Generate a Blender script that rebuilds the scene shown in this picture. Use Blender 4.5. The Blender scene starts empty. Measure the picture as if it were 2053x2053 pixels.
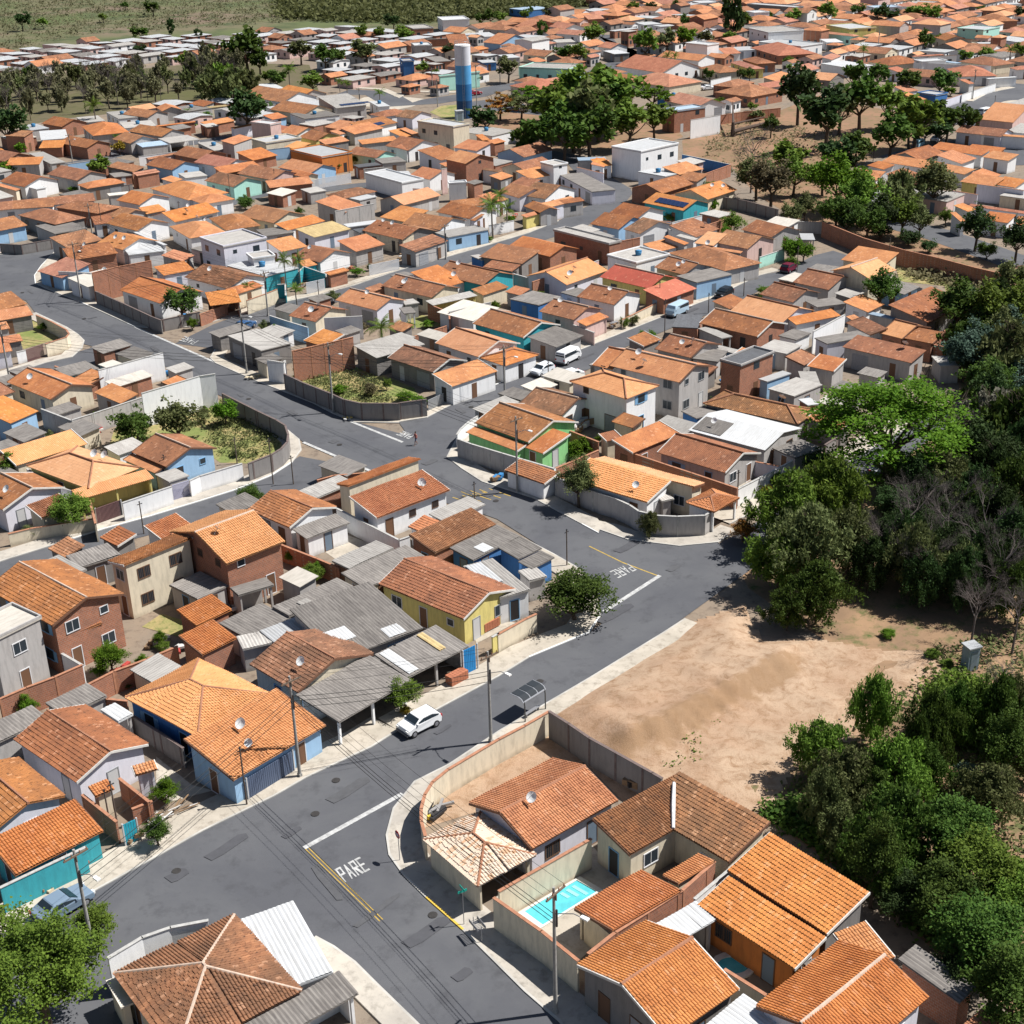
import bpy, bmesh, math, random
import numpy as np
from mathutils import Vector, Matrix
random.seed(7); rng=np.random.default_rng(7)
sc=bpy.context.scene
# ---------------------------------------------------------------- camera, sky, sun, exposure
F=2815.;CC=1026.5;H=66.
_d=np.array([1190.-CC,7000.-CC,F]); _d/=np.linalg.norm(_d); _u=-_d
_f=np.array([0,0,1.]); _Y=_f-_u*_f.dot(_u); _Y/=np.linalg.norm(_Y); _X=np.cross(_Y,_u)
M3=np.array([_X,_Y,_u])
cam=bpy.data.cameras.new("camera"); cam.lens=F/2053*36; cam.sensor_width=36; cam.clip_start=1; cam.clip_end=8000
co=bpy.data.objects.new("camera",cam); sc.collection.objects.link(co); sc.camera=co
cx=M3@np.array([1,0,0]); cy=M3@np.array([0,-1,0]); cz=-(M3@np.array([0,0,1]))
mw=Matrix.Identity(4)
for i in range(3):
    mw[i][0]=cx[i]; mw[i][1]=cy[i]; mw[i][2]=cz[i]
mw[2][3]=H; co.matrix_world=mw
SUN_EL=math.radians(55); SUN_AZ=math.radians(8)
sv=Vector((math.cos(SUN_EL)*math.cos(SUN_AZ),math.cos(SUN_EL)*math.sin(SUN_AZ),math.sin(SUN_EL)))
w=bpy.data.worlds.new("World"); sc.world=w; w.use_nodes=True
nt=w.node_tree; sky=nt.nodes.new('ShaderNodeTexSky'); sky.sky_type='NISHITA'; sky.sun_disc=False
sky.sun_elevation=SUN_EL; sky.sun_rotation=math.pi/2-SUN_AZ
nt.links.new(sky.outputs[0],nt.nodes['Background'].inputs[0]); nt.nodes['Background'].inputs[1].default_value=0.05
sl=bpy.data.lights.new("sun",'SUN'); sl.energy=5.0; sl.angle=math.radians(.5); sl.color=(1,.97,.925)
so=bpy.data.objects.new("sun",sl); sc.collection.objects.link(so); so.rotation_euler=sv.to_track_quat('Z','Y').to_euler()
sc.view_settings.view_transform='Standard'; sc.view_settings.look='None'; sc.view_settings.exposure=0.58; sc.view_settings.gamma=1
sc.cycles.max_bounces=5; sc.cycles.diffuse_bounces=2; sc.cycles.transparent_max_bounces=4
# ---------------------------------------------------------------- survey: tile coordinates of the plan -> ground points
TL={'A1':(0,1500,550),'A2':(500,1500,550),'A3':(1000,1500,550),'A4':(1500,1500,550),
'B1':(0,1050,500),'B2':(500,1050,500),'B3':(1000,1050,500),'B4':(1500,1050,550),
'C1':(0,700,400),'C2':(400,700,400),'C3':(800,700,400),'C4':(1200,700,400),'C5':(1600,700,453),
'D1':(0,400,400),'D2':(400,400,400),'D3':(800,400,400),'D4':(1200,400,400),'D5':(1600,400,453),
'E1':(0,0,410),'E2':(400,0,410),'E3':(800,0,410),'E4':(1200,0,410),'E5':(1643,0,410),'Z':(0,0,2053)}
def px(tok,cur='Z'):
    if '/' in tok: cur,tok=tok.split('/')
    x,y=map(float,tok.split(',')); t=TL[cur]; k=t[2]/1932.
    if cur=='Z': return x,y
    return t[0]+x*k,t[1]+y*k
def G(p,z=0.):
    r=M3@np.array([p[0]-CC,p[1]-CC,F]); t=(z-H)/r[2]
    return np.array([r[0]*t,r[1]*t,z])
def scr(P):
    v=np.array([P[0],P[1],P[2]-H]); c=M3.T@v
    return c[0]/c[2]*F+CC, c[1]/c[2]*F+CC
def PT(s,cur='Z',z=0.):
    return [G(px(t,cur),z) for t in s.split()]
def mpp(y):   # metres per source pixel across the line of sight on the ground
    a=G((1026,y)); return np.linalg.norm(a-np.array([0,0,H]))/F
# ---------------------------------------------------------------- materials
MATS={}
class N:
    def __init__(s,name):
        s.m=bpy.data.materials.new(name); s.m.use_nodes=True; s.t=s.m.node_tree; s.b=s.t.nodes['Principled BSDF']
        s.b.inputs['Specular IOR Level'].default_value=.25
    def n(s,k,**kw):
        x=s.t.nodes.new('ShaderNode'+k)
        for a,v in kw.items(): setattr(x,a,v)
        return x
    def l(s,a,b): s.t.links.new(a,b)
    def math(s,op,a,b=None,c=None):
        x=s.n('Math',operation=op)
        for i,v in enumerate((a,b,c)):
            if v is None: continue
            if isinstance(v,(int,float)): x.inputs[i].default_value=v
            else: s.l(v,x.inputs[i])
        return x.outputs[0]
    def coord(s,kind='Object'):
        return s.n('TexCoord').outputs[kind]
    def noise(s,sc_,co_,det=3,rough=.55,dist=0):
        x=s.n('TexNoise'); x.inputs['Scale'].default_value=sc_; x.inputs['Detail'].default_value=det; x.inputs['Roughness'].default_value=rough; x.inputs['Distortion'].default_value=dist
        s.l(co_,x.inputs['Vector']); return x.outputs['Fac']
    def ramp(s,f,st):
        x=s.n('ValToRGB'); e=x.color_ramp.elements
        while len(e)<len(st): e.new(.5)
        for i,(p,c) in enumerate(st): e[i].position=p; e[i].color=(*c,1) if len(c)==3 else c
        s.l(f,x.inputs[0]); return x.outputs[0]
    def mix(s,f,a,b,bt='MIX'):
        x=s.n('Mix',data_type='RGBA',blend_type=bt)
        for i,v in ((0,f),(6,a),(7,b)):
            if isinstance(v,(int,float)): x.inputs[i].default_value=v
            elif isinstance(v,tuple): x.inputs[i].default_value=(*v,1)
            else: s.l(v,x.inputs[i])
        return x.outputs[2]
    def bump(s,h,st=.5,d=.05):
        x=s.n('Bump'); x.inputs['Strength'].default_value=st; x.inputs['Distance'].default_value=d
        s.l(h,x.inputs['Height']); s.l(x.outputs[0],s.b.inputs['Normal'])
    def col(s,c,r=.8):
        if isinstance(c,tuple): s.b.inputs['Base Color'].default_value=(*c,1)
        else: s.l(c,s.b.inputs['Base Color'])
        s.b.inputs['Roughness'].default_value=r; return s.m
def sep(a,co_):
    x=a.n('SeparateXYZ'); a.l(co_,x.inputs[0]); return x.outputs
def comb(a,x,y,z=0.):
    c=a.n('CombineXYZ')
    for i,v in enumerate((x,y,z)):
        if isinstance(v,(int,float)): c.inputs[i].default_value=v
        else: a.l(v,c.inputs[i])
    return c.outputs[0]
def tile_mat(name,c1,c2,c3,dirt,near,spec=.5,white=0):
    a=N(name); o=a.coord(); s_=sep(a,o); oi=a.n('ObjectInfo').outputs['Random']
    cell=comb(a,a.math('FLOOR',a.math('MULTIPLY',s_[0],4.5)),a.math('FLOOR',a.math('MULTIPLY',s_[1],2.7)),oi)
    wn=a.n('TexWhiteNoise'); a.l(cell,wn.inputs['Vector'])
    off=a.n('VectorMath',operation='ADD'); a.l(o,off.inputs[0]); a.l(comb(a,a.math('MULTIPLY',oi,91.),a.math('MULTIPLY',oi,37.),0.),off.inputs[1])
    big=a.noise(.45,off.outputs[0],4,.62)
    c=a.mix(wn.outputs['Value'],c1,c2)
    c=a.mix(a.ramp(big,[(.40-.06*dirt,(0,0,0)),(.62,(1,1,1))]),c,c3) if dirt else c
    sm=a.noise(2.6,off.outputs[0],4,.7)
    c=a.mix(a.ramp(sm,[(.56,(0,0,0)),(.70,(.65*spec*1.4,)*3)]),c,(.085,.045,.03))
    stv=a.n('VectorMath',operation='MULTIPLY'); a.l(off.outputs[0],stv.inputs[0]); stv.inputs[1].default_value=(2.4,.5,1)
    c=a.mix(a.ramp(a.noise(1.,stv.outputs[0],5,.75),[(.53,(0,0,0)),(.70,(.2+.26*dirt/3,)*3)]),c,(.11,.06,.042))
    lt=a.math('GREATER_THAN',wn.outputs['Value'],.955)
    c=a.mix(a.math('MULTIPLY',lt,.28),c,(.74,.42,.26))
    if white:
        c=a.mix(a.math('MULTIPLY',a.math('GREATER_THAN',a.math('ADD',wn.outputs['Value'],a.math('MULTIPLY',big,.8)),.66),.72),c,(.60,.50,.41))
    br=a.math('ADD',.92,a.math('MULTIPLY',oi,.18))
    hv=a.n('HueSaturation'); a.l(a.math('ADD',.93,a.math('MULTIPLY',a.math('FRACT',a.math('MULTIPLY',oi,7.3)),.14)),hv.inputs['Saturation']); a.l(br,hv.inputs['Value']); a.l(a.math('ADD',.496,a.math('MULTIPLY',oi,.012)),hv.inputs['Hue']); a.l(c,hv.inputs['Color'])
    if not near:
        h=a.math('ADD',a.math('ABSOLUTE',a.math('SINE',a.math('MULTIPLY',s_[0],14.1))),a.math('MULTIPLY',a.math('FRACT',a.math('MULTIPLY',s_[1],2.7)),.5))
        a.bump(h,.8,.05)
    return a.col(hv.outputs[0],.85)
RO={'n':((.56,.235,.098),(.48,.19,.074),(.40,.15,.062),1,.5),'o':((.42,.175,.078),(.35,.138,.06),(.24,.10,.05),2,1.0),
'm':((.44,.20,.10),(.27,.11,.055),(.17,.085,.048),3,1.2),'l':((.64,.315,.155),(.58,.27,.125),(.53,.24,.11),1,.25),
'p':((.48,.205,.13),(.41,.17,.105),(.34,.135,.085),1,.6),'r':((.50,.13,.085),(.44,.11,.07),(.40,.1,.065),1,.3),
'w':((.50,.27,.15),(.56,.34,.22),(.52,.37,.26),1,.5)}
def sheet_mat(name,base,dirt,near,met=0.,rough=.7,freq=35.5):
    a=N(name); o=a.coord(); s_=sep(a,o); oi=a.n('ObjectInfo').outputs['Random']
    off=a.n('VectorMath',operation='ADD'); a.l(o,off.inputs[0]); a.l(comb(a,a.math('MULTIPLY',oi,71.),0.,0.),off.inputs[1])
    sh=a.n('TexWhiteNoise'); a.l(comb(a,a.math('FLOOR',a.math('MULTIPLY',s_[0],1.)),a.math('FLOOR',a.math('MULTIPLY',s_[1],.45)),oi),sh.inputs['Vector'])
    st=a.n('VectorMath',operation='MULTIPLY'); a.l(off.outputs[0],st.inputs[0]); st.inputs[1].default_value=(3,.6,1)
    n1=a.noise(1.2,st.outputs[0],5,.7)
    c=a.mix(a.math('MULTIPLY',sh.outputs['Value'],.38),base,dirt)
    c=a.mix(a.ramp(n1,[(.42,(0,0,0)),(.66,(.8,.8,.8))]),c,dirt)
    hv=a.n('HueSaturation'); a.l(a.math('ADD',.8,a.math('MULTIPLY',oi,.4)),hv.inputs['Value']); a.l(c,hv.inputs['Color'])
    if not near: a.bump(a.math('SINE',a.math('MULTIPLY',s_[0],freq)),.7,.03)
    a.b.inputs['Metallic'].default_value=met
    return a.col(hv.outputs[0],rough)
SH={'f':((.24,.22,.20),(.12,.108,.10)),'g':((.42,.40,.37),(.27,.25,.23)),'z':((.50,.51,.52),(.40,.40,.39)),
'k':((.12,.125,.135),(.085,.085,.09)),'c':((.55,.51,.45),(.40,.37,.32)),'y':((.52,.40,.20),(.30,.21,.10)),'b':((.33,.42,.52),(.24,.32,.4))}
WA={'W':(.80,.80,.80),'C':(.68,.60,.46),'B':(.30,.47,.66),'D':(.23,.215,.205),'G':(.27,.60,.25),'Y':(.66,.56,.20),'P':(.62,.44,.40),'T':(.05,.36,.42),
'L':(.66,.65,.71),'S':(.42,.40,.385),'O':(.55,.19,.05),'N':(.06,.18,.42),'E':(.42,.72,.62)}  # L: white plaster with the lilac cast of shade put into its colour
def wall_mat(name,c):
    a=N(name); o=a.coord(); oi=a.n('ObjectInfo').outputs['Random']
    off=a.n('VectorMath',operation='ADD'); a.l(o,off.inputs[0]); a.l(comb(a,a.math('MULTIPLY',oi,50.),0.,0.),off.inputs[1])
    st=a.n('VectorMath',operation='MULTIPLY'); a.l(off.outputs[0],st.inputs[0]); st.inputs[1].default_value=(2.2,2.2,.45)
    n1=a.noise(1.1,st.outputs[0],5,.7); n2=a.noise(.6,off.outputs[0],3)
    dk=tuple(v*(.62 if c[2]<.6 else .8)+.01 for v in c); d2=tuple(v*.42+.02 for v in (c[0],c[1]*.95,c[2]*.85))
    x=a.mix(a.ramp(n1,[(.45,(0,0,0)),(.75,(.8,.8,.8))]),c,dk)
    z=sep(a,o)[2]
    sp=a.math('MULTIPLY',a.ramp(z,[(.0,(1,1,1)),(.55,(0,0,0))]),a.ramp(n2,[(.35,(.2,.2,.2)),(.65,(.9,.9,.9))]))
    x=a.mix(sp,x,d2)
    return a.col(x,.9)
def brick_mat():
    a=N('red_hollow_brick'); o=a.coord(); s_=sep(a,o)
    b=a.n('TexBrick'); a.l(comb(a,a.math('ADD',s_[0],s_[1]),s_[2],0.),b.inputs['Vector'])
    b.inputs['Color1'].default_value=(.40,.155,.085,1); b.inputs['Color2'].default_value=(.30,.12,.07,1); b.inputs['Mortar'].default_value=(.34,.27,.22,1)
    b.inputs['Scale'].default_value=1.; b.inputs['Brick Width'].default_value=.3; b.inputs['Row Height'].default_value=.2; b.inputs['Mortar Size'].default_value=.014
    n1=a.noise(.9,o,5,.7)
    return a.col(a.mix(a.ramp(n1,[(.45,(0,0,0)),(.7,(.7,.7,.7))]),b.outputs[0],(.22,.12,.085)),.95)
def simple(name,c,r=.7,met=0.,n=0.,ns=3.):
    if name in MATS: return MATS[name]
    a=N(name); a.b.inputs['Metallic'].default_value=met
    if n:
        f=a.noise(ns,a.coord(),4,.65); MATS[name]=a.col(a.mix(a.ramp(f,[(.35,(0,0,0)),(.68,(1,1,1))]),c,tuple(v*(1-n) for v in c)),r)
    else: MATS[name]=a.col(c,r)
    return MATS[name]
NAMES={'n':'orange_clay_tile','o':'brown_clay_tile','m':'mottled_clay_tile','l':'pale_orange_tile','p':'pinkish_tile','r':'red_tile','w':'whitewashed_tile',
'f':'dark_fibre_cement','g':'pale_fibre_cement','z':'white_metal_sheet','k':'black_sheet','c':'concrete_slab','y':'straw_yellow_sheet','b':'blue_grey_sheet'}
def RM(k,near):
    key=('roof',k,near)
    if key not in MATS:
        nm=NAMES[k]+('_relief' if near else '')
        if k in RO: c=RO[k]; MATS[key]=tile_mat(nm,c[0],c[1],c[2],c[3],near,c[4],k=='w')
        else: MATS[key]=sheet_mat(nm,SH[k][0],SH[k][1],near or k=='c',0,.75 if k!='z' else .5)
    return MATS[key]
WN={'W':'white','C':'cream','B':'blue','D':'dark cement','G':'green','Y':'yellow','P':'pink','T':'turquoise','L':'lilac','S':'grey','O':'orange','N':'navy','E':'mint','R':'bare brick'}
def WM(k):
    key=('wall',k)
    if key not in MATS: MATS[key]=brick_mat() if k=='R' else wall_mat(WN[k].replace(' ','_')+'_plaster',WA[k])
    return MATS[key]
def leaf_mat(name,c1,c2,tr=.3):
    a=N(name); g=a.n('NewGeometry'); oi=a.n('ObjectInfo').outputs['Random']
    n1=a.noise(1.6,a.coord(),2)
    f=a.math('ADD',a.math('MULTIPLY',g.outputs['Random Per Island'],.6),a.math('MULTIPLY',n1,.5))
    c=a.mix(f,c1,c2); hv=a.n('HueSaturation'); a.l(a.math('ADD',.75,a.math('MULTIPLY',oi,.5)),hv.inputs['Value']); a.l(a.math('ADD',.485,a.math('MULTIPLY',oi,.03)),hv.inputs['Hue']); a.l(c,hv.inputs['Color'])
    a.b.inputs['Specular IOR Level'].default_value=.15
    a.col(hv.outputs[0],.75)
    t=a.n('BsdfTranslucent'); a.l(hv.outputs[0],t.inputs[0]); mx=a.n('MixShader'); mx.inputs[0].default_value=tr
    a.l(a.b.outputs[0],mx.inputs[1]); a.l(t.outputs[0],mx.inputs[2]); a.l(mx.outputs[0],a.t.nodes['Material Output'].inputs[0])
    return a.m
def ground_mat(name,c1,c2,c3,s1=.08,s2=1.2,bump=.3,rough=.95,a1=(.4,.6),a2=(.5,.7)):
    a=N(name); o=a.coord(); n1=a.noise(s1,o,6,.65,.4); n2=a.noise(s2,o,6,.7)
    c=a.mix(a.ramp(n1,[(a1[0],(0,0,0)),(a1[1],(1,1,1))]),c1,c2); c=a.mix(a.ramp(n2,[(a2[0],(0,0,0)),(a2[1],(1,1,1))]),c,c3)
    if bump: a.bump(n2,bump,.15)
    return a.col(c,rough)
# ---------------------------------------------------------------- mesh and object helpers
COL=sc.collection
class MB:
    def __init__(s): s.v=[];s.f=[];s.mi=[];s.k=0
    def add(s,vs,fs,mi=0):
        vs=np.asarray(vs,float).reshape(-1,3); s.v.append(vs); s.f+= [tuple(i+s.k for i in f) for f in fs]; s.mi+=[mi]*len(fs); s.k+=len(vs); return s
    def box(s,x0,x1,y0,y1,z0,z1,mi=0):
        v=[(x,y,z) for z in (z0,z1) for y in (y0,y1) for x in (x0,x1)]
        return s.add(v,[(0,2,3,1),(4,5,7,6),(0,1,5,4),(2,6,7,3),(0,4,6,2),(1,3,7,5)],mi)
    def prism(s,pts,dz,mi=0):    # polygon of 3-D points, thickened downwards by dz
        p=np.asarray(pts,float); n=len(p); q=p.copy(); q[:,2]-=dz
        if np.cross((p[1]-p[0])[:2],(p[2]-p[1])[:2])<0: p=p[::-1];q=q[::-1]
        return s.add(np.vstack([p,q]),[tuple(range(n)),tuple(range(2*n-1,n-1,-1))]+[(i,i+n,(i+1)%n+n,(i+1)%n) for i in range(n)],mi)
    def tube(s,a,b,r0,r1=None,n=8,mi=0,cap=True):
        r1=r0 if r1 is None else r1; a=np.array(a,float); b=np.array(b,float); d=b-a; L=np.linalg.norm(d); d/=L
        t=np.cross(d,[0,0,1.]) if abs(d[2])<.95 else np.cross(d,[1.,0,0]); t/=np.linalg.norm(t); u=np.cross(d,t)
        an=np.arange(n)*2*math.pi/n; ring=np.outer(np.cos(an),t)+np.outer(np.sin(an),u)
        fs=[(i,(i+1)%n,(i+1)%n+n,i+n) for i in range(n)]
        if cap: fs+=[tuple(range(n-1,-1,-1)),tuple(range(n,2*n))]
        return s.add(np.vstack([a+ring*r0,b+ring*r1]),fs,mi)
    def build(s,name,mats,parent=None,smooth=False):
        me=bpy.data.meshes.new(name); v=np.vstack(s.v)
        me.from_pydata(v.tolist(),[],s.f)
        for m in (mats if isinstance(mats,(list,tuple)) else [mats]): me.materials.append(m)
        if any(s.mi): me.polygons.foreach_set('material_index',s.mi)
        if smooth: me.polygons.foreach_set('use_smooth',[True]*len(me.polygons))
        me.update(); return link(name,me,parent)
def link(name,me,parent=None,loc=None,rz=0,sc_=None,mat=None):
    o=bpy.data.objects.new(name,me); COL.objects.link(o)
    if parent is not None: o.parent=parent
    if loc is not None: o.location=loc
    if rz: o.rotation_euler=(0,0,rz)
    if sc_ is not None: o.scale=sc_ if isinstance(sc_,(tuple,list)) else (sc_,)*3
    return o
THINGS=[]
def thing(name,look,cat,loc=(0,0,0),rz=0,group=None,full=None,me=None,ref=None,kindname=None):
    o=link(name,me,None,tuple(loc),rz); o['category']=cat
    if group: o['group']=group
    THINGS.append((o,look,cat,full,scr(ref if ref is not None else loc))); return o
def struct(o,kind='structure'): o['kind']=kind; return o
def qmesh(v,fq):
    me=bpy.data.meshes.new('m'); v=np.asarray(v,dtype=np.float32); fq=np.asarray(fq,dtype=np.int32)
    me.vertices.add(len(v)); me.vertices.foreach_set('co',v.ravel()); me.loops.add(fq.size); me.loops.foreach_set('vertex_index',fq.ravel())
    me.polygons.add(len(fq)); me.polygons.foreach_set('loop_start',np.arange(len(fq),dtype=np.int32)*4); me.polygons.foreach_set('loop_total',np.full(len(fq),4,dtype=np.int32))
    me.update(calc_edges=True); return me
# ---------------------------------------------------------------- roofs
def relief(mb,poly,down,kind):  # V rows follow the slope
    """real clay tile / corrugated sheet relief laid over a planar polygon"""
    P=np.asarray(poly,float); d=np.array(down,float); d/=np.linalg.norm(d)
    n=np.cross(P[1]-P[0],P[2]-P[1]); n/=np.linalg.norm(n); n=n if n[2]>0 else -n
    d=d-n*d.dot(n); d/=np.linalg.norm(d); t=np.cross(n,d); o=P[0]
    T=(P-o)@t; S=(P-o)@d
    if kind=='tile': per,amp,prof,row=.215,.066,[(0,0),(.16,.72),(.40,1),(.62,.75),(.78,0)],.35
    else: per,amp,prof,row=.30,.045,[(0,0),(.25,.5),(.5,1),(.75,.5)],None
    V=[];Q=[];k=0; o=o+n*.04
    nc=max(1,int((T.max()-T.min())/per)); pw=(T.max()-T.min())/nc
    for i in range(nc):
        tc=T.min()+(i+.5)*pw; ss=[]
        for a in range(len(P)):
            b=(a+1)%len(P)
            if (T[a]-tc)*(T[b]-tc)<0: ss.append(S[a]+(S[b]-S[a])*(tc-T[a])/(T[b]-T[a]))
        if len(ss)<2: continue
        s0,s1=min(ss),max(ss)
        if s1-s0<.1: continue
        off=np.array([(T.min()+(i+q[0])*pw,q[1]*amp) for q in prof]+[(T.min()+(i+1)*pw,0)]); m=len(off)
        if row:
            nr=max(1,round((s1-s0)/row)); e=np.linspace(s0,s1,nr+1); lines=[]
            for r in range(nr): lines+= [(e[r],0.008),(e[r+1]+.03,.062)]
        else: lines=[(s0,.01),(s1,.01)]
        jit=rng.normal(0,.007,len(lines)); sag=.03*math.sin(tc*.9+T.max())
        for (s_,h),jj in zip(lines,jit): V.append(o+np.outer(off[:,0]+jj*.6,t)+s_*d+np.outer(off[:,1]+h+jj+sag+.02*math.sin(s_*1.3+tc*.4),n))
        for r in range(len(lines)-1):
            for j in range(m-1): Q.append((k+r*m+j,k+(r+1)*m+j,k+(r+1)*m+j+1,k+r*m+j+1))
        k+=len(lines)*m
    if V: mb.add(np.vstack(V),Q)
def cap_line(mb,a,b,r=.13):
    a=np.array(a,float); b=np.array(b,float); mb.tube(a,b,r,r,6)
FOOT=[]
def obb(c,u,L,W): return (c[:2].copy(),u[:2].copy(),L/2,W/2)
def overlap(A,B,m=0.):
    d=B[0]-A[0]
    if np.hypot(*d)>A[2]+A[3]+B[2]+B[3]: return False
    for X in (A,B):
        for ax in (X[1],np.array([-X[1][1],X[1][0]])):
            def ext(Y): v=np.array([-Y[1][1],Y[1][0]]); return Y[2]*abs(ax@Y[1])+Y[3]*abs(ax@v)
            if abs(d@ax)>ext(A)+ext(B)+m: return False
    return True
TMPL={}
def tmpl(kind,var=0):
    if (kind,var) in TMPL: return TMPL[(kind,var)]
    wd,ht={'window':(1.25,1.05),'small_window':(.75,.65),'door':(.9,2.1),'garage_door':(2.5,2.25)}[kind]
    fr=MB(); t=.08
    fr.box(-wd/2-t,wd/2+t,-.05,.0,ht,ht+t); fr.box(-wd/2-t,wd/2+t,-.07,.0,-t,0)
    fr.box(-wd/2-t,-wd/2,-.05,.0,0,ht); fr.box(wd/2,wd/2+t,-.05,.0,0,ht)
    if kind=='window' and var<3: fr.box(-.025,.025,-.045,.0,0,ht)
    if 'window' in kind and var in (1,3):
        for q in range(1,7): x_=-wd/2+wd*q/7; fr.box(x_-.012,x_+.012,-.07,-.055,0,ht)
    if kind=='window' and var==4:
        for x_ in (-wd/2-.55,wd/2+.05): fr.box(x_,x_+.5,-.05,-.01,0,ht)
    def me(mb,m):
        o=mb.build('t',m); x=o.data; bpy.data.objects.remove(o); return x
    pa=MB(); 
    if kind=='garage_door':
        for k in range(8): pa.box(-wd/2,wd/2,-.03-.012*(k%2),.0,ht*k/8,ht*(k+1)/8)
    else: pa.box(-wd/2,wd/2,-.025,.0,0,ht)
    fm=[simple('painted_frame',(.62,.62,.63),.6),simple('brown_frame',(.14,.08,.05),.6),simple('grey_frame',(.28,.29,.30),.5),simple('brown_frame',(.14,.08,.05),.6),simple('blue_shutter',(.20,.38,.58),.6)][var]; pm=simple('window_glass_dark',(.035,.045,.055),.15) if 'window' in kind else simple(('door_wood','door_blue_grey','door_white','door_wood','door_dark')[var],((.16,.085,.05),(.15,.2,.26),(.5,.5,.5),(.16,.085,.05),(.04,.035,.035))[var],.6) if kind=='door' else simple('garage_metal',(.30,.31,.33),.5,0,.2)
    TMPL[(kind,var)]=(me(fr,fm),me(pa,pm)); return TMPL[(kind,var)]
def opening(kind,parent,x,y,z,ang,detail,var=0):
    a,b=tmpl(kind,var); nm={'small_window':'window'}.get(kind,kind)
    if detail: o=link(nm,a,parent,(x,y,z),ang); link('pane' if 'window' in kind else 'leaf_panel',b,o)
    else: link(nm,b,parent,(x,y,z),ang)
def facade(parent,p0,p1,storeys,rnd,detail,garage=False):
    """openings along wall line p0->p1 (outward normal to the right of travel)"""
    d=np.array([p1[0]-p0[0],p1[1]-p0[1]]); L=np.hypot(*d)
    if L<1.8: return
    ang=math.atan2(d[1],d[0]); n=max(1,int(L/(3.1 if detail else 4)))
    vr=rnd.choice((0,0,1,2,3,4))
    for st in range(storeys):
        dr=rnd.randrange(n) if st==0 else -1; gd=(dr+1)%n if garage and st==0 and n>1 else -1
        for i in range(n):
            f=(i+.5)/n; x=p0[0]+d[0]*f; y=p0[1]+d[1]*f; z=st*2.8
            if i==gd: opening('garage_door',parent,x,y,.02,ang,detail,vr)
            elif i==dr: opening('door',parent,x,y,.05,ang,detail,vr)
            elif rnd.random()<.85: k='small_window' if rnd.random()<.3 else 'window'; opening(k,parent,x,y,z+(1.1 if k=='window' else 1.5),ang,detail,vr)
ROOFW={'n':'bright orange tile','o':'brown-orange tile','m':'dark mottled tile','l':'pale orange tile','p':'pinkish tile','r':'cherry-red tile','w':'whitewashed tile',
'f':'dark corrugated','g':'pale grey','z':'white sheet','k':'black sheet','c':'concrete','y':'straw-yellow','b':'blue-grey'}
SHAPE={'G':'gable','M':'lean-to','F':'flat','H':'hip'}
def dish(parent,x,y,z,r=.42):
    d=MB(); n=14; V=[(0,0,.0)]; Fc=[]
    for k,(rr,zz) in enumerate(((.5,.045),(1,.16))):
        for i in range(n): a=i*2*math.pi/n; V.append((math.cos(a)*r*rr,math.sin(a)*r*rr,zz*r*1.6))
    Fc=[(0,1+i,1+(i+1)%n) for i in range(n)]+[(1+i,1+n+i,1+n+(i+1)%n,1+(i+1)%n) for i in range(n)]
    d.add(V,Fc); o=d.build('satellite_dish',simple('dish_white',(.72,.72,.7),.5),parent)
    o.location=(x,y,z+.75); o.rotation_euler=(math.radians(48),0,-parent.rotation_euler.z+math.radians(random.choice((-40,-30,-20,140))))
    a=MB(); a.tube((0,0,-.62),(0,0,.0),.03,.03,6); a.tube((0,r*.8,.1),(0,0,r*.9),.015,.015,5); a.build('mount_arm',simple('galvanised',(.35,.35,.36),.5,.6),o)
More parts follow.
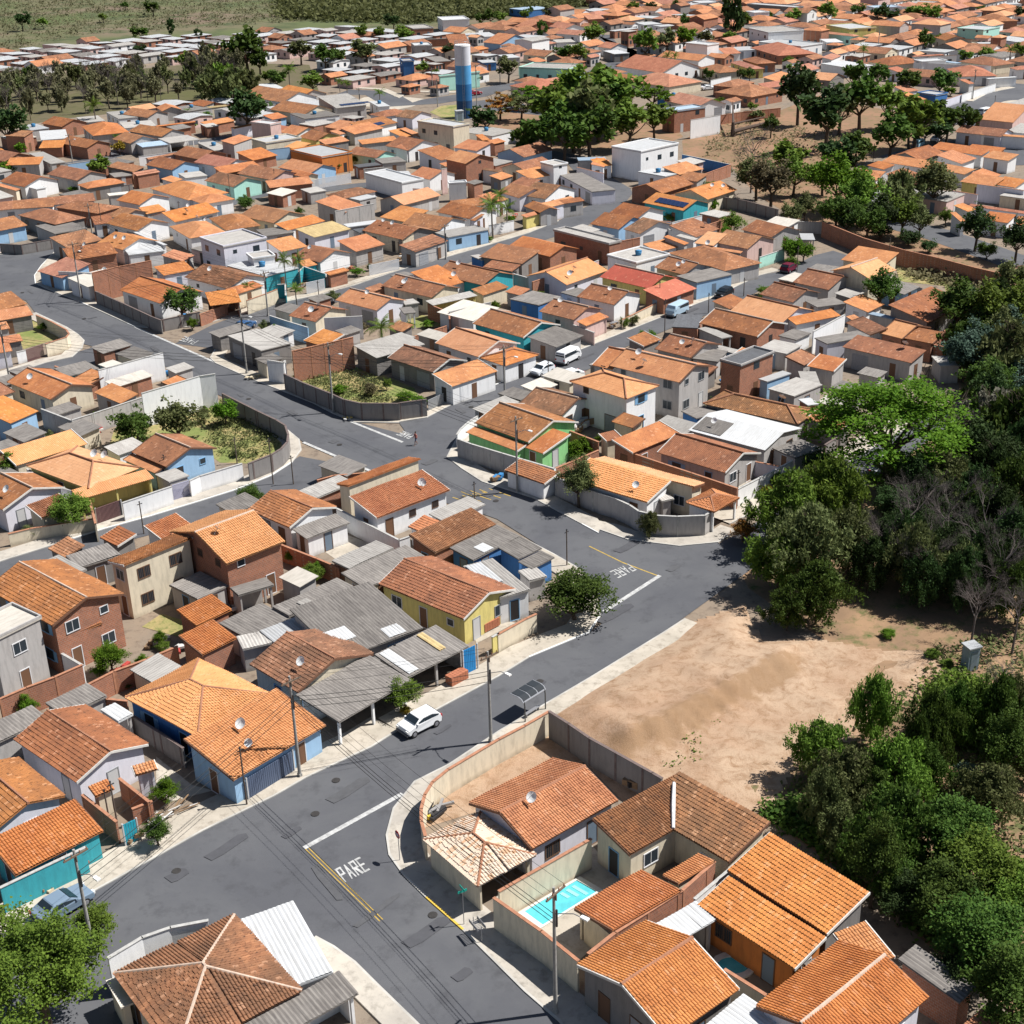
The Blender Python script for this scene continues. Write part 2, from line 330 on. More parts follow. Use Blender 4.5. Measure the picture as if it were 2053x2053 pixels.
def house(sh,A,B,C,roof,wall,e,opts,rnd,idx):
    """sh: G ridge A-B, eave corner C | M high edge A-B, low corner C | F, H rectangle A-B-C ; pixels of the survey"""
    pit={'G':.33,'M':.2,'H':.33,'F':0}[sh]
    if roof not in RO and sh=='M': pit=.1
    if roof not in RO and sh=='G': pit=.2
    wdt=4.
    for _ in range(6):
        top=e+wdt*pit if sh in 'GM' else e
        a,b,c=G(A,top),G(B,top),G(C,e); u=(b-a)[:2]; L=np.hypot(*u); u/=max(L,1e-6); v=np.array([-u[1],u[0]]); q=(c-b)[:2]
        wdt=min(max(abs(q@v),.8),14); s=1 if q@v>0 else -1
    eu=(q@u)*.5; u0=a[:2]@u; u1=b[:2]@u+eu
    if sh in 'FH': u1=b[:2]@u+eu
    L=max(u1-u0,1.); base=a[:2]-u*(a[:2]@u)   # line through a perpendicular foot
    mid=base+u*(u0+L/2)
    W=2*wdt if sh=='G' else wdt
    cen=mid if sh=='G' else mid+v*s*wdt/2
    # local frame: x along u ; y flipped so that the low / front side is -y
    if s>0: u_=-u
    else: u_=u
    rz=math.atan2(u_[1],u_[0]); c3=np.array([cen[0],cen[1],0.])
    dist=np.hypot(*cen); near=dist<150; det=dist<175; far=dist>290
    look=f"{ROOFW[roof]}-roofed"
    opn='open' in opts
    cat='shed' if opn or (L*W<26) else 'house'
    nm={'house':'tiled_house' if roof in RO else 'sheet_roofed_house','shed':'shed'}[cat]
    if e>4.4: nm='two_storey_building'; cat='building'
    root=thing(nm,(look,WN[wall],SHAPE[sh],opn,e>4.4),cat,c3,rz,None,None,None,np.array([cen[0],cen[1],e]))
    FOOT.append(obb(cen,u,L,W))
    hl,hw=L/2,W/2; ov=.38 if sh!='F' else .12; ovx=.28 if sh!='F' else .12
    if L<5 or W<4: ov=.2
    x0,x1,y0,y1=-hl+ovx,hl-ovx,-hw+ov,hw-ov
    top=e+(wdt*pit if sh in 'GM' else 0)
    r=MB(); th=.07
    if sh=='G':
        S=[[(-hl,-hw,e),(hl,-hw,e),(hl,0,top),(-hl,0,top)],[(hl,hw,e),(-hl,hw,e),(-hl,0,top),(hl,0,top)]]; D=[(0,-1,-pit),(0,1,-pit)]
    elif sh=='M': S=[[(-hl,-hw,e),(hl,-hw,e),(hl,hw,top),(-hl,hw,top)]]; D=[(0,-1,-pit)]
    elif sh=='F': S=[[(-hl,-hw,e),(hl,-hw,e),(hl,hw,e+.05),(-hl,hw,e+.05)]]; D=[(0,-1,-.01)]; th=.14
    else:
        m=min(hl,hw); zt=e+m*pit
        if hl>=hw: R0,R1=(-hl+m,0,zt),(hl-m,0,zt)
        else: R0,R1=(0,-hw+m,zt),(0,hw-m,zt)
        cs=[(-hl,-hw,e),(hl,-hw,e),(hl,hw,e),(-hl,hw,e)]
        if hl>=hw: S=[[cs[0],cs[1],R1,R0],[cs[2],cs[3],R0,R1],[cs[1],cs[2],R1],[cs[3],cs[0],R0]]; D=[(0,-1,-pit),(0,1,-pit),(1,0,-pit),(-1,0,-pit)]
        else: S=[[cs[0],cs[1],R0],[cs[1],cs[2],R1,R0],[cs[2],cs[3],R1],[cs[3],cs[0],R0,R1]]; D=[(0,-1,-pit),(1,0,-pit),(0,1,-pit),(-1,0,-pit)]
        if abs(hl-hw)<.15: S=[[cs[i],cs[(i+1)%4],(0,0,zt)] for i in range(4)]; D=[(0,-1,-pit),(1,0,-pit),(0,1,-pit),(-1,0,-pit)]
    for s_,d_ in zip(S,D):
        r.prism(s_,th)
        if near and roof!='c' : relief(r,s_,d_,'tile' if roof in RO else 'sheet')
    ro=r.build('roof',RM(roof,near),root)
    if roof in RO and dist<230:
        cp=MB(); tz=.05
        if sh=='G': cap_line(cp,(-hl-.03,0,top+tz),(hl+.03,0,top+tz))
        elif sh=='H':
            if abs(hl-hw)<.15: R0=R1=(0,0,zt)
            else: cap_line(cp,(R0[0],R0[1],zt+tz),(R1[0],R1[1],zt+tz))
            up=lambda p:(p[0],p[1],p[2]+tz)
            if abs(hl-hw)<.15: prs=[(c_,R0) for c_ in cs]
            elif hl>=hw: prs=[(cs[0],R0),(cs[3],R0),(cs[1],R1),(cs[2],R1)]
            else: prs=[(cs[0],R0),(cs[1],R0),(cs[2],R1),(cs[3],R1)]
            for p_,q_ in prs: cap_line(cp,up(p_),up(q_),.11)
        if cp.v: cp.build('ridge_cap',simple('ridge_clay',(.36,.17,.10),.9,0,.3) if rnd.random()<.6 else simple('ridge_mortar',(.55,.42,.33),.9,0,.3),ro)
    if (near or dist<200) and sh in 'GM' and roof in RO and rnd.random()<.7:
        fm_=simple('white_fascia',(.66,.64,.6),.7,0,.2) if rnd.random()<.6 else simple('dark_fascia',(.16,.08,.05),.7)
        for xx in (-hl-.02,hl+.02):
            fb=MB()
            pts=[(-hw,e),(0,top)] if sh=='G' else [(-hw,e),(hw,top)]
            segs=[pts,[(0,top),(hw,e)]] if sh=='G' else [pts]
            for (ya,za),(yb,zb) in segs:
                fb.add([(xx-.04,ya,za+.06),(xx+.04,ya,za+.06),(xx+.04,yb,zb+.08),(xx-.04,yb,zb+.08),(xx-.04,ya,za-.14),(xx+.04,ya,za-.14),(xx+.04,yb,zb-.12),(xx-.04,yb,zb-.12)],[(0,1,2,3),(7,6,5,4),(0,4,5,1),(1,5,6,2),(2,6,7,3),(3,7,4,0)])
            fb.build('fascia_board',fm_,ro)
    # walls
    wl=MB(); ez=e-th-.01
    if opn:
        for xx in np.linspace(x0+.1,x1-.1,max(2,int(L/3.2)+1)): wl.box(xx-.1,xx+.1,y0,y0+.2,0,ez-.05)
        pp=wl; pp.build('post',WM(wall),root); wl=MB()
        zt_=top if sh=='M' else ez; wl.box(x0,x1,y1-.15,y1,0,(top-th-.1 if sh=='M' else ez)-.02); wl.box(x1-.15,x1,y0+.4,y1-.16,0,ez-.03)
        wl.build('wall',WM(wall),root)
    else:
        def prof(y):
            if sh=='G': return e+(hw-abs(y))*pit-th-.015
            if sh=='M': return e+(y+hw)*pit-th-.015
            return ez+(0 if sh=='F' else min(ov,ov)*pit)
        ys=[y0,0,y1] if sh=='G' else [y0,y1]
        if opts.get('slim'): pass
        for xx,flip in ((x0,1),(x1,0)):
            pts=[(xx,y0,0),(xx,y1,0)]+[(xx,y,prof(y)) for y in reversed(ys)]
            wl.add(pts,[tuple(range(len(pts)))[::-1] if not flip else tuple(range(len(pts)))])
        wl.add([(x0,y0,0),(x1,y0,0),(x1,y0,prof(y0)),(x0,y0,prof(y0))],[(0,1,2,3)])
        wl.add([(x1,y1,0),(x0,y1,0),(x0,y1,prof(y1)),(x1,y1,prof(y1))],[(0,1,2,3)])
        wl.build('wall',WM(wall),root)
        stn=2 if e>4.6 else 1
        R=np.array([[math.cos(rz),-math.sin(rz)],[math.sin(rz),math.cos(rz)]]); tocam=-cen/np.linalg.norm(cen)
        for p0,p1,nn in (((x0,y0),(x1,y0),(0,-1)),((x1,y0),(x1,y1),(1,0)),((x1,y1),(x0,y1),(0,1)),((x0,y1),(x0,y0),(-1,0))):
            if (R@np.array(nn))@tocam>-.15 and not opts.get('blind') and L*W>14:
                if far and rnd.random()<.35: continue
                facade(root,p0,p1,stn,rnd,det,garage=wall in 'LDSW' and rnd.random()<.4)
    if sh=='F' and e>3.0 and not opn:
        pb=MB(); hp=.28
        for q in ((-hl,hl,-hw,-hw+.14),(-hl,hl,hw-.14,hw),(-hl,-hl+.14,-hw+.141,hw-.141),(hl-.14,hl,-hw+.141,hw-.141)): pb.box(*q,e+.052,e+hp)
        pb.build('parapet',WM(wall if wall!='R' else 'S'),ro)
    if not far and L*W>40 and not opn and rnd.random()<.42 and sh in 'GMH':
        for _ in range(rnd.choice((1,1,2))):
            yy=-hw*rnd.uniform(.2,.7) if sh!='M' else rnd.uniform(-hw*.5,hw*.6); xx=rnd.uniform(-.6,.6)*hl
            zz=e+(hw-abs(yy))*pit if sh=='G' else e+(yy+hw)*pit if sh=='M' else e+min(hw-abs(yy),hl-abs(xx))*pit
            dish(root,xx,yy,zz,rnd.uniform(.36,.5))
    elif sh=='F' and not opn and L*W>30 and rnd.random()<.3:
        t=MB(); t.tube((0,0,e+.07),(0,0,e+.8),.48,.6,14); t.tube((0,0,e+.8),(0,0,e+.92),.62,.3,14); t.build('water_tank',simple('tank_blue',(.05,.20,.38),.5),root,True)
    for k,v in opts.items():
        if k=='valley':
            gm=MB(); qq=[]
            for (tx,zf) in (('A3/1233,245',.86),('A3/1228,400',.5),('A3/1228,565',.04)):
                zz=e+wdt*pit*zf+.14; P_=G(px(tx),zz); dx_,dy_=P_[0]-cen[0],P_[1]-cen[1]; qq.append((dx_*math.cos(rz)+dy_*math.sin(rz),-dx_*math.sin(rz)+dy_*math.cos(rz),zz))
            gm.tube(qq[0],qq[1],.14,.17,6); gm.tube(qq[1],qq[2],.17,.13,6); gm.build('valley_gutter',simple('gutter_mortar_white',(.6,.6,.6),.8,0,.3),ro)
        if k=='solar':
            n_,m_=v; sp=MB()
            for i in range(n_): 
                x_=-hl*.55+i*1.08; 
                for j in range(m_):
                    ya=-hw*.8+j*1.75; yb=ya+1.65; sp.prism([(x_,ya,e+(hw+ya)*pit+.14),(x_+1.,ya,e+(hw+ya)*pit+.14),(x_+1.,yb,e+(hw+yb)*pit+.14),(x_,yb,e+(hw+yb)*pit+.14)],.04)
            sp.build('solar_panel',simple('solar_glass',(.02,.035,.09),.2),ro)
        if k=='patch':
            for n_,(fx0,fx1,fy0,fy1,col) in enumerate(v):
                sp=MB(); q=[(hl*fx0,hw*fy0),(hl*fx1,hw*fy0),(hl*fx1,hw*fy1),(hl*fx0,hw*fy1)]
                zz=lambda y: (e+(y+hw)*pit if sh=='M' else e+(hw-abs(y))*pit if sh=='G' else e+.05)+.075
                pp=[(x,y,zz(y)) for x,y in q]; sp.prism(pp,.012)
                if near: relief(sp,pp,(0,-1,-pit),'sheet')
                sp.build('replacement_sheet',RM(col,near),ro)
    return root
def parse(txt):
    out=[]; cur='Z'
    for ln in txt.strip().splitlines():
        ln=ln.strip()
        if not ln or ln[0]=='#': continue
        p=ln.split()
        if len(p)==1: cur=p[0]; continue
        sh=p[0]; pts=[px(t,cur) for t in p[1:4]]; roof,wall=p[4],p[5]; o={}; e=2.9 if sh!='F' else 2.75
        for t in p[6:]:
            if t=='open': o['open']=1; e=2.6
            elif t=='blind': o['blind']=1
            elif t=='v': o['valley']=1
            elif t[0]=='e': e=float(t[1:])
            elif t[0]=='s': o['solar']=tuple(map(int,t[1:].split(',')))
            elif t[0]=='p': o['patch']=[tuple(float(v) for v in q.split(',')[:4])+(q.split(',')[4],) for q in t[1:].split(';')]
        out.append((sh,pts,roof,wall,e,o))
    return out
HOUSES='''
A1
G -130,110 195,387 -35,590 o L
M -85,655 520,362 730,583 n T e2.5
H 800,1590 1240,2193 2121,1705 m C e3.1
M 620,275 760,215 800,290 n C e2.4
M 930,130 1085,85 1110,150 n L e2.5 open
F 1655,1225 A2/215,1115 A2/690,1540 z W e2.9
M A2/-60,1950 A2/560,1610 A2/840,1690 f W e2.5 open
F 745,1640 855,1840 920,1790 c C e2.5 blind
B1
G 370,1450 865,1770 588,2003 o L
H 970,1350 1515,1645 2122,1335 l N e3
M 1425,1670 2150,1270 2512,1570 l B e2.7
G 150,300 700,590 375,775 o R e5.4
M 385,810 680,690 800,768 n W e3.4
F 100,625 360,745 -100,900 c S e6.2
M 960,325 1530,95 1330,100 o C e5.4
G 1510,65 1954,-100 2217,135 l R e5.2
F 1310,480 1530,590 1770,480 f S e2.6
F 1780,500 1860,575 2110,465 f S e2.4 open
M 1385,870 1640,750 1840,885 n R e2.6
F 780,1450 890,1395 1035,1475 z S e2.3 open
F 510,255 820,160 950,238 f D
F 250,330 430,257 700,345 g S
B2
G 290,845 650,1042 385,1315 m C e3.1
M 310,665 825,485 1450,770 f S e3 p-.97,-.35,-.55,-.1,z;-.97,-.9,-.6,-.4,z;.2,.62,-.95,-.6,z
F 180,650 690,422 800,495 f S p-.5,-.2,-.9,.1,g
F -235,775 120,610 300,745 f S e2.5
F 80,835 350,735 590,845 z S e2.6
F -100,880 100,835 215,915 g S e2.5
M 710,387 1210,166 1405,275 f C e2.5
G 1200,275 1850,532 1668,745 o Y e3
M C3/100,1800 C3/700,1535 C3/935,1705 o R
M C3/490,1930 C3/940,1705 C3/1180,1812 f N e2.6 p-.5,-.1,-.9,.0,z
M B3/-10,185 B3/170,103 B3/340,190 f N e2.6
M B3/150,295 B3/330,205 B3/430,265 f N e2.5
F 1655,335 1830,287 2232,495 g W e2.9 p-.95,.1,-.3,.9,z
F B3/150,372 B3/270,340 B3/390,405 g S e2.4
M 360,1330 890,1035 1285,1195 f W e2.6 open
M 970,1020 1440,790 1710,950 f S e2.6 open p-.9,-.6,-.9,.9,z;.3,.5,-.5,.9,y
C2
G 690,1375 1095,1543 870,1730 o W
M 900,1745 1320,1590 1455,1685 f W e2.3
M 1450,1430 2168,1165 2412,1370 n W e3
M 1440,1330 2165,1055 2010,1055 n C e3.4
C1
G 270,180 705,348 480,485 n C
M 1080,325 1325,425 1180,532 n S e2.7
M 0,980 690,775 845,915 l C e2.9
H 255,1130 820,1340 1390,1160 l Y e2.9
M 690,1365 1400,1165 1500,1245 l Y e2.4 open
G 1510,820 1840,955 1610,1140 o B
M 1290,1010 1600,1140 1500,1200 n B e2.3
F 1500,1215 1640,1290 1830,1220 g S e2.4
G 10,1200 312,1345 30,1560 o L
M -250,560 60,430 340,612 n B
M -150,370 0,322 145,410 o C
M 1560,320 1700,258 1850,300 n R e2.4
F 520,190 840,110 950,190 f T e2.2
C3
G 975,515 1485,690 1262,905 o G e3.1
M 740,745 1230,925 1150,990 n G e2.4
M 1440,750 1650,820 1405,1015 n G e2.5
G 1330,375 1740,480 1567,642 m W
C4
H -282,312 275,485 582,352 l W e5.3
G 270,0 945,155 785,322 n S e5.2
G D4/100,1430 D4/290,1470 D4/155,1650 n S e4.8
F 1380,168 1730,25 1480,-10 k R e5.2
H 1010,527 1925,728 2130,590 m D
M 1560,690 1850,775 1830,810 n D e2.5
G 1060,618 1800,805 1607,978 z S e3 p-.95,-.2,-.9,-.2,f
M 130,880 590,695 790,815 n R e3
G 750,820 1412,1010 1222,1195 o S
M 250,612 510,690 270,745 o C
M 0,820 250,760 130,880 o C e2.4
M -80,1055 688,1275 482,1490 l W
M -60,1070 855,1318 1090,1322 l C e3.3
H 850,1490 1125,1582 1362,1445 n W e2.6 open
M 560,1430 690,1400 720,1455 g S e2.2 blind
F 800,600 980,690 1140,600 f N e2.4
F 1680,960 1932,1070 2150,950 f S e2.5
F 1550,290 1690,335 1810,215 z B e2.6
F 1640,385 1932,470 2130,330 g S e2.9
F C5/0,430 C5/110,500 C5/160,450 z R e2.8
M C5/150,530 C5/450,620 C5/395,690 n D e2.8
A2
H 1225,650 1610,980 2016,755 w C e2.7 open
A3
G 5,455 605,130 840,368 n L e3
M 662,500 1275,170 1490,430 m C e3.1
M 1275,170 1905,518 1622,806 m C e3.1 v
M 800,1285 1290,1000 1000,870 n C e2.4 open
M 1265,955 1530,790 1400,755 n C e3
M 1100,1240 1390,1075 1530,1210 z S e2.5 open
M A4/155,597 A4/850,1015 A4/558,1315 n D e3.4
M A4/-136,905 A4/545,1332 A4/330,1560 n O e2.7
G 865,1665 1365,1335 1690,1700 n D e3.2
F 1400,2000 1725,1735 A4/240,1920 z S e2.7
A4
G 370,1940 985,1440 1245,1775 n L e3.3
M 600,1310 770,1240 1085,1450 n L e2.6
M 1055,1490 1180,1385 1610,1685 f R e2.8
F 390,1530 440,1572 620,1430 f D e2.3 blind
M 1500,1960 1690,1790 1932,1960 o D e2.7
D1
M -300,970 110,878 258,1010 o R
M -200,1105 240,1030 345,1112 n D e2.5
M -60,1345 150,1310 262,1358 n D e2.4
M -150,1420 40,1390 165,1457 n L e2.5
M -60,1205 30,1190 130,1240 n S e2.4
M 600,463 1030,398 1165,515 o R
G 1110,310 1345,372 1195,490 n W
M 1290,315 1500,405 1700,472 z W e2.9
F 1200,480 1240,530 1600,505 z W e2.6
M 1560,540 1700,472 1862,548 p S e2.5
M 1490,650 1760,598 1905,672 n L
G 1360,742 1740,862 1562,1010 n W
M -200,200 60,150 335,235 o B
H 170,150 530,242 835,175 o D
F 340,255 520,330 860,280 f S e2.5 open
H 530,75 975,140 1150,65 o R
M 880,165 1010,150 1165,215 o W e2.6
G 1180,78 1320,110 1165,188 o S
M 1340,85 1490,58 1660,95 n S
M -60,35 560,0 500,70 o W
H 1640,260 1850,385 2182,310 n W
D2
H 90,180 260,305 585,245 o C
G 540,35 875,105 712,228 o C
M 730,235 1070,150 1240,200 n W e2.6
F 0,375 225,460 658,378 g L e5.8
F 260,640 640,745 960,660 z T e3
F 450,530 540,600 710,530 g W e4.2 blind
M 640,395 880,345 1055,450 n W
G 1060,440 1310,495 1168,608 o W
M 1210,705 1410,655 1435,690 n R e2.4
M 940,600 1060,575 1160,625 n T e2.5
M 930,285 1310,200 1440,290 y L
M 1330,395 1640,320 1770,440 n S
G 1720,200 2130,290 1950,385 o C
F 1390,240 1490,300 1700,195 z S
G 40,618 440,722 292,870 m W
M 250,870 520,785 615,835 n C e2.6
M 50,895 300,865 455,985 n R e2.5 open
G 1020,998 1300,1060 1095,1178 o C
F 270,1320 565,1452 920,1400 g D e3
M 1200,1250 1485,1330 1130,1400 n R
M 1490,1412 1975,1278 2165,1405 g D
G 1460,870 1850,965 1720,1075 n L
G 1900,735 D3/455,848 D3/312,950 o C
M 1600,860 1770,800 1800,850 o R e2.5
F 545,295 660,375 890,300 f S e2.6
F 1480,290 1560,330 1640,300 k S e2.4 open
D3
G 50,1412 500,1550 325,1672 m D
G 550,1240 970,1370 768,1525 l W
M 320,1690 760,1545 955,1660 n W e2.8
H 780,1530 1030,1615 1350,1500 n W e2.7
G 890,1060 1375,1190 1210,1340 o T
M 1240,1330 1520,1215 1780,1320 f S e2.5
M 255,980 690,885 755,930 g Y e2.4 open
M 110,700 450,605 590,810 n W e2.7
G 490,598 970,705 812,830 o T
M 960,420 1360,485 1200,625 o D
M 900,588 1190,635 1080,695 o D e2.5
G 1200,365 1595,462 1465,555 n R
F 1490,300 2070,445 2120,395 g R e3.8
F 1070,965 1370,1030 1550,935 f N
G 1500,972 1835,1052 1690,1165 o P
M 1720,1180 1932,1095 2040,1130 n P e2.6
F 1560,900 1740,950 1870,890 f W
F 690,545 830,600 850,560 g N e2.4 blind
M 0,440 330,330 470,400 o S
G 100,240 200,270 20,385 o D
G 160,135 520,190 400,295 o W
F 340,320 500,375 850,280 g B
G 500,60 800,120 700,190 o W
M 600,110 800,140 760,210 o L e2.5
G 1300,20 1450,80 1370,130 o S
M 1180,150 1330,110 1370,135 n Y e2.5
M 1350,40 1750,-20 1800,10 o S
F 0,980 60,1020 200,1000 g S e2.4
F 0,1050 60,1120 155,1080 f W e2.3 open
M 30,1290 160,1330 -40,1420 g W e2.6
D4
G -70,830 285,905 155,1020 o W
G 160,638 645,747 482,860 r Y
M 430,872 745,762 950,860 r R e2.6
F 80,545 368,622 690,535 g W e3.3
G 680,572 960,642 832,730 o S
F 750,742 970,812 1280,717 f B e3
H 670,515 1245,700 1560,605 o S e2.8
M 430,430 640,380 765,460 n W e2.6
M 630,360 700,332 850,430 n S e3.2
G 1240,312 1565,375 1462,482 o P
M 1060,302 1230,325 1130,450 l W
M 1000,440 1400,500 1370,520 n D e2.5
G 1530,226 1805,295 1690,370 o S
F 970,135 1190,182 1285,130 g R
G 560,-70 945,5 830,110 n T e3 s7,1
G 240,50 480,97 390,195 o W
G 60,150 330,200 200,290 o B
G 430,150 590,195 400,332 m W
G 1130,1060 1685,1185 1542,1330 o R
G 1440,922 1932,1035 1785,1200 l L
G 1700,828 2000,900 1900,1000 m S
G 700,1310 1035,1390 900,1535 o S
F 710,1235 910,1245 1060,1120 k R e2.8
F 960,1250 1200,1350 1290,1320 g S e2.4 open
F 900,1540 1020,1420 1240,1480 f S e2.6
F 1100,1440 1300,1490 1385,1462 g B e2.4
F 1550,1440 1740,1335 1932,1430 g S e2.6
M 750,350 800,330 960,380 g W e2.8
M 0,300 150,350 50,390 g W
F 0,390 170,385 90,430 z B e2.5
M -50,1135 60,1120 115,1140 n P e2.4 open
D5
G 80,620 375,682 272,775 o S
G 450,580 685,500 832,605 l C e4.3 
M 770,900 1175,724 1440,900 o D
M -100,1010 250,940 400,985 n W e2.8
F 140,1185 320,1270 545,1135 f L e3
M 560,1000 740,1090 640,1172 m S
M 410,1000 480,982 560,1030 n S e2.5
G 830,1048 1000,1090 910,1195 l R
M 1010,1090 1210,1128 1190,1240 o R
M 510,1155 1085,1285 980,1400 o S
M 190,1318 420,1365 300,1470 n S
F 60,870 200,940 380,870 f S e2.5
F 600,980 740,1010 920,1020 b S e2.4
F 1140,1340 1240,1455 1365,1390 g S e2.5
F 70,600 280,630 400,580 f D e2.4
F 0,1470 60,1640 170,1520 g S e2.6
F 10,290 30,350 145,340 z S e2.4 open
E1
G 650,1255 940,1305 800,1395 o R
M 410,1350 560,1345 660,1390 n R e2.5
G 510,1100 690,1130 590,1200 o R
F 370,1240 390,1340 640,1290 z W e2.6
H 770,1195 880,1285 1220,1245 n S
G 1180,1255 1350,1295 1230,1355 o S
G 1320,1165 1640,1215 1520,1290 o S
M 1460,1115 1800,1075 1872,1145 n R
G 1250,1010 1480,1040 1400,1112 o S
F 1000,1060 1140,1135 1290,1095 g W
G 1560,975 1620,1010 1530,1050 n S
F 1600,1020 1860,1070 1932,1000 f S
M 130,1235 340,1245 210,1290 o R e4
F 0,1290 100,1330 340,1290 c R e2.8
G -50,1400 160,1440 60,1530 o R
M 100,1510 390,1500 400,1550 n S
F 270,1450 480,1550 620,1530 g S e2.5
G 150,1610 390,1662 220,1765 o W
G 580,1560 870,1620 720,1705 o S
H 730,1745 830,1785 1180,1720 n D
M 1110,1525 1390,1580 1240,1620 o D
G 1500,1460 1760,1510 1610,1605 o B
G 1760,1385 2000,1430 1900,1510 o R
F 1490,1310 1620,1360 1870,1310 g W e2.5 open
F 1280,1355 1350,1395 1580,1360 b S e2.5
G 1240,1795 1470,1840 1300,1932 n W
H 1420,1780 1740,1880 2200,1830 n W
M -50,1890 820,1805 960,1890 o W
M 1520,1690 1640,1650 1700,1700 n W
F 1680,1640 1780,1700 1932,1640 g W
F 1030,1640 1100,1690 1230,1640 f R e2.4
F 1130,1160 1200,1240 1450,1160 g W e2.5
F 720,1110 800,1170 980,1130 g S
F 170,1190 320,1240 440,1200 z S
M -60,1740 0,1720 180,1790 n C
F 270,1770 380,1800 400,1760 z W e2.5
M 1250,1640 1480,1600 1500,1625 p R e3
F 1010,1830 1060,1880 1200,1800 c S e2.5 blind
E2
G 840,825 1070,870 960,920 n S
G 560,865 900,920 830,975 o W
F 510,800 620,850 800,830 z W
M 1110,910 1490,870 1610,1040 g S e3.6 s8,1
G 800,980 1140,1032 970,1082 o C
F 850,1075 1010,1130 1310,1080 f W e3
F 480,1160 650,1180 790,1160 z P e6
F 490,1320 640,1360 950,1300 z C e3.6
G 870,1175 1010,1200 930,1280 n W
G 1060,1220 1215,1255 1100,1332 o Y
M 1120,1340 1370,1300 1395,1332 n D
M 1230,1240 1330,1215 1450,1240 n W
M 1320,1190 1560,1140 1780,1200 n S
M 1410,1140 1700,1080 1900,1150 o W s5,1
H 1600,1080 1750,1110 1990,1060 o W
M 1490,1270 1800,1235 1910,1320 n S
G 1480,1355 1780,1402 1650,1490 o E
F 855,1420 1150,1490 1450,1440 z O e4.2
M 200,1330 400,1262 480,1310 n S e4.6
F -20,1350 170,1440 260,1390 g S
H 1190,1840 1390,1885 1650,1800 m W
G 870,1500 1160,1555 1050,1642 n B
M 130,1570 500,1512 600,1580 n R
G 490,1575 790,1632 700,1706 o P
M 620,1712 1020,1670 1085,1730 n R
G 180,1625 440,1682 330,1770 m E
M -100,1760 150,1790 40,1830 n W
H -100,1880 60,1940 310,1870 n W
M 1090,1900 1250,1845 1580,1932 n S
F 1560,1640 1932,1740 2100,1690 z W e3.4
F 1400,1870 1540,1900 1650,1850 z S
G 900,1610 1060,1650 1000,1680 n C
F 1650,1500 1750,1560 1932,1510 f S
F 1450,1560 1540,1600 1680,1540 k R e2.6
M 1780,1210 1932,1180 2000,1290 n W
M 1840,1390 1960,1330 2060,1370 o W
F 560,1640 620,1680 720,1650 g S e2.5
F 1600,960 1690,1010 1800,1000 z W
F 620,1010 700,1040 800,1000 z W
M 0,940 120,960 60,1010 o S
F 60,1010 120,1030 250,990 y C
F 0,1170 60,1200 190,1190 g R
F 1200,1800 1100,1760 960,1790 g S e2.5
E3
G 60,1030 210,1050 130,1122 m L
F 170,1150 460,1195 720,1180 z C e6.4
M 830,1335 960,1305 985,1340 n R
M 720,1290 800,1280 850,1320 n R e2.6
M 0,1180 100,1160 200,1290 n S
G 20,1330 230,1370 100,1422 o W
M 380,1550 470,1530 490,1570 n C
G 570,1440 755,1480 640,1550 n R e4.9
G 770,1460 1060,1502 900,1612 m W
M 850,1660 970,1622 1085,1660 n D
G 220,1570 390,1602 310,1700 n W
F 460,1720 490,1770 625,1700 z W e3.8
M 630,1720 740,1690 790,1720 f R e3.4
M 1100,1610 1330,1565 1450,1650 n W
F 1330,1540 1460,1572 1595,1545 g W e5
F 1510,1650 1880,1845 1990,1760 f L e2.8
G 1070,1730 1270,1785 1140,1872 o L
G 1290,1770 1510,1802 1400,1882 m W
M 1310,1930 1620,1855 1700,1890 n L
M 740,1850 900,1800 1000,1890 n W
M 480,1900 760,1870 830,1932 o C
F 1680,1490 1720,1570 1932,1460 b S
M 1810,1550 1860,1490 1990,1510 n W
F 0,1620 60,1700 140,1680 z S e3
H 1040,810 1250,850 1650,810 p C
M 1200,720 1380,690 1680,740 p C
F 1130,640 1640,660 1700,610 g E e4
F 370,720 430,735 560,590 g E e4.5
G 940,350 1080,365 980,420 n B
G 1500,220 1640,245 1580,280 p W
M 670,430 780,410 850,455 n R
F 110,410 150,440 310,425 z S e3.6
F 740,570 820,610 890,570 z N
M 1210,560 1300,540 1400,570 n S
F 1450,375 1500,410 1660,390 g W
F 360,165 420,200 660,180 z W e4.5
F 50,245 130,275 330,265 g R e3.5
F 490,330 620,350 700,310 z W
F 720,310 800,350 930,340 z W
F 260,370 280,390 460,330 f R
F 0,560 60,600 120,560 g N e5
F 1580,430 1680,460 1720,430 z C e3.6
F 930,520 1030,560 1120,530 z S
F 240,540 380,600 460,560 f R
G 1250,225 1330,240 1250,275 p R
M 1740,150 1900,140 1932,175 p R
M 440,380 640,370 660,420 o R
F 1040,80 1200,100 1640,60 b N e3
E4
F 120,1390 370,1432 790,1362 z W e6.4
M 600,1575 850,1515 970,1600 n S
F 370,1622 640,1670 750,1635 z W e3
M -80,1490 60,1475 125,1560 n W
F 600,1030 740,1060 990,1010 b R e5.4
G 760,920 1050,985 940,1022 p W
H 1090,870 1570,935 1870,800 o R
M 1500,790 1700,760 1870,790 p S
H 230,760 620,815 1030,775 p C
H 100,715 250,740 390,730 o S
G 350,590 770,650 620,692 p W
G 640,445 1100,492 1040,540 n W
H 940,640 1180,700 1330,660 o C
H 1240,590 1460,662 1550,640 p Y
H 1350,560 1520,612 1660,585 o R
F 820,410 1040,432 1130,412 z W e6
H 1430,450 1740,540 2200,480 p R
M 1120,480 1260,470 1360,500 p W
F 1510,400 1932,445 2100,410 z W e3.4
F 1180,450 1300,490 1500,460 z W
F 1420,270 1690,330 2000,260 g W e6
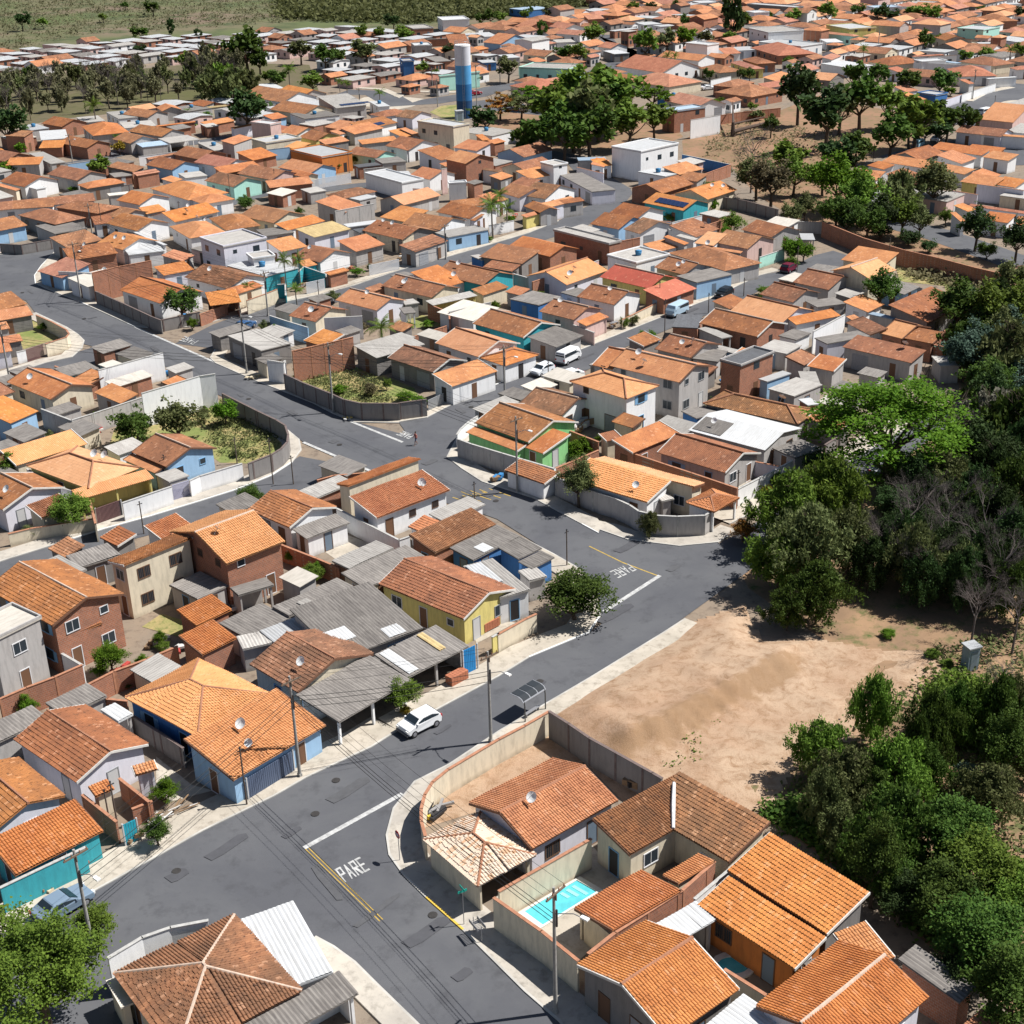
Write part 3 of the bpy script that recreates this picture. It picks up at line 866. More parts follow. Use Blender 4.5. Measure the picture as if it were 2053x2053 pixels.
F 40,480 160,515 280,497 z D
F 100,290 200,300 330,260 z R
F 640,930 760,915 880,870 b N e2.6
F 1390,110 1500,130 1590,110 z W e4.5
M 1550,730 1700,680 1880,700 n C
G 70,420 180,435 130,460 p W
F 330,215 480,245 560,215 z W
F 510,240 620,260 700,235 z W
M 870,290 960,265 1030,290 n C
F 880,10 980,35 1090,15 z W
F 1400,40 1870,75 1920,60 z D e4
E5
H 450,580 800,645 850,560 o C
M 640,640 750,620 830,670 p W
H 1310,580 1610,620 1890,600 o C
H 1200,650 1350,740 1650,700 p W
M 700,800 800,785 950,850 p W
M 760,870 850,852 985,940 n R
F 920,880 1110,905 1205,880 z N e3.6
M 1540,1170 1990,1200 1960,1300 n W
M 1140,1335 1620,1400 1540,1470 n W
M 1640,1420 1880,1455 1790,1520 n W
M 690,1460 1170,1532 1090,1605 n W
M 560,1520 720,1560 600,1600 n W
M 350,1570 650,1600 520,1700 n W
M 1200,1550 1460,1600 1380,1650 n W
M 1450,1620 1740,1662 1660,1765 n Y
M 1750,1660 1980,1695 1830,1770 n W
M 480,1720 560,1740 500,1810 n W
M D5/1640,100 D5/1870,130 D5/1790,200 n W
M D5/1330,50 D5/1440,20 D5/1500,90 n W
M D5/1300,110 D5/1420,100 D5/1370,190 n W
M D5/1880,140 D5/2050,150 D5/1990,230 n W
F 1570,740 1650,760 1815,715 z W
H 870,530 960,555 1110,500 p W
M 1050,460 1250,450 1340,520 n W
G 1190,310 1310,345 1180,380 o C e3.6
M 1300,320 1430,330 1520,385 p C e3.6
F 1300,270 1580,290 1680,255 z E e5
H 1490,160 1700,215 1840,185 o R
H 860,190 1100,215 1320,210 p W
F 10,600 380,660 410,600 z W e3
F 60,240 340,290 480,250 z Y e5
H 0,310 330,345 370,335 p E e3.6
F 0,370 100,415 200,385 z W
M 20,540 120,500 200,530 p W
F 1480,400 1540,430 1640,395 z N e2.6
F 1140,580 1300,600 1330,590 b W
F 890,570 1020,600 1150,560 z W e4
M 1320,760 1400,750 1440,790 p W
H 1790,640 1900,670 2000,640 p W
M 1210,80 1500,60 1560,110 p W
F 440,60 600,95 700,50 b W e4
F 1700,30 1800,50 1880,30 z W
'''
WALLS='''
A2
2.3 C curved_garden_wall 1240,620 1212,520 1210,430 1235,330 1290,240 1400,150 B3/0,1670 B3/200,1565 B3/390,1455
2.6 D lot_wall B3/390,1455 B3/540,1550 B3/700,1660 B3/1190,1932 A3/1150,215
2.6 C boundary_wall A3/0,1010 A3/600,668 A3/650,640
2.7 C boundary_wall A3/-35,1055 A3/300,1290 A3/560,1500
3.1 R brick_wall A3/630,1450 A3/820,1300 A3/1290,1005 A3/1520,800
2.6 W boundary_wall A3/1380,1065 A3/1640,845
2.4 C boundary_wall A3/1590,1560 A3/1880,1740
3.3 W curved_garden_wall A1/760,1480 A1/1000,1335 A1/1200,1265 A1/1465,1215
1.9 R brick_wall A1/1050,380 A1/840,215 
1.6 R brick_wall A1/930,430 A1/1070,375
2.0 R brick_wall A1/580,330 A1/820,520
2.3 T boundary_wall A1/0,985 A1/600,700
B1
2.6 R brick_wall -10,1362 205,1270 420,1190 635,1095
2.2 R brick_wall 660,1258 880,1145 1140,1050 1375,950
2.0 R brick_wall 660,1262 830,1360 985,1375
1.9 D boundary_wall 1030,1490 1240,1620 1420,1740
2.2 W boundary_wall 400,960 640,1100
1.9 R brick_wall B2/250,165 B2/520,270 B2/700,345
2.2 W boundary_wall C2/1330,1545 C2/1932,1850 B2/1240,100
1.9 C boundary_wall B3/-10,860 B3/215,735 B3/290,700
1.9 Y boundary_wall B2/1880,880 B2/1932,850 
C1
4.6 W whitewashed_wall 1370,430 1932,262 2082,240
3.9 W whitewashed_wall 950,205 1575,35
2.6 S boundary_wall 400,580 690,690 900,625 1370,470
2.1 C boundary_wall 530,165 730,240 880,215
2.3 W boundary_wall 1185,1490 1660,1330
1.9 L metal_gate 1665,1325 1830,1275
2.1 W boundary_wall C1/1835,1275 C2/0,1230 C2/410,1108
1.9 D metal_gate 925,1550 1165,1465
1.5 C boundary_wall 80,1790 290,1740 900,1645
2.2 C boundary_wall 870,1470 925,1690
2.1 W boundary_wall 260,1160 570,1340 690,1370
1.8 C boundary_wall 1490,1200 1660,1325
C2
2.3 D curved_garden_wall 220,430 560,600 740,685 830,740 860,830 850,900 790,965 700,1020 470,1110
2.4 D curved_garden_wall 820,240 1000,325 1270,430 1400,490 1560,525 1932,528 C3/0,522 C3/265,488
1.5 S metal_gate C3/280,500 C3/430,430
2.2 R brick_wall 1140,1270 1300,1225 1600,1200
C3
2.4 S boundary_wall 565,870 700,920 1000,1010 1200,1070 1510,1160 1515,1240 1932,1395 C4/0,1395
2.4 S curved_garden_wall C4/0,1397 C4/160,1445 C4/300,1510 C4/390,1570 C4/560,1612 C4/760,1622 C4/1030,1612 C4/1090,1575
1.8 W boundary_wall 560,830 600,770 680,700 760,650
2.2 R brick_wall 1650,790 1932,900
1.8 R brick_wall 1520,1155 1932,980
2.6 R brick_wall C4/330,1010 C4/640,1115 C4/900,1200 C4/1345,1350
2.2 W boundary_wall C4/1350,1355 C4/1770,1140 C4/1880,1080
1.9 L boundary_wall C4/1510,1090 C4/1740,1135
D1
2.0 C curved_garden_wall 350,1120 500,1185 640,1260 668,1300 640,1335 560,1360 440,1400
1.8 D metal_gate 250,1460 415,1405
1.8 W boundary_wall 160,1480 245,1460
5.0 R tall_brick_wall 888,712 1150,650 1462,592
3.2 W boundary_wall 565,698 885,712
2.2 D boundary_wall 925,890 1200,1010 1480,1140 1560,1170
1.9 D boundary_wall 1570,1165 1932,1090
2.0 C boundary_wall 420,690 500,640 580,690
1.9 D boundary_wall 0,430 200,440 540,380
D2
1.9 R brick_wall 0,1115 265,1015
2.3 C boundary_wall 455,980 640,915 750,870
2.5 T boundary_wall 755,825 830,820 835,930
2.5 T boundary_wall 960,700 1010,650 1215,720
2.0 W metal_gate 1030,810 1210,770
3.6 W boundary_wall 1205,1150 1575,1130
2.6 B boundary_wall 680,1125 850,1180 1050,1240
4.6 R tall_brick_wall 895,1470 1200,1400 1485,1333
3.2 W boundary_wall 655,1555 812,1580 830,1560
3.4 S boundary_wall 1310,115 1690,40
1.9 W metal_gate 1640,640 1932,580
1.8 D boundary_wall 1215,760 1400,715
D3
2.8 S boundary_wall 485,1090 885,995
2.4 R brick_wall 280,1010 485,1095 490,1160
1.8 R brick_wall 150,1325 460,1225
3.0 R brick_wall 1290,800 1660,680
2.4 S boundary_wall 1110,720 1285,770
1.8 P brick_wall 1660,690 1932,590
2.0 P boundary_wall 1690,1215 1890,1290
2.0 W boundary_wall 870,250 970,235 1110,205
1.9 Y boundary_wall 1340,150 1510,110
D4
3.2 W boundary_wall 710,225 1000,155
2.6 W boundary_wall 540,230 710,300
1.9 E boundary_wall 1560,560 1800,480
1.6 C boundary_wall 230,1165 590,990
2.6 R brick_wall 80,430 400,370
2.2 R brick_wall 1000,265 1290,170
2.0 L boundary_wall 600,210 700,215 
D5
2.9 R long_brick_wall 210,190 560,330 900,430 1200,500 1500,580 1760,640 1800,700
2.2 S boundary_wall 0,190 210,195
3.4 W boundary_wall 130,1130 400,985
2.4 R brick_wall 1010,1210 1380,1290 1480,1240
2.2 R brick_wall 1195,1150 1340,1075
2.0 D boundary_wall 870,700 1060,760
1.8 D boundary_wall C5/230,820 C5/340,750
E4
2.6 R brick_wall 670,1745 960,1660 1250,1555
2.6 N boundary_wall 790,1460 1250,1555
4.6 W whitewashed_wall 870,1135 1150,1088
2.2 D boundary_wall 670,1750 830,1790 1100,1850 1400,1900 1700,1980
2.4 R brick_wall 1150,1090 1350,1060 1720,1020
2.0 W boundary_wall 880,590 1060,565
2.2 W boundary_wall 1060,760 1250,720
E5
3.6 W boundary_wall 890,590 1260,610 1620,625
2.2 W boundary_wall 1345,895 1510,840 1665,790
2.2 L boundary_wall 1195,940 1345,890
2.6 R brick_wall 1480,1120 1790,1115
2.3 D boundary_wall 1300,1240 1570,1270
3.4 L boundary_wall 1490,1740 1932,1800
2.4 L boundary_wall 1250,1800 1495,1840
E2
2.8 B boundary_wall 500,1430 850,1390
2.0 W metal_gate 1080,1700 1430,1640
2.2 S boundary_wall 1550,1600 1740,1580
E1
2.4 W boundary_wall 1310,1480 1700,1430
2.2 D boundary_wall 860,1800 1250,1740
3.2 R brick_wall 1250,1650 1490,1610
2.0 B boundary_wall 640,1550 860,1520
E3
2.4 L boundary_wall 1680,1580 1932,1640
2.4 E boundary_wall 1130,640 1510,600
5.4 P chimney_wall 400,1600 450,1590
3.6 W boundary_wall 130,1780 310,1790
'''
POLES='''
A1 535,710 660,1440 lamp
A1 1690,0 1740,405 thin
A3 395,980 400,1870 lamp
A2 335,0 357,205 base B2/315,1180
B2 1848,990 1872,1700 lamp
C3 1118,650 1147,1390 lamp
C2 1235,0 1297,620 lamp2 D2/1215,1385
D1 690,410 790,990 lamp
C2 675,870 715,1310 lamp
D2 395,1030 460,1690 lamp
C3 1000,-40 1025,490 lamp
C1 55,0 100,330 plain D1/15,1190
C2 335,860 365,1110 thin
C2 880,1040 910,1310 thin
C1 810,1250 835,1470 thin
C1 1595,1030 1620,1310 thin
C1 1370,1480 1395,1790 thin
D2 640,690 665,1130 plain
D2 1145,790 1160,990 thin
D3 435,240 455,580 plain
D1 850,40 900,380 plain
D1 965,40 1000,350 plain
D4 640,970 640,1310 thin
D4 585,790 590,1050 thin
D4 1235,520 1235,690 thin
D4 1063,910 1063,1105 thin
D4 1405,770 1405,940 thin
D4 1920,460 1915,790 plain
D5 790,330 770,550 lamp
C4 1345,1180 1345,1430 thin
C4 1455,1490 1455,1860 plain
B3 515,50 528,330 thin
D1 1730,20 1750,220 thin
C3 1437,120 1447,355 thin
C3 727,1300 735,1530 thin
E5 965,1230 960,1370 lamp
E5 500,1360 505,1530 lamp
E5 1470,650 1445,940 plain
E5 1655,905 1640,1110 thin
E1 655,1260 690,1560 lamp
E2 270,1650 300,1932 plain
E2 700,1600 720,1800 plain
E2 1410,1450 1420,1700 plain
E2 1490,830 1520,1080 plain
E3 730,480 735,1000 plain
E3 365,740 365,1010 plain
E3 310,640 318,885 lamp
E3 950,600 955,800 plain
E4 1320,620 1320,800 plain
E5 1655,640 1650,780 plain
E5 545,250 550,500 plain
A1 735,300 775,535 thin
A1 780,240 825,525 thin
B2 1125,940 1145,1180 thin
'''
# ---------------------------------------------------------------- ground
def sheet(name,pts,z,mat,kind='structure'):
    bm=bmesh.new(); P=[(p[0],p[1]) for p in pts]
    vs=[bm.verts.new((x,y,z)) for x,y in P]; f=bm.faces.new(vs)
    if f.normal.z<0 or f.calc_area()==0: pass
    bmesh.ops.triangulate(bm,faces=[f]); bm.normal_update()
    for g in bm.faces:
        if g.normal.z<0: g.normal_flip()
    me=bpy.data.meshes.new(name); bm.to_mesh(me); bm.free(); me.materials.append(mat); o=link(name,me); o['kind']=kind; return o
def inpoly(p,poly):
    x,y=p[0],p[1]; c=False; n=len(poly); j=n-1
    for i in range(n):
        a,b=poly[i],poly[j]
        if (a[1]>y)!=(b[1]>y) and x<(b[0]-a[0])*(y-a[1])/(b[1]-a[1])+a[0]: c=not c
        j=i
    return c
GM={}
def soil_mat():
    a=N('bare_soil'); o=a.coord(); n1=a.noise(.07,o,6,.65,.5); n2=a.noise(.9,o,7,.75,.6); n3=a.noise(6.,o,5,.8)
    c=a.mix(a.ramp(n1,[(.42,(0,0,0)),(.58,(1,1,1))]),(.42,.30,.205),(.37,.24,.155)); c=a.mix(a.ramp(n2,[(.46,(0,0,0)),(.66,(1,1,1))]),c,(.27,.165,.095))
    c=a.mix(a.ramp(n3,[(.56,(0,0,0)),(.70,(.75,.75,.75))]),c,(.17,.12,.07)); c=a.mix(a.ramp(n3,[(.26,(.8,.8,.8)),(.36,(0,0,0))]),c,(.58,.47,.37))
    at=a.n('Attribute'); at.attribute_name='dug'; n4=a.noise(1.8,o,6,.75)
    c=a.mix(a.ramp(a.math('MULTIPLY',at.outputs['Fac'],a.math('ADD',n4,.55)),[(.36,(0,0,0)),(.80,(.8,.8,.8))]),c,(.25,.155,.085))
    a.bump(n3,.6,.12); return a.col(c,.95)
GM['town']=ground_mat('yard_ground',(.24,.185,.135),(.20,.165,.13),(.12,.09,.07),.09,.9,.25)
GM['asphalt']=ground_mat('asphalt',(.084,.086,.095),(.104,.106,.113),(.062,.063,.069),.09,.45,.1,.85,(.40,.60),(.52,.75))
GM['soil']=soil_mat()
GM['belt']=ground_mat('belt_floor',(.12,.10,.06),(.09,.09,.035),(.07,.07,.03),.05,.3,.3)
GM['grass']=ground_mat('dry_grass',(.17,.20,.06),(.33,.26,.12),(.11,.14,.04),.25,1.4,.5)
GM['forest']=ground_mat('forest_floor',(.20,.13,.08),(.30,.19,.11),(.05,.09,.02),.12,.5,.5)
GM['field']=ground_mat('scrub_field',(.095,.115,.045),(.17,.125,.09),(.065,.08,.035),.012,.07,.2,.95,(.42,.62),(.48,.62))
GM['vacant']=ground_mat('red_earth',(.27,.155,.095),(.21,.135,.08),(.13,.12,.05),.08,.5,.4)
GM['concrete']=ground_mat('pavement_concrete',(.46,.42,.36),(.36,.33,.29),(.27,.245,.21),.2,1.1,.1)
GM['pave2']=ground_mat('pale_concrete',(.47,.42,.35),(.38,.34,.28),(.27,.235,.19),.2,1.3,.15)
GM['dug']=ground_mat('dug_soil',(.29,.175,.095),(.22,.13,.07),(.14,.085,.05),.3,1.6,.7)
sheet('ground',[(-2500,-300),(2500,-300),(2500,3500),(-2500,3500)],0,GM['town'])
zc=[.004]
def nz(): zc[0]+=.004; return zc[0]
AREAS=[]; ROADPOLY=[]
def area(name,s,m,block=True,z=None):
    p=PT(s); sheet(name,p,z or nz(),GM[m]); 
    if block: AREAS.append([(q[0],q[1]) for q in p])
    return p
area('field','Z/-900,170 Z/0,112 Z/180,92 Z/400,80 Z/600,64 Z/830,64 Z/1010,50 Z/1200,22 Z/1300,-30 Z/1300,-180 Z/0,-190 Z/-2200,-150','field',False)
area('field','Z/-400,250 Z/0,262 Z/110,240 Z/250,225 Z/330,205 Z/520,190 Z/640,185 Z/620,130 Z/420,125 Z/260,140 Z/0,160 Z/-400,170','belt')
area('ground','E3/950,1000 E3/1640,1000 E4/0,900 E4/600,1100 E4/800,1290 E4/560,1400 E4/0,1400 E3/1300,1400 E3/1000,1250 E3/700,1180','vacant')
area('ground','E4/790,1330 E4/1150,1120 E4/1700,1050 E5/0,900 E5/900,1100 E5/1000,1350 E5/500,1500 E5/250,1600 D5/450,80 D5/1200,250 D5/1932,480 D5/1932,800 D5/1500,640 D5/900,420 D5/0,170 E4/1500,1850 E4/1250,1570 E4/800,1460','vacant')
area('ground','D5/870,700 D5/830,560 D5/480,520 D5/700,480 D5/1800,760 D5/2100,900 D5/1932,1932 D5/1600,1932 D5/1250,740','grass')
area('forest_floor','C4/1450,1800 C4/1700,1450 C5/470,1000 C5/640,1100 C5/1100,760 C5/1400,430 C5/1300,0 C5/2200,0 B4/2200,2000 A4/2200,2100 A4/1600,1700 A4/850,1000 A4/150,500 A4/0,300 B4/100,1650 B4/350,1500 B4/600,1330 B4/900,1000 B4/500,800 B3/1932,500 B3/1800,200','forest')
def dirt_lot():
    poly=[(q[0],q[1]) for q in PT('B3/360,1490 B3/870,1170 B3/1350,880 B3/1480,760 B3/1932,600 B4/100,820 B4/480,800 B4/900,880 B4/1400,900 B4/1500,1200 B4/1000,1300 B4/800,1500 B4/350,1700 A4/150,520 A3/1900,500 A3/1200,320 B3/1080,1932 B3/470,1620')]
    P=np.array(poly); x0,y0=P.min(0); x1,y1=P.max(0); st=.45
    xs=np.arange(x0,x1,st); ys=np.arange(y0,y1,st)
    X,Y=np.meshgrid(xs,ys); 
    b=PT('B3/640,1900 B3/1000,1680 B3/1300,1560 B3/1932,1230 B4/200,1000'); b=[q[:2] for q in b]
    D=np.full(X.shape,1e9); SG=np.zeros(X.shape)
    for p,q in zip(b,b[1:]):
        d=q-p; L=d@d; t=np.clip(((X-p[0])*d[0]+(Y-p[1])*d[1])/L,0,1); dx=X-p[0]-t*d[0]; dy=Y-p[1]-t*d[1]; dd=np.hypot(dx,dy)
        m=dd<D; D=np.where(m,dd,D); SG=np.where(m,np.sign(d[0]*dy-d[1]*dx),SG)
    sd=D*SG
    r=np.random.default_rng(3); Z=np.zeros(X.shape)
    for k in range(26):
        a=r.uniform(0,6.28); f=r.uniform(.25,2.6); Z+=np.sin(X*f*math.cos(a)+Y*f*math.sin(a)+r.uniform(0,6))*.035/f**.5
    ED=np.full(X.shape,1e9)
    for p,q in zip(P,np.roll(P,-1,0)):
        d=q-p; t=np.clip(((X-p[0])*d[0]+(Y-p[1])*d[1])/(d@d),0,1); ED=np.minimum(ED,np.hypot(X-p[0]-t*d[0],Y-p[1]-t*d[1]))
    step=np.clip((sd+2.2)/2.2,0,1); step=step*step*(3-2*step)*1.15*np.exp(-np.clip(sd,0,99)/13.)
    rut=(np.abs(np.sin(X*1.1+Y*.9+2*np.sin(Y*.7)+1.5*np.sin(X*.45)))*.3+np.abs(np.sin(X*3.3-Y*2.1+2*np.sin(Y*1.3)))*.22+r.normal(0,.07,X.shape))*np.exp(-(sd+1.)**2/3.2)
    fd=np.clip((ED-.4)/2.5,0,1); Z=.06+(np.clip(Z,-.05,.3)+step+rut)*fd
    idx={};V=[];Fq=[]
    ins=np.array([[inpoly((x,y),poly) for x in xs] for y in ys])
    for j in range(len(ys)):
        for i in range(len(xs)):
            if ins[j,i]: idx[(j,i)]=len(V); V.append((xs[i],ys[j],Z[j,i]))
    for j in range(len(ys)-1):
        for i in range(len(xs)-1):
            k=[(j,i),(j,i+1),(j+1,i+1),(j+1,i)]
            if all(q in idx for q in k): Fq.append([idx[q] for q in k])
    me=qmesh(V,Fq); me.materials.append(GM['soil']); wob=.9*np.sin(X*1.7+np.sin(Y*1.3)*2)+.6*np.sin(Y*3.1+X*2.3)
    at=me.attributes.new('dug','FLOAT','POINT'); inv=sorted(idx,key=idx.get); at.data.foreach_set('value',[float(np.clip(1-abs(sd[k]+1.1+wob[k]*.5)/2.2,0,1)**.7) for k in inv])
    me.polygons.foreach_set('use_smooth',[True]*len(me.polygons)); o=link('ground',me); o['kind']='structure'
    AREAS.append(poly)
dirt_lot()
area('ground','A2/1240,560 A2/1300,260 A2/1500,110 B3/0,1700 B3/380,1480 B3/700,1680 B3/1150,1932 A3/1200,230 A3/900,400 A3/600,100 A3/300,130 A2/1700,420','soil',z=.02)
area('yard','A3/0,1015 A3/600,670 A3/650,680 A3/880,940 A3/1290,1000 A3/800,1290 A3/560,1500 A3/-30,1060','pave2',z=.03)
area('yard','C2/230,470 C2/560,620 C2/740,710 C2/830,760 C2/860,850 C2/800,950 C2/700,1020 C2/480,1110 C2/200,1100 C2/0,950 C1/1350,1000 C1/1050,960 C1/1100,800 C1/1400,480 C1/1932,620','grass',z=.02)
area('yard','C2/850,260 C2/1270,450 C2/1560,550 C2/1932,550 C3/200,500 C3/150,380 C2/1750,240 C2/1430,150 C2/1400,210 C2/900,260','grass',z=.02)
area('yard','D1/230,1450 D1/560,1350 D1/640,1300 D1/500,1210 D1/350,1150 D1/150,1260 D1/200,1400','grass',z=.02)
area('yard','D3/0,1250 D3/450,1230 D3/420,1140 D3/100,1110 D3/-30,1150','grass',z=.02)
area('yard','B2/560,200 B2/760,90 B2/1090,210 B2/860,330 B2/700,300','pave2',z=.02)
area('yard','B2/1700,780 B2/1932,700 B3/0,740 B3/130,770 B2/1760,930','pave2',z=.03)
area('yard','B1/1100,800 B1/1250,700 B1/1560,790 B1/1390,880','grass',z=.03)
area('yard','A1/1100,60 A1/1350,260 A1/1500,300 A1/1200,380 A1/1100,330','pave2',z=.03)
area('yard','C4/340,1010 C4/470,1040 C4/1240,1230 C4/1450,1290 C4/1340,1350 C4/1100,1280 C4/640,1120','pave2',z=.03)
area('plaza','E2/1330,1000 E2/1560,920 E2/1800,900 E3/280,940 E3/120,1010 E3/-40,1040 E2/1700,1010','pave2',z=.03)
area('grass_patch','E3/290,1060 E3/400,1000 E3/540,990 E3/700,1000 E3/740,1060 E3/560,1160 E3/420,1120','grass')
def strip(name,s,wd,m,z=None,block=True):
    c=[q[:2] for q in PT(s)]; L=[];R=[]
    for i,p in enumerate(c):
        d=(c[min(i+1,len(c)-1)]-c[max(i-1,0)]); d/=np.linalg.norm(d); n=np.array([-d[1],d[0]])*wd/2; L.append(p+n); R.append(p-n)
    pts=L+R[::-1]; sheet(name,pts,z or nz(),GM[m])
    if block: ROADPOLY.append([tuple(q) for q in pts])
    return L,R
RZ=[.058]
def road(name,s):
    RZ[0]+=.002; p=PT(s); sheet(name,p,RZ[0],GM['asphalt']); ROADPOLY.append([(q[0],q[1]) for q in p])
zc[0]=.03
def nz(): zc[0]+=.002; return zc[0]
road('road','A1/-600,1580 A1/0,1330 A1/620,1040 A1/1110,770 A1/1430,590 A1/1932,345 A2/400,215 A2/860,0 B2/1150,1610 B2/1450,1450 B2/1932,1190 B3/240,1040 B3/700,850 B3/850,740 B3/1720,150 C4/1500,1700 C5/460,960 C5/640,850 C5/1040,620 C5/1400,420 C5/1640,440 C5/1150,760 C5/660,1120 B3/1700,540 B3/1270,850 B3/700,1200 B3/0,1610 A2/1400,120 A2/1160,240 A2/1075,320 A2/380,700 A1/700,1500 A1/-600,2400')
road('road','A2/1165,240 A2/1010,430 A2/960,620 A2/980,760 A2/1080,900 A2/1240,1060 A2/1500,1290 A2/1932,1720 A3/420,1932 A3/700,2300 A2/1600,2300 A2/1180,1932 A2/900,1660 A2/750,1510 A2/600,1400 A2/470,1330 A2/0,1800 A1/700,2000 A1/-200,2100 A1/0,1500 A2/380,600')
road('road','B3/800,800 B3/780,600 B3/640,360 B3/430,240 B3/180,110 C3/1350,1900 C3/950,1650 C3/700,1560 C3/480,1500 C2/1932,1400 C2/1660,1190 C2/1000,900 C2/860,790 C2/700,690 C2/150,430 D1/1932,1760 D1/1600,1620 D1/1200,1500 D1/800,1400 D1/660,1270 D1/500,1190 D1/350,1110 D1/250,980 D1/0,930 D1/-400,900 D1/-300,560 D1/0,540 D1/300,520 D1/560,470 D1/480,560 D1/400,640 D1/330,740 D1/340,820 D1/450,870 D1/780,1000 D1/1310,1240 C2/150,130 C2/560,320 C2/720,380 C2/1100,530 C2/1290,630 C2/1480,700 C3/250,880 C3/460,1050 C3/600,1160 C3/800,1290 C3/1300,1450 C3/1932,1790 B3/660,10 B3/1000,130 B3/1400,180 B3/1700,150 B3/1900,300')
road('street','C3/0,715 C3/270,670 C3/480,560 C3/940,350 D3/1280,1650 D3/1932,1390 D4/620,1140 D4/1100,960 D4/1560,740 D4/1800,690 D5/140,480 D5/300,440 D5/480,500 D5/420,560 D5/130,620 D4/1932,790 D4/1550,890 D4/1250,1060 D4/1080,1110 D4/700,1250 D4/340,1400 D4/0,1540 D3/1932,1600 D3/1450,1830 C3/1000,500 C3/840,640 C3/620,760 C3/560,860 C3/460,1050 C3/200,1000')
strip('street','D2/-50,1420 D2/300,1240 D2/700,1090 D2/1500,880 D2/1932,740 D3/480,600 D3/1250,375 D3/1650,245 D4/60,70 D4/170,-60 E4/150,1790 E4/0,1700 E3/1700,1510 E3/1300,1430 E3/900,1470',7,'asphalt')
strip('street','B1/-400,520 B1/0,360 B1/300,240 B1/800,80 C2/200,1500 C2/550,1400 C2/850,1290 C2/1180,1080',6.4,'asphalt')
strip('street','C1/-400,330 D1/-200,1800 D1/100,1725 D1/600,1600 D1/1000,1480',6.5,'asphalt')
strip('street','E2/1350,870 E2/1700,880 E3/0,990 E3/300,960 E3/700,900 E3/900,840 E4/0,690 E4/300,560',10,'asphalt')
strip('street','E3/700,960 E3/1000,1030 E3/1400,1070 E4/0,1050',8,'asphalt')
strip('street','E5/1300,1180 E5/1550,1000 E5/1800,900 E5/2100,810',17,'asphalt')
strip('street','E5/700,1500 E5/1000,1420 E5/1400,1340 E5/1750,1400 E5/2000,1560',8,'asphalt')
strip('street','D5/500,20 D5/900,225 D5/1200,300 D5/1600,440 D5/1932,560',8,'asphalt')
strip('street','E4/1000,830 E4/1400,740 E4/1700,650',7,'asphalt')
strip('street','E3/1932,330 E4/300,650 E4/560,560 E5/0,560',5,'asphalt')
strip('street','E1/640,1560 E1/860,1520 E1/1100,1460 E1/1300,1400 E1/1932,1340 E2/300,1300',6,'asphalt')
strip('street','D1/-100,500 D1/560,440 D1/1000,330 D1/1500,240 D1/1932,110 D2/500,-30 E2/620,1830 E2/1180,1790 E2/1600,1740 E3/0,1870',5.5,'asphalt')
# pavements: raised strips with a kerb
KERB=simple('kerb_concrete',(.50,.48,.44),.9,0,.35,.35); KW=simple('kerb_white_paint',(.66,.66,.64),.8); KY=simple('kerb_yellow_paint',(.62,.42,.07),.8)
def pavement(s,wd,side,m='concrete',paint=None,h=.14):
    c=[q[:2] for q in PT(s)]
    pts=[c[0]]
    for a,b in zip(c,c[1:]):
        n=max(1,int(np.linalg.norm(b-a)/2.5)); pts+=[a+(b-a)*k/n for k in range(1,n+1)]
    nr=[]
    for i in range(len(pts)):
        d=pts[min(i+1,len(pts)-1)]-pts[max(i-1,0)]; d/=np.linalg.norm(d)+1e-9; nr.append(np.array([-d[1],d[0]])*side)
    mb=MB(); n=len(pts); V=[]
    for p,q in zip(pts,nr): V+= [(*(p),0.),(*(p),h),(*(p+q*.16),h+.004),(*(p+q*wd),h),(*(p+q*wd),0.)]
    F_=[];mi=[]; r=random.Random(int(pts[0][0]*10)); st=0
    for i in range(n-1):
        if r.random()<.4: st=r.choice((0,0,0,1 if paint!='y' else 2,0)) if paint else 0
        for k in range(4):
            a=i*5+k; b=a+5
            F_.append((a,b,b+1,a+1) if side>0 else (a,a+1,b+1,b)); mi.append(st+1 if k<2 else 0)
    mb.v=[np.array(V)]; mb.f=F_; mb.mi=mi; mb.k=len(V)
    o=mb.build('pavement',[GM[m],KERB,KW,KY]); o['kind']='structure'
pavement('A1/-600,1580 A1/0,1330 A1/620,1040 A1/1110,770 A1/1430,590 A1/1932,345 A2/400,215 A2/860,0 B2/1150,1610',3.2,1,'pave2')
pavement('B2/1150,1610 B2/1450,1450 B2/1932,1190 B3/240,1040 B3/700,850 B3/790,720 B3/760,580 B3/640,360 B3/430,240 B3/180,110',2.6,1,'pave2','w')
pavement('B3/0,1610 B3/700,1200 B3/1270,850 B3/1440,740',2.3,-1,'pave2')
pavement('B3/0,1610 A2/1400,120 A2/1160,240 A2/1010,430 A2/960,620 A2/980,760 A2/1080,900 A2/1240,1060 A2/1500,1290 A2/1932,1720 A3/420,1932 A3/700,2300',2.6,1,'concrete','y')
pavement('A2/470,1330 A2/600,1400 A2/750,1510 A2/900,1660 A2/1180,1932 A2/1500,2250',1.8,-1,'concrete','w')
pavement('B3/1850,60 B3/1700,150 B3/1400,180 B3/1000,130 B3/660,10 C3/1932,1790 C3/1300,1450 C3/800,1290 C3/600,1160 C3/460,1050 C3/560,860 C3/640,740',2.2,-1,'concrete','w')
pavement('C2/1932,1420 C2/1660,1230 C2/1500,1160',1.6,1,'concrete')
pavement('C2/700,690 C2/860,790 C2/970,880 C2/990,980 C2/900,1100 C2/700,1230 C2/350,1370 C2/0,1480 C1/1440,1630 C1/1000,1750 C1/560,1890 B1/0,300 B1/-200,370',2.3,-1,'concrete','w')
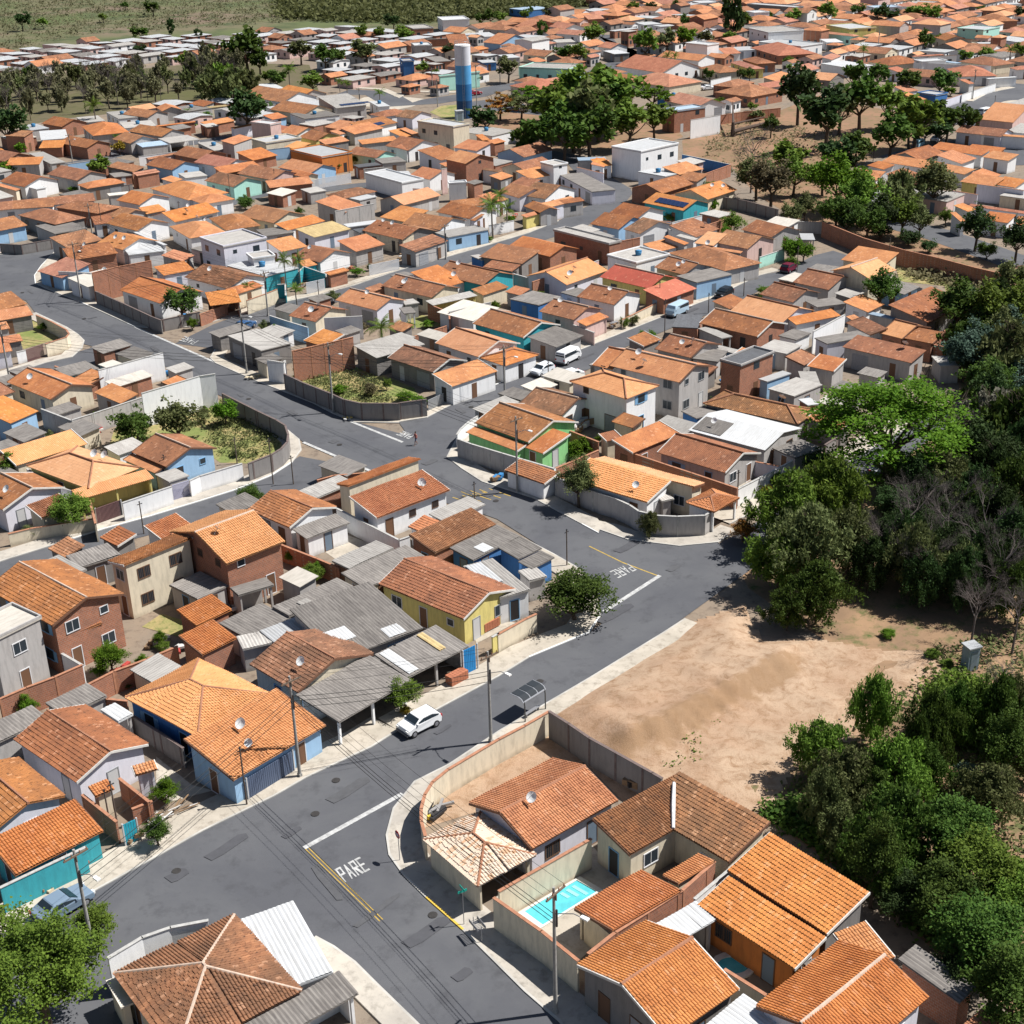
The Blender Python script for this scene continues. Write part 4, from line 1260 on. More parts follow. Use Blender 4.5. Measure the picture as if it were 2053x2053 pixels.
pavement('D1/-100,1760 D1/430,1590 D1/700,1530 D1/800,1440 D1/820,1370 D1/760,1310 D1/650,1240 D1/500,1170 D1/350,1100',2.2,1,'concrete')
pavement('D1/560,475 D1/400,640 D1/330,740 D1/340,820 D1/450,870 D1/780,1000 D1/1310,1240 D1/1500,1245 D1/1830,1240 D2/350,1135 D2/720,1020 D2/1200,920 D2/1500,835 D2/1932,690 D3/450,565 D3/850,450 D3/1250,330 D3/1550,210',2.2,1,'pave2','w')
pavement('D2/620,1250 D2/200,1370 D2/100,1540 C2/150,140 C2/560,320 C2/720,380 C2/1100,530 C2/1290,630 C2/1500,715 C2/1932,720 C3/0,712 C3/270,668 C3/480,560 C3/940,350 D3/1280,1650 D3/1932,1390 D4/620,1140 D4/1100,960 D4/1560,740 D4/1760,690',2.0,1,'pave2','w')
pavement('D1/-300,560 D1/0,540 D1/300,515 D1/560,470',2.0,1,'pave2')
pavement('C5/1040,620 C5/640,850 C5/460,960 C4/1700,1480 C4/1500,1590 C4/1270,1700',3.0,-1,'pave2')
pavement('E5/1450,960 E5/1600,880 E5/1850,830',3,1,'pave2')
pavement('E2/1350,830 E2/1700,850 E3/0,930 E3/100,870 E3/530,880',2.5,1,'pave2')
isl=MB(); c_=G(px('E5/1960,990')); isl.tube((c_[0],c_[1],0),(c_[0],c_[1],.18),7,7,28); o=isl.build('roundabout_island',GM['pave2']); o['kind']='structure'
# painted markings, 4 mm above the asphalt
WP=simple('road_paint_white',(.50,.50,.49),.8,0,.45,2.5); YP=simple('road_paint_yellow',(.48,.33,.08),.8,0,.4,2.5)
MZ=[.0685]
def line(s,wd,mat,name='road_marking'):
    MZ[0]+=.0006; c=[q[:2] for q in PT(s)]; mb=MB()
    for a,b in zip(c,c[1:]):
        d=(b-a)/np.linalg.norm(b-a); n=np.array([-d[1],d[0]])*wd/2
        mb.add([(*(a-n),MZ[0]),(*(b-n),MZ[0]),(*(b+n),MZ[0]),(*(a+n),MZ[0])],[(0,1,2,3)])
    o=mb.build(name,mat); o['kind']='structure'
line('A2/385,708 A2/1078,325',.42,WP); line('A2/395,715 A2/920,1225',.085,YP); line('A2/418,708 A2/940,1212',.085,YP)
line('B3/815,685 B3/1248,405',.45,WP); line('B3/700,178 B3/960,305 B3/1225,405',.16,YP); line('C2/1005,905 C2/1668,1190',.45,WP); line('C2/1465,705 C3/35,905',.4,WP)
line('D1/1310,1238 C2/150,130',.4,WP)
for k in range(5): line(f'C3/{520+95*k},{1440-18*k} C3/{700+95*k},{1500-18*k}',.16,YP)
for k in range(4): line(f'C3/{600+90*k},{1385-10*k} C3/{740+60*k},{1440-22*k}',.12,YP)
def word(org,xdir,up):
    """PARE in tall road letters ; org, xdir, up are ground points of the survey (baseline start, baseline end, top of first letter)"""
    O=G(org)[:2]; X=G(xdir)[:2]-O; U=G(up)[:2]-O; L=X/4.
    MZ[0]+=.0006; mb=MB()
    S={'P':[(0,0,0,1),(0,1,.6,1),(.6,1,.6,.52),(.6,.52,0,.52)],'A':[(0,0,.3,1),(.3,1,.6,0),(.13,.36,.48,.36)],
       'R':[(0,0,0,1),(0,1,.6,1),(.6,1,.6,.52),(.6,.52,0,.52),(.22,.5,.62,0)],'E':[(0,0,0,1),(0,1,.58,1),(0,.5,.5,.5),(0,0,.58,0)]}
    for i,ch in enumerate('PARE'):
        for (x0,y0,x1,y1) in S[ch]:
            a=O+L*(i+x0)+U*y0; b=O+L*(i+x1)+U*y1; d=(b-a)/np.linalg.norm(b-a); w_=.055 if abs(x1-x0)<.35 else .10
            n=np.array([-d[1],d[0]])*w_; a=a-d*.08; b=b+d*.08; MZ[0]+=.00025
            mb.add([(*(a-n),MZ[0]),(*(b-n),MZ[0]),(*(b+n),MZ[0]),(*(a+n),MZ[0])],[(0,1,2,3)])
    o=mb.build('road_word_marking',WP); o['kind']='structure'
T_=lambda s:px(s)
word(T_('A2/675,945'),T_('A2/860,850'),T_('A2/610,862'))
word(T_('B3/1000,318'),T_('B3/850,385'),T_('B3/1060,362'))
word(T_('C2/1185,1160'),T_('C2/1330,1215'),T_('C2/1260,1130'))
word(T_('C3/150,838'),T_('C3/25,796'),T_('C3/92,872'))
word(T_('D1/1920,1372'),T_('D1/1775,1328'),T_('D1/1868,1408'))
# repairs, manholes and drips on the asphalt
PR=random.Random(9); PM=[simple('asphalt_patch_dark',(.080,.081,.089),.9,0,.15,1.5),simple('asphalt_patch_pale',(.094,.095,.101),.9,0,.2,1.5),simple('manhole_iron',(.045,.042,.04),.7,0,.3,4)]
MZ[0]=max(MZ[0],.0)+.001
for s_ in 'A1/1250,900 A1/1600,700 A2/300,600 A2/700,300 A2/550,950 A2/900,1150 A2/1250,1300 A2/1500,1600 B2/1500,1600 B3/300,1250 B3/900,700 B3/1350,350 B3/1000,180 C3/900,1400 C3/300,1100 C2/1300,900 C2/900,620 C2/400,450 D1/900,1150 D1/300,900 D1/1500,1450 C3/600,600 D3/1800,1530 D4/900,1080'.split():
    g=G(px(s_)); a=math.radians((46 if PR.random()<.6 else -60)+PR.uniform(-4,4)); MZ[0]+=.0003; m=MB(); L_,W_=PR.uniform(1.,4.5),PR.uniform(.4,1.1); ca,sa=math.cos(a),math.sin(a)
    m.add([(g[0]+ca*x*L_/2-sa*y*W_/2,g[1]+sa*x*L_/2+ca*y*W_/2,MZ[0]) for x,y in((-1,-.8),(-.4,-1.1),(1,-.9),(1.1,.2),(.8,1),(-.3,.85),(-1.05,1))],[tuple(range(7))]); o=m.build('road_patch',PM[PR.randrange(2)]); o['kind']='structure'
    if PR.random()<.5:
        m=MB(); q=(g[0]+PR.uniform(-3,3)*ca,g[1]+PR.uniform(-3,3)*sa); MZ[0]+=.0003; m.add([(q[0]+.34*math.cos(k*.5236),q[1]+.34*math.sin(k*.5236),MZ[0]) for k in range(12)],[tuple(range(12))]); o=m.build('manhole_cover',PM[2]); o['kind']='structure'
# ---------------------------------------------------------------- houses
rnd=random.Random(11)
for i,(sh,pts,roof,wall,e,o_) in enumerate(parse(HOUSES)): house(sh,*pts,roof,wall,e,o_,random.Random(i*7+1),i)
NHAND=len(FOOT)
# ---------------------------------------------------------------- garden walls
WCOL={'C':'cream','D':'dark cement','W':'white','S':'grey cement block','R':'red brick','T':'turquoise','L':'lilac','B':'blue','Y':'yellow','P':'pink','E':'mint green','N':'navy'}
WALLSEG=[]
def garden_wall(h,k,name,pts):
    P=[G(p,h)[:2] for p in pts]; c=P[0].copy(); mb=MB(); cp=MB(); th=.08
    gate=name=='metal_gate'
    for i,(a,b) in enumerate(zip(P,P[1:])):
        WALLSEG.append((a,b)); d=(b-a); L=np.linalg.norm(d); d=d/L; n=np.array([-d[1],d[0]]); a=a-c; b=b-c
        def slab(m,a,b,t,z0,z1):
            m.add([(*(a-n*t),z0),(*(b-n*t),z0),(*(b+n*t),z0),(*(a+n*t),z0),(*(a-n*t),z1),(*(b-n*t),z1),(*(b+n*t),z1),(*(a+n*t),z1)],[(0,3,2,1),(4,5,6,7),(0,1,5,4),(1,2,6,5),(2,3,7,6),(3,0,4,7)])
        if gate:
            nb=int(L/.14)
            for q in range(nb): p=a+d*(L*q/nb); slab(mb,p,p+d*.09,.02,.08,h)
            slab(cp,a,b,.035,h,h+.07); slab(cp,a,b,.035,.02,.09)
        else:
            slab(mb,a,b,th,0,h)
            if L>2.5 and k in 'RSD':
                for q in range(int(L/2.8)+1): p=a+d*min(L-.2,q*2.8); slab(cp,p,p+d*.2,th+.03,0,h+.01)
            slab(cp,a-d*.03,b+d*.03,th+.045,h+.011,h+.06)
    if gate:
        m={'S':simple('gate_grey',(.38,.39,.4),.5,.3),'L':simple('gate_lilac',(.42,.42,.55),.5),'D':simple('gate_maroon',(.16,.09,.09),.5),'W':simple('gate_white',(.62,.63,.65),.5)}[k]
        look='metal bar gate'; cat='gate'
    else: m=WM(k); look='masonry garden wall'; cat='wall'
    if name=='whitewashed_wall': look='tall stained masonry wall'
    if name=='tall_brick_wall': look='tall bare gable wall'
    if name=='curved_garden_wall': look='curved masonry garden wall'
    if name=='long_brick_wall': look='very long perimeter wall'
    if name=='chimney_wall': look='tall narrow chimney wall'
    q=P[len(P)//2]
    r=thing(name,(WCOL[k] if not gate else {'S':'grey','L':'lilac','D':'maroon','W':'white'}[k],look),cat,(c[0],c[1],0),0,None,None,None,np.array([q[0],q[1],h]))
    mb.build('bars' if gate else 'masonry',m,r)
    capm=simple('coping_clay',(.42,.20,.12),.9,0,.3) if k in 'CRLD' and not gate else simple('coping_cement',(.45,.44,.42),.9,0,.3)
    if k=='D': capm=simple('coping_dark',(.17,.13,.12),.9,0,.3)
    cp.build('rail' if gate else 'coping_and_piers',m if gate else capm,r)
cur='Z'
for ln in WALLS.strip().splitlines():
    p=ln.split()
    if len(p)==1: cur=p[0]; continue
    garden_wall(float(p[0]),p[1],p[2],[px(t,cur) for t in p[3:]])
# ---------------------------------------------------------------- utility poles and wires
CONC=simple('pole_concrete',(.34,.33,.31),.9,0,.3); DKM=simple('dark_metal',(.05,.05,.055),.5,.5); GAL=simple('galvanised',(.35,.35,.36),.5,.6); WIRE=simple('wire_black',(.02,.02,.02),.7)
LAMPW=simple('lamp_glass',(.8,.8,.78),.3)
POLEPOS=[]
def hgt(pb,pt):
    b=G(pb); r=M3@np.array([pt[0]-CC,pt[1]-CC,F]); t=np.hypot(b[0],b[1])/np.hypot(r[0],r[1]); return H+r[2]*t
cur='Z'
for ln in POLES.strip().splitlines():
    p=ln.split(); cur=p[0]; top=px(p[1],cur); base=px(p[2],cur); kind=p[3]
    if len(p)>4: top=px(p[4],cur)
    b=G(base); h=min(max(hgt(base,top),3.),11.5); thin=kind=='thin' or h<6.3
    look='thin bare service pole' if thin else 'concrete utility pole with a street lamp' if 'lamp' in kind else 'concrete utility pole with crossarms'
    t=thing('service_pole' if thin else 'utility_pole',look,'pole',(b[0],b[1],0),math.radians(45+random.uniform(-5,5)),None)
    m=MB()
    if thin: m.tube((0,0,0),(0,0,h),.075,.06,8); m.build('pole',simple('weathered_post',(.14,.11,.09),.9,0,.3),t); m=MB(); m.box(-.3,.3,-.03,.03,h-.25,h-.18); m.tube((0,0,h),(0,0,h+.1),.085,.085,8); m.build('bracket',DKM,t); continue
    m.box(-.13,.13,-.17,.17,0,.4); m.tube((0,0,.38),(0,0,h),.145,.085,10); m.build('pole',CONC,t)
    m=MB(); m.box(-.9,.9,-.2,-.1,h-.45,h-.33); m.box(-.03,.03,-.22,-.1,h-.9,h-.45); m.build('crossarm',simple('crossarm_wood',(.16,.12,.09),.9),t)
    for xx in (-.8,-.3,.3,.8):
        m=MB(); m.tube((xx,-.15,h-.33),(xx,-.15,h-.14),.045,.03,7); m.build('insulator',simple('insulator_brown',(.25,.12,.07),.3),t)
    m=MB(); m.box(-.05,.05,-.25,-.15,h-2.9,h-1.6); m.build('low_voltage_rack',DKM,t)
    if 'lamp' in kind:
        m=MB(); m.tube((0,0,h-2.0),(.0,-1.5,h-1.2),.03,.03,7); m.tube((0,-1.5,h-1.2),(0,-2.2,h-1.15),.03,.03,7); a=m.build('lamp_arm',GAL,t)
        m=MB(); m.prism([(-.12,-2.05,h-1.05),(.12,-2.05,h-1.05),(.14,-2.6,h-1.02),(-.14,-2.6,h-1.02)],.12); m.build('lamp_head',LAMPW,a)
    POLEPOS.append((b[0],b[1],h,base))
def span(a,b,n=3,low=True):
    (x0,y0,h0,_),(x1,y1,h1,_)=a,b; d=np.array([x1-x0,y1-y0]); L=np.linalg.norm(d); pr=np.array([-d[1],d[0]])/L
    r=thing('power_line','bundle of black overhead wires','power line',(x0,y0,0),0,None,None,None,np.array([(x0+x1)/2,(y0+y1)/2,h0-1.]))
    offs=[(-.8,-.15),(0.3,-.15),(.8,-.15)][:n]+([(.1,-1.9),(.1,-2.3),(0,-2.8)] if low else [])
    for o_,dz in offs:
        m=MB(); K=10; prev=None
        for k in range(K+1):
            f=k/K; q=np.array([d[0]*f+pr[0]*o_,d[1]*f+pr[1]*o_,h0+dz+(h1-h0)*f-4*f*(1-f)*L*.018])
            if prev is not None: m.tube(prev,q,.012 if dz>-1 else .022,None,5,0,False)
            prev=q
        m.build('wire',WIRE,r)
def near_pole(s):
    p=px(s); return min(POLEPOS,key=lambda q:(q[3][0]-p[0])**2+(q[3][1]-p[1])**2)
SP=[('A1/660,1440','A2/357,205'),('A2/357,205','B2/1872,1700'),('B2/1872,1700','B3/1480,1000'),('C3/1147,1390','C2/1297,620'),('C2/1297,620','D2/460,1690'),('D2/460,1690','D1/790,990'),('C3/1147,1390','B3/528,330'),
('A3/400,1870','A2/357,205'),('C2/1297,620','C3/1025,490'),('C3/1025,490','D4/640,1310'),('D4/640,1310','D4/1915,790'),('C2/715,1310','C3/1147,1390'),('C2/715,1310','C1/100,330'),('D1/790,990','D2/665,1130'),('D2/665,1130','D3/455,580'),('D3/455,580','E4/0,1700'),
('D1/790,990','D1/1000,350'),('D1/1000,350','D1/900,380'),('D1/1000,350','E2/300,1932'),('E2/300,1932','E2/720,1800'),('E2/720,1800','E2/1420,1700'),('E5/960,1370','E5/505,1530')]
seen=set()
for a,b in SP:
    A_,B_=near_pole(a),near_pole(b)
    L=math.hypot(A_[0]-B_[0],A_[1]-B_[1]); k=tuple(sorted((id(A_),id(B_))))
    if 8<L<95 and k not in seen: seen.add(k); span(A_,B_)
# ---------------------------------------------------------------- vehicles
RUB=simple('tyre_rubber',(.02,.02,.02),.9); RIM=simple('wheel_rim',(.45,.45,.47),.35,.7); GLS=simple('car_glass',(.02,.03,.04),.08); HL=simple('headlamp',(.75,.75,.72),.2); TLR=simple('tail_lamp',(.4,.02,.02),.3)
def car(kind,look,pos,dirp,paint,cat='car'):
    """pos: ground point under the middle ; dirp: point towards which the nose points"""
    P=G(px(pos)); Q=G(px(dirp)); a=math.atan2(Q[1]-P[1],Q[0]-P[0]); mt=simple('car_paint_%02d_%02d_%02d'%tuple(int(v*99) for v in paint),paint,.3)
    if kind=='van':
        L,Wd=4.4,1.7; body=[(-2.18,.35),(2.15,.35),(2.2,.8),(2.1,1.12),(1.82,1.5),(1.62,1.9),(-2.0,1.93),(-2.18,1.6)]; gl=[(1.76,1.2),(1.5,1.75),(-1.98,1.75),(-2.1,1.2)]; cuts=[1.0,.95,.35,.3,-.5,-.55,-1.4,-1.45]
    elif kind=='hatch':
        L,Wd=3.7,1.66; body=[(-1.8,.3),(1.72,.3),(1.84,.55),(1.8,.85),(1.05,1.02),(.42,1.47),(-1.3,1.52),(-1.74,1.02),(-1.84,.7)]; gl=[(.95,1.04),(.38,1.43),(-1.25,1.46),(-1.6,1.04)]; cuts=[.05,-.0,-.75,-.8]
    else:
        L,Wd=4.3,1.7; body=[(-2.1,.28),(2.05,.28),(2.14,.5),(2.08,.8),(.95,.93),(.2,1.38),(-.95,1.4),(-1.75,1.0),(-2.12,.92)]; gl=[(.85,.95),(.18,1.34),(-.92,1.36),(-1.5,1.0)]; cuts=[-.25,-.3,-.95,-.97]
    t=thing({'van':'parked_van','hatch':'parked_car','sedan':'parked_car'}[kind],look,cat,(P[0],P[1],.09),a,None,look if cat!='x' else None)
    zm=max(z for _,z in body); hw=Wd/2
    def half(z): return hw*(1-.14*max(0,(z-.9)/(zm-.9))) if kind!='van' else hw*(1-.07*max(0,(z-1.1)/.85))
    m=MB(); n=len(body)
    ctr=[(x,s*half(z),z) for s in (-1,1) for x,z in body]
    ins=[(x*.97,s*(half(z)+0.0)*.93 if z>zm-.12 else s*half(z),z) for s in (-1,1) for x,z in body]
    m.add(ins,[tuple(range(n))]+[tuple(range(2*n-1,n-1,-1))]+[(i,i+n,(i+1)%n+n,(i+1)%n) for i in range(n)])
    o=m.build('body',mt,t); bv=o.modifiers.new('b','BEVEL'); bv.width=.07; bv.segments=2; bv.limit_method='ANGLE'
    # side glazing split by pillars
    xs=[gl[0][0]-.05]+cuts+[gl[-1][0]+.12]
    for s in (-1,1):
        for q in range(0,len(xs)-1,2):
            xa,xb=xs[q],xs[q+1]
            if xa-xb<.15: continue
            def topx(x):  # roof-line height at x
                zt=gl[1][1]-.07
                if x>gl[1][0]: zt=gl[0][1]+(gl[1][1]-gl[0][1])*(gl[0][0]-x)/(gl[0][0]-gl[1][0]+1e-6)-.05
                if x<gl[2][0]: zt=gl[3][1]+(gl[2][1]-gl[3][1])*(x-gl[3][0])/(gl[2][0]-gl[3][0]+1e-6)-.05
                return max(zt,gl[0][1]+.06)
            zb=gl[0][1]+.04; w_=MB(); pts=[(xa,zb),(xb,zb),(xb,topx(xb)),(xa,topx(xa))]
            w_.add([(x,s*(half(z)+.014),z) for x,z in pts]+[(x,s*(half(z)-.05),z) for x,z in pts],[(0,1,2,3),(7,6,5,4),(0,4,5,1),(1,5,6,2),(2,6,7,3),(3,7,4,0)]); w_.build('side_window',GLS,t)
    for nm,(x0,z0),(x1,z1) in (('windscreen',gl[0],gl[1]),('rear_window',gl[3],gl[2])):
        sg=1 if nm=='windscreen' else -1; w_=MB(); f=.1; a0=(x0+(x1-x0)*f,z0+(z1-z0)*f); a1=(x0+(x1-x0)*.92,z0+(z1-z0)*.92)
        dx=sg*.075; dz=.05
        q=[(a0[0],-half(a0[1])*.88,a0[1]),(a0[0],half(a0[1])*.88,a0[1]),(a1[0],half(a1[1])*.86,a1[1]),(a1[0],-half(a1[1])*.86,a1[1])]
        w_.add([(x+dx,y,z+dz) for x,y,z in q]+[(x-dx,y,z-dz) for x,y,z in q],[(0,1,2,3),(7,6,5,4),(0,4,5,1),(1,5,6,2),(2,6,7,3),(3,7,4,0)]); w_.build(nm,GLS,t)
    wb=.62*L/2
    for xx in (-wb,wb):
        for s in (-1,1):
            w_=MB(); w_.tube((0,s*(hw-.17),0),(0,s*(hw+.03),0),.31,.31,16); o=w_.build('wheel',RUB,t); o.location=(xx,0,.30)
            w_=MB(); w_.tube((0,s*(hw+.031),0),(0,s*(hw+.045),0),.19,.17,12); w_.build('rim',RIM,o)
    fx=max(x for x,_ in body); rx=min(x for x,_ in body)
    for s in (-1,1):
        w_=MB(); w_.box(fx-.14,fx-.0,s*hw*.78-.16,s*hw*.78+.16,.6,.78); w_.build('headlight',HL,t)
        w_=MB(); w_.box(rx-.0,rx+.12,s*hw*.82-.1,s*hw*.82+.1,.72,.95); w_.build('tail_light',TLR,t)
        w_=MB(); w_.box(gl[0][0]-.25,gl[0][0]-.1,s*(hw+.02)-.07,s*(hw+.02)+.07,gl[0][1]-.02,gl[0][1]+.12); w_.build('wing_mirror',mt,t)
    w_=MB(); w_.box(fx-.1,fx+.035,-hw*.9,hw*.9,.3,.48); w_.build('front_bumper',simple('bumper_dark',(.12,.12,.13),.6),t)
    w_=MB(); w_.box(rx-.035,rx+.1,-hw*.9,hw*.9,.32,.5); w_.build('rear_bumper',simple('bumper_dark',(.12,.12,.13),.6),t)
WHT=(.72,.73,.74)
car('hatch','white hatchback parked at the kerb of the wide street beside the pavement tree','B2/1320,1590','B2/1180,1660',WHT)
car('van','white passenger van parked behind the white hatchback on the middle street','C3/1640,125','C3/1740,75',WHT,'van')
car('hatch','white hatchback in front of the white passenger van on the middle street','C3/1390,245','C3/1290,285',(.66,.69,.72))
car('sedan','white car half hidden by a white wall, across the street from the white van','C3/1650,300','C3/1540,330',WHT)
car('van','pale blue and white van parked below the cherry-red roofs','D4/760,1120','D4/670,1160',(.38,.50,.60),'van')
car('hatch','black car parked against the bright blue house','D4/1215,945','D4/1130,985',(.012,.014,.017))
car('hatch','dark red car parked in the shade of the round street tree by the mint wall','D4/1840,700','D4/1900,670',(.12,.01,.03))
car('sedan','blue-grey car parked at the kerb behind the big tree in the bottom left corner','A1/450,1150','A1/600,1060',(.16,.22,.29))
car('sedan','dark blue car parked behind a grey flat roof at the street corner','D2/440,1260','D2/520,1220',(.04,.10,.22))
car('sedan','white car by the dark trees left of the small right-hand houses','E5/1100,1340','E5/1160,1310',WHT)
car('van','pale blue van in the shadow of dark trees near a street lamp','E5/930,1395','E5/980,1370',(.25,.42,.50),'van')
car('sedan','small red car on the street behind the blue water tower','E3/720,900','E3/760,895',(.28,.015,.03))
car('sedan','white car parked under the park trees right of the water tower','E3/1170,1040','E3/1240,1060',WHT)
car('sedan','silver car parked beside another under the park trees','E3/1310,1065','E3/1370,1085',(.4,.45,.5))
car('hatch','pale blue car at the right end of the long teal building','E3/1890,660','E3/1932,650',(.25,.42,.50))
car('sedan','white car by the front wall of the pink-roofed row','E4/1030,850','E4/1080,845',WHT)
car('van','white delivery van parked on the curved street beside a brown wall','E5/1560,1090','E5/1600,1080',WHT,'van')
car('sedan','white car under the spreading bright green tree','C5/760,1010','C5/820,960',WHT)
car('sedan','second pale car lower on the street under the spreading tree','C5/710,1060','C5/760,1010',(.6,.62,.65))
# ---------------------------------------------------------------- bus shelter, signs, street things
def bus_shelter():
    a=G(px('B3/205,1545')); b=G(px('B3/362,1445')); d=(b-a)[:2]; L=np.linalg.norm(d); rz=math.atan2(d[1],d[0])
    t=thing('bus_shelter','','shelter',(a[0],a[1],.12),rz,None,'bus shelter with a curved dark-panelled roof on the pavement by the bare dirt lot')
    prof=[(0,0),(0,1.7),(.06,2.1),(.3,2.4),(.7,2.52),(1.7,2.5)]
    for xx in (0,L):
        m=MB()
        for p,q in zip(prof,prof[1:]): m.tube((xx,p[0],p[1]),(xx,q[0],q[1]),.06,.06,8)
        m.build('post',simple('shelter_steel',(.08,.085,.09),.4,.5),t)
    rp=[(.04,2.15),(.3,2.46),(.7,2.58),(1.75,2.56)]; m=MB()
    for (y0,z0),(y1,z1) in zip(rp,rp[1:]): m.add([(-.15,y0,z0),(L+.15,y0,z0),(L+.15,y1,z1),(-.15,y1,z1),(-.15,y0,z0-.04),(L+.15,y0,z0-.04),(L+.15,y1,z1-.04),(-.15,y1,z1-.04)],[(0,1,2,3),(7,6,5,4),(0,4,5,1),(1,5,6,2),(2,6,7,3),(3,7,4,0)])
    r=m.build('roof_sheet',simple('shelter_grey_sheet',(.32,.33,.35),.3,.4),t)
    for k in range(3):
        m=MB(); x0=-.1+k*(L+.2)/3+.06; x1=-.1+(k+1)*(L+.2)/3-.06; m.prism([(x0,.12,2.285),(x1,.12,2.285),(x1,.30,2.50),(x0,.30,2.50)],.03); m.prism([(x0,.30,2.50),(x1,.30,2.50),(x1,.70,2.61),(x0,.70,2.61)],.03); m.box(x0,x1,.70,1.70,2.59,2.615); m.build('dark_panel',simple('panel_dark',(.035,.04,.045),.35),r)
    m=MB(); m.box(.4,L-.4,.25,.6,.42,.47); m.box(.5,.56,.3,.55,0,.42); m.box(L-.56,L-.5,.3,.55,0,.42); m.build('bench',GAL,t); t.scale=(1,.85,.88)
bus_shelter()
def stop_sign():
    b=G(px('A2/1060,798')); t=thing('stop_sign','','sign',(b[0],b[1],.14),math.radians(-55),None,'red octagonal stop sign on the curved pavement by the corner garden wall')
    m=MB(); m.tube((0,0,0),(0,0,2.5),.03,.03,8); m.build('post',GAL,t)
    m=MB(); P=[(math.cos(math.radians(22.5+45*k))*.34,0,2.3+math.sin(math.radians(22.5+45*k))*.34) for k in range(8)]
    m.add([(x,-.04,z) for x,y,z in P]+[(x,-.06,z) for x,y,z in P],[tuple(range(7,-1,-1)),tuple(range(8,16))]+[(i,(i+1)%8,(i+1)%8+8,i+8) for i in range(8)]); p=m.build('sign_plate',simple('stop_red',(.45,.02,.03),.4),t)
    bpy_txt('PARE',p,(0,-.068,2.3),.22,simple('sign_white',(.8,.8,.8),.5))
def bpy_txt(s,parent,loc,size,mat):
    S={'P':[(0,0,0,1),(0,1,.6,1),(.6,1,.6,.5),(.6,.5,0,.5)],'A':[(0,0,.3,1),(.3,1,.6,0),(.13,.36,.48,.36)],'R':[(0,0,0,1),(0,1,.6,1),(.6,1,.6,.5),(.6,.5,0,.5),(.22,.5,.62,0)],'E':[(0,0,0,1),(0,1,.58,1),(0,.5,.5,.5),(0,0,.58,0)]}
    m=MB()
    for i,ch in enumerate(s):
        for x0,y0,x1,y1 in S[ch]:
            k=lambda x,y:(loc[0]+(i*.8+x-1.5)*size*.75,loc[1],loc[2]+(y-.5)*size)
            m.tube(k(x0,y0),k(x1,y1),size*.07,None,4)
    m.build('lettering',mat,parent)
stop_sign()
def street_sign(pos,look,h=2.7,paint=(.02,.35,.28)):
    b=G(px(pos)); t=thing('street_name_sign','','sign',(b[0],b[1],.14),math.radians(30),None,look)
    m=MB(); m.tube((0,0,0),(0,0,h),.03,.03,8); m.build('post',GAL,t)
    for k,an in ((0,0),(1,90)):
        m=MB(); m.box(-.35,.35,-.012,.012,h+.02+k*.24,h+.22+k*.24); o=m.build('name_plate',simple('sign_green',paint,.5),t); o.rotation_euler=(0,0,math.radians(an))
street_sign('A2/1512,1250','green street name plates on a post beside the shaded wall of the pool house')
def litter_basket():
    b=G(px('A2/1610,1340')); t=thing('litter_basket','','basket',(b[0],b[1],.14),math.radians(-60),None,'grey metal litter rack on two posts at the kerb beside the green street name plates')
    for x in (-.55,.55):
        m=MB(); m.tube((x,0,0),(x,0,1.3),.03,.03,7); m.build('post',GAL,t)
    m=MB()
    for k in range(9): m.box(-.55+k*.13,-.52+k*.13,-.3,.3,1.0,1.03)
    m.box(-.6,.6,-.32,-.29,1.0,1.25); m.box(-.6,.6,.29,.32,1.0,1.25); m.build('basket',GAL,t)
litter_basket()
def pile(name,look,cat,pos,mats,n,sz,spread,seed=1,loc=None):
    b=G(px(pos)); r=random.Random(seed); t=thing(name,'',cat,(b[0],b[1],.14),math.radians(48),None,look); ms=[MB() for _ in mats]
    for k in range(n):
        q=r.randrange(len(mats)); x,y=r.uniform(-spread,spread),r.uniform(-spread*.5,spread*.5); a,b_,c=[r.uniform(.5,1.)*v for v in sz]; z=r.uniform(0,.35)
        co_,si=math.cos(r.uniform(-.5,.5)),0; an=r.uniform(-.6,.6); ca,sa=math.cos(an),math.sin(an)
        V=[(x+ca*i*a/2-sa*j*b_/2,y+sa*i*a/2+ca*j*b_/2,z+kk*c) for kk in (0,1) for j in (-1,1) for i in (-1,1)]
        ms[q].add(V,[(0,2,3,1),(4,5,7,6),(0,1,5,4),(2,6,7,3),(0,4,6,2),(1,3,7,5)])
    for (nm,mt),m in zip(mats,ms):
        if m.v: m.build(nm,mt,t)
BR=simple('brick_orange',(.42,.16,.09),.9,0,.2); FOAM=simple('old_foam',(.55,.47,.33),.9,0,.2); WD=simple('scrap_wood',(.26,.17,.10),.9,0,.3); DBR=simple('debris_white',(.6,.58,.55),.9,0,.3)
pile('discarded_mattress_heap','heap of discarded mattresses and boards on the pavement below the teal garage','rubbish heap','A1/380,960',[('board',WD),('mattress',FOAM)],9,(1.7,.8,.22),.9,2)
pile('rubble_heap','low heap of red rubble on the pavement beside the lamp post near the teal garage','rubble','A1/560,850',[('rubble',BR)],14,(.5,.35,.25),.7,3)
pile('cardboard_heap','brown cardboard boxes dumped beside the turquoise gate','rubbish heap','A1/950,660',[('box',WD)],4,(1.0,.6,.4),.6,4)
pile('frame_heap','pale metal frames and scrap leaning at the pavement edge near a small garden','scrap heap','A1/1210,470',[('frame',DBR),('plank',WD)],16,(1.8,.15,.1),1.6,5)
pile('plank_stack','bundle of upright planks and scrap behind the bright green house','planks','C3/1760,780',[('plank',WD),('board',DBR)],18,(2.2,.15,.9),1.4,6)
pile('rubble_heap','heap of rubble beside the small grey shed below the tall cream wall','rubble','B1/1830,660',[('rubble',DBR),('board',WD)],22,(.9,.5,.3),1.5,7)
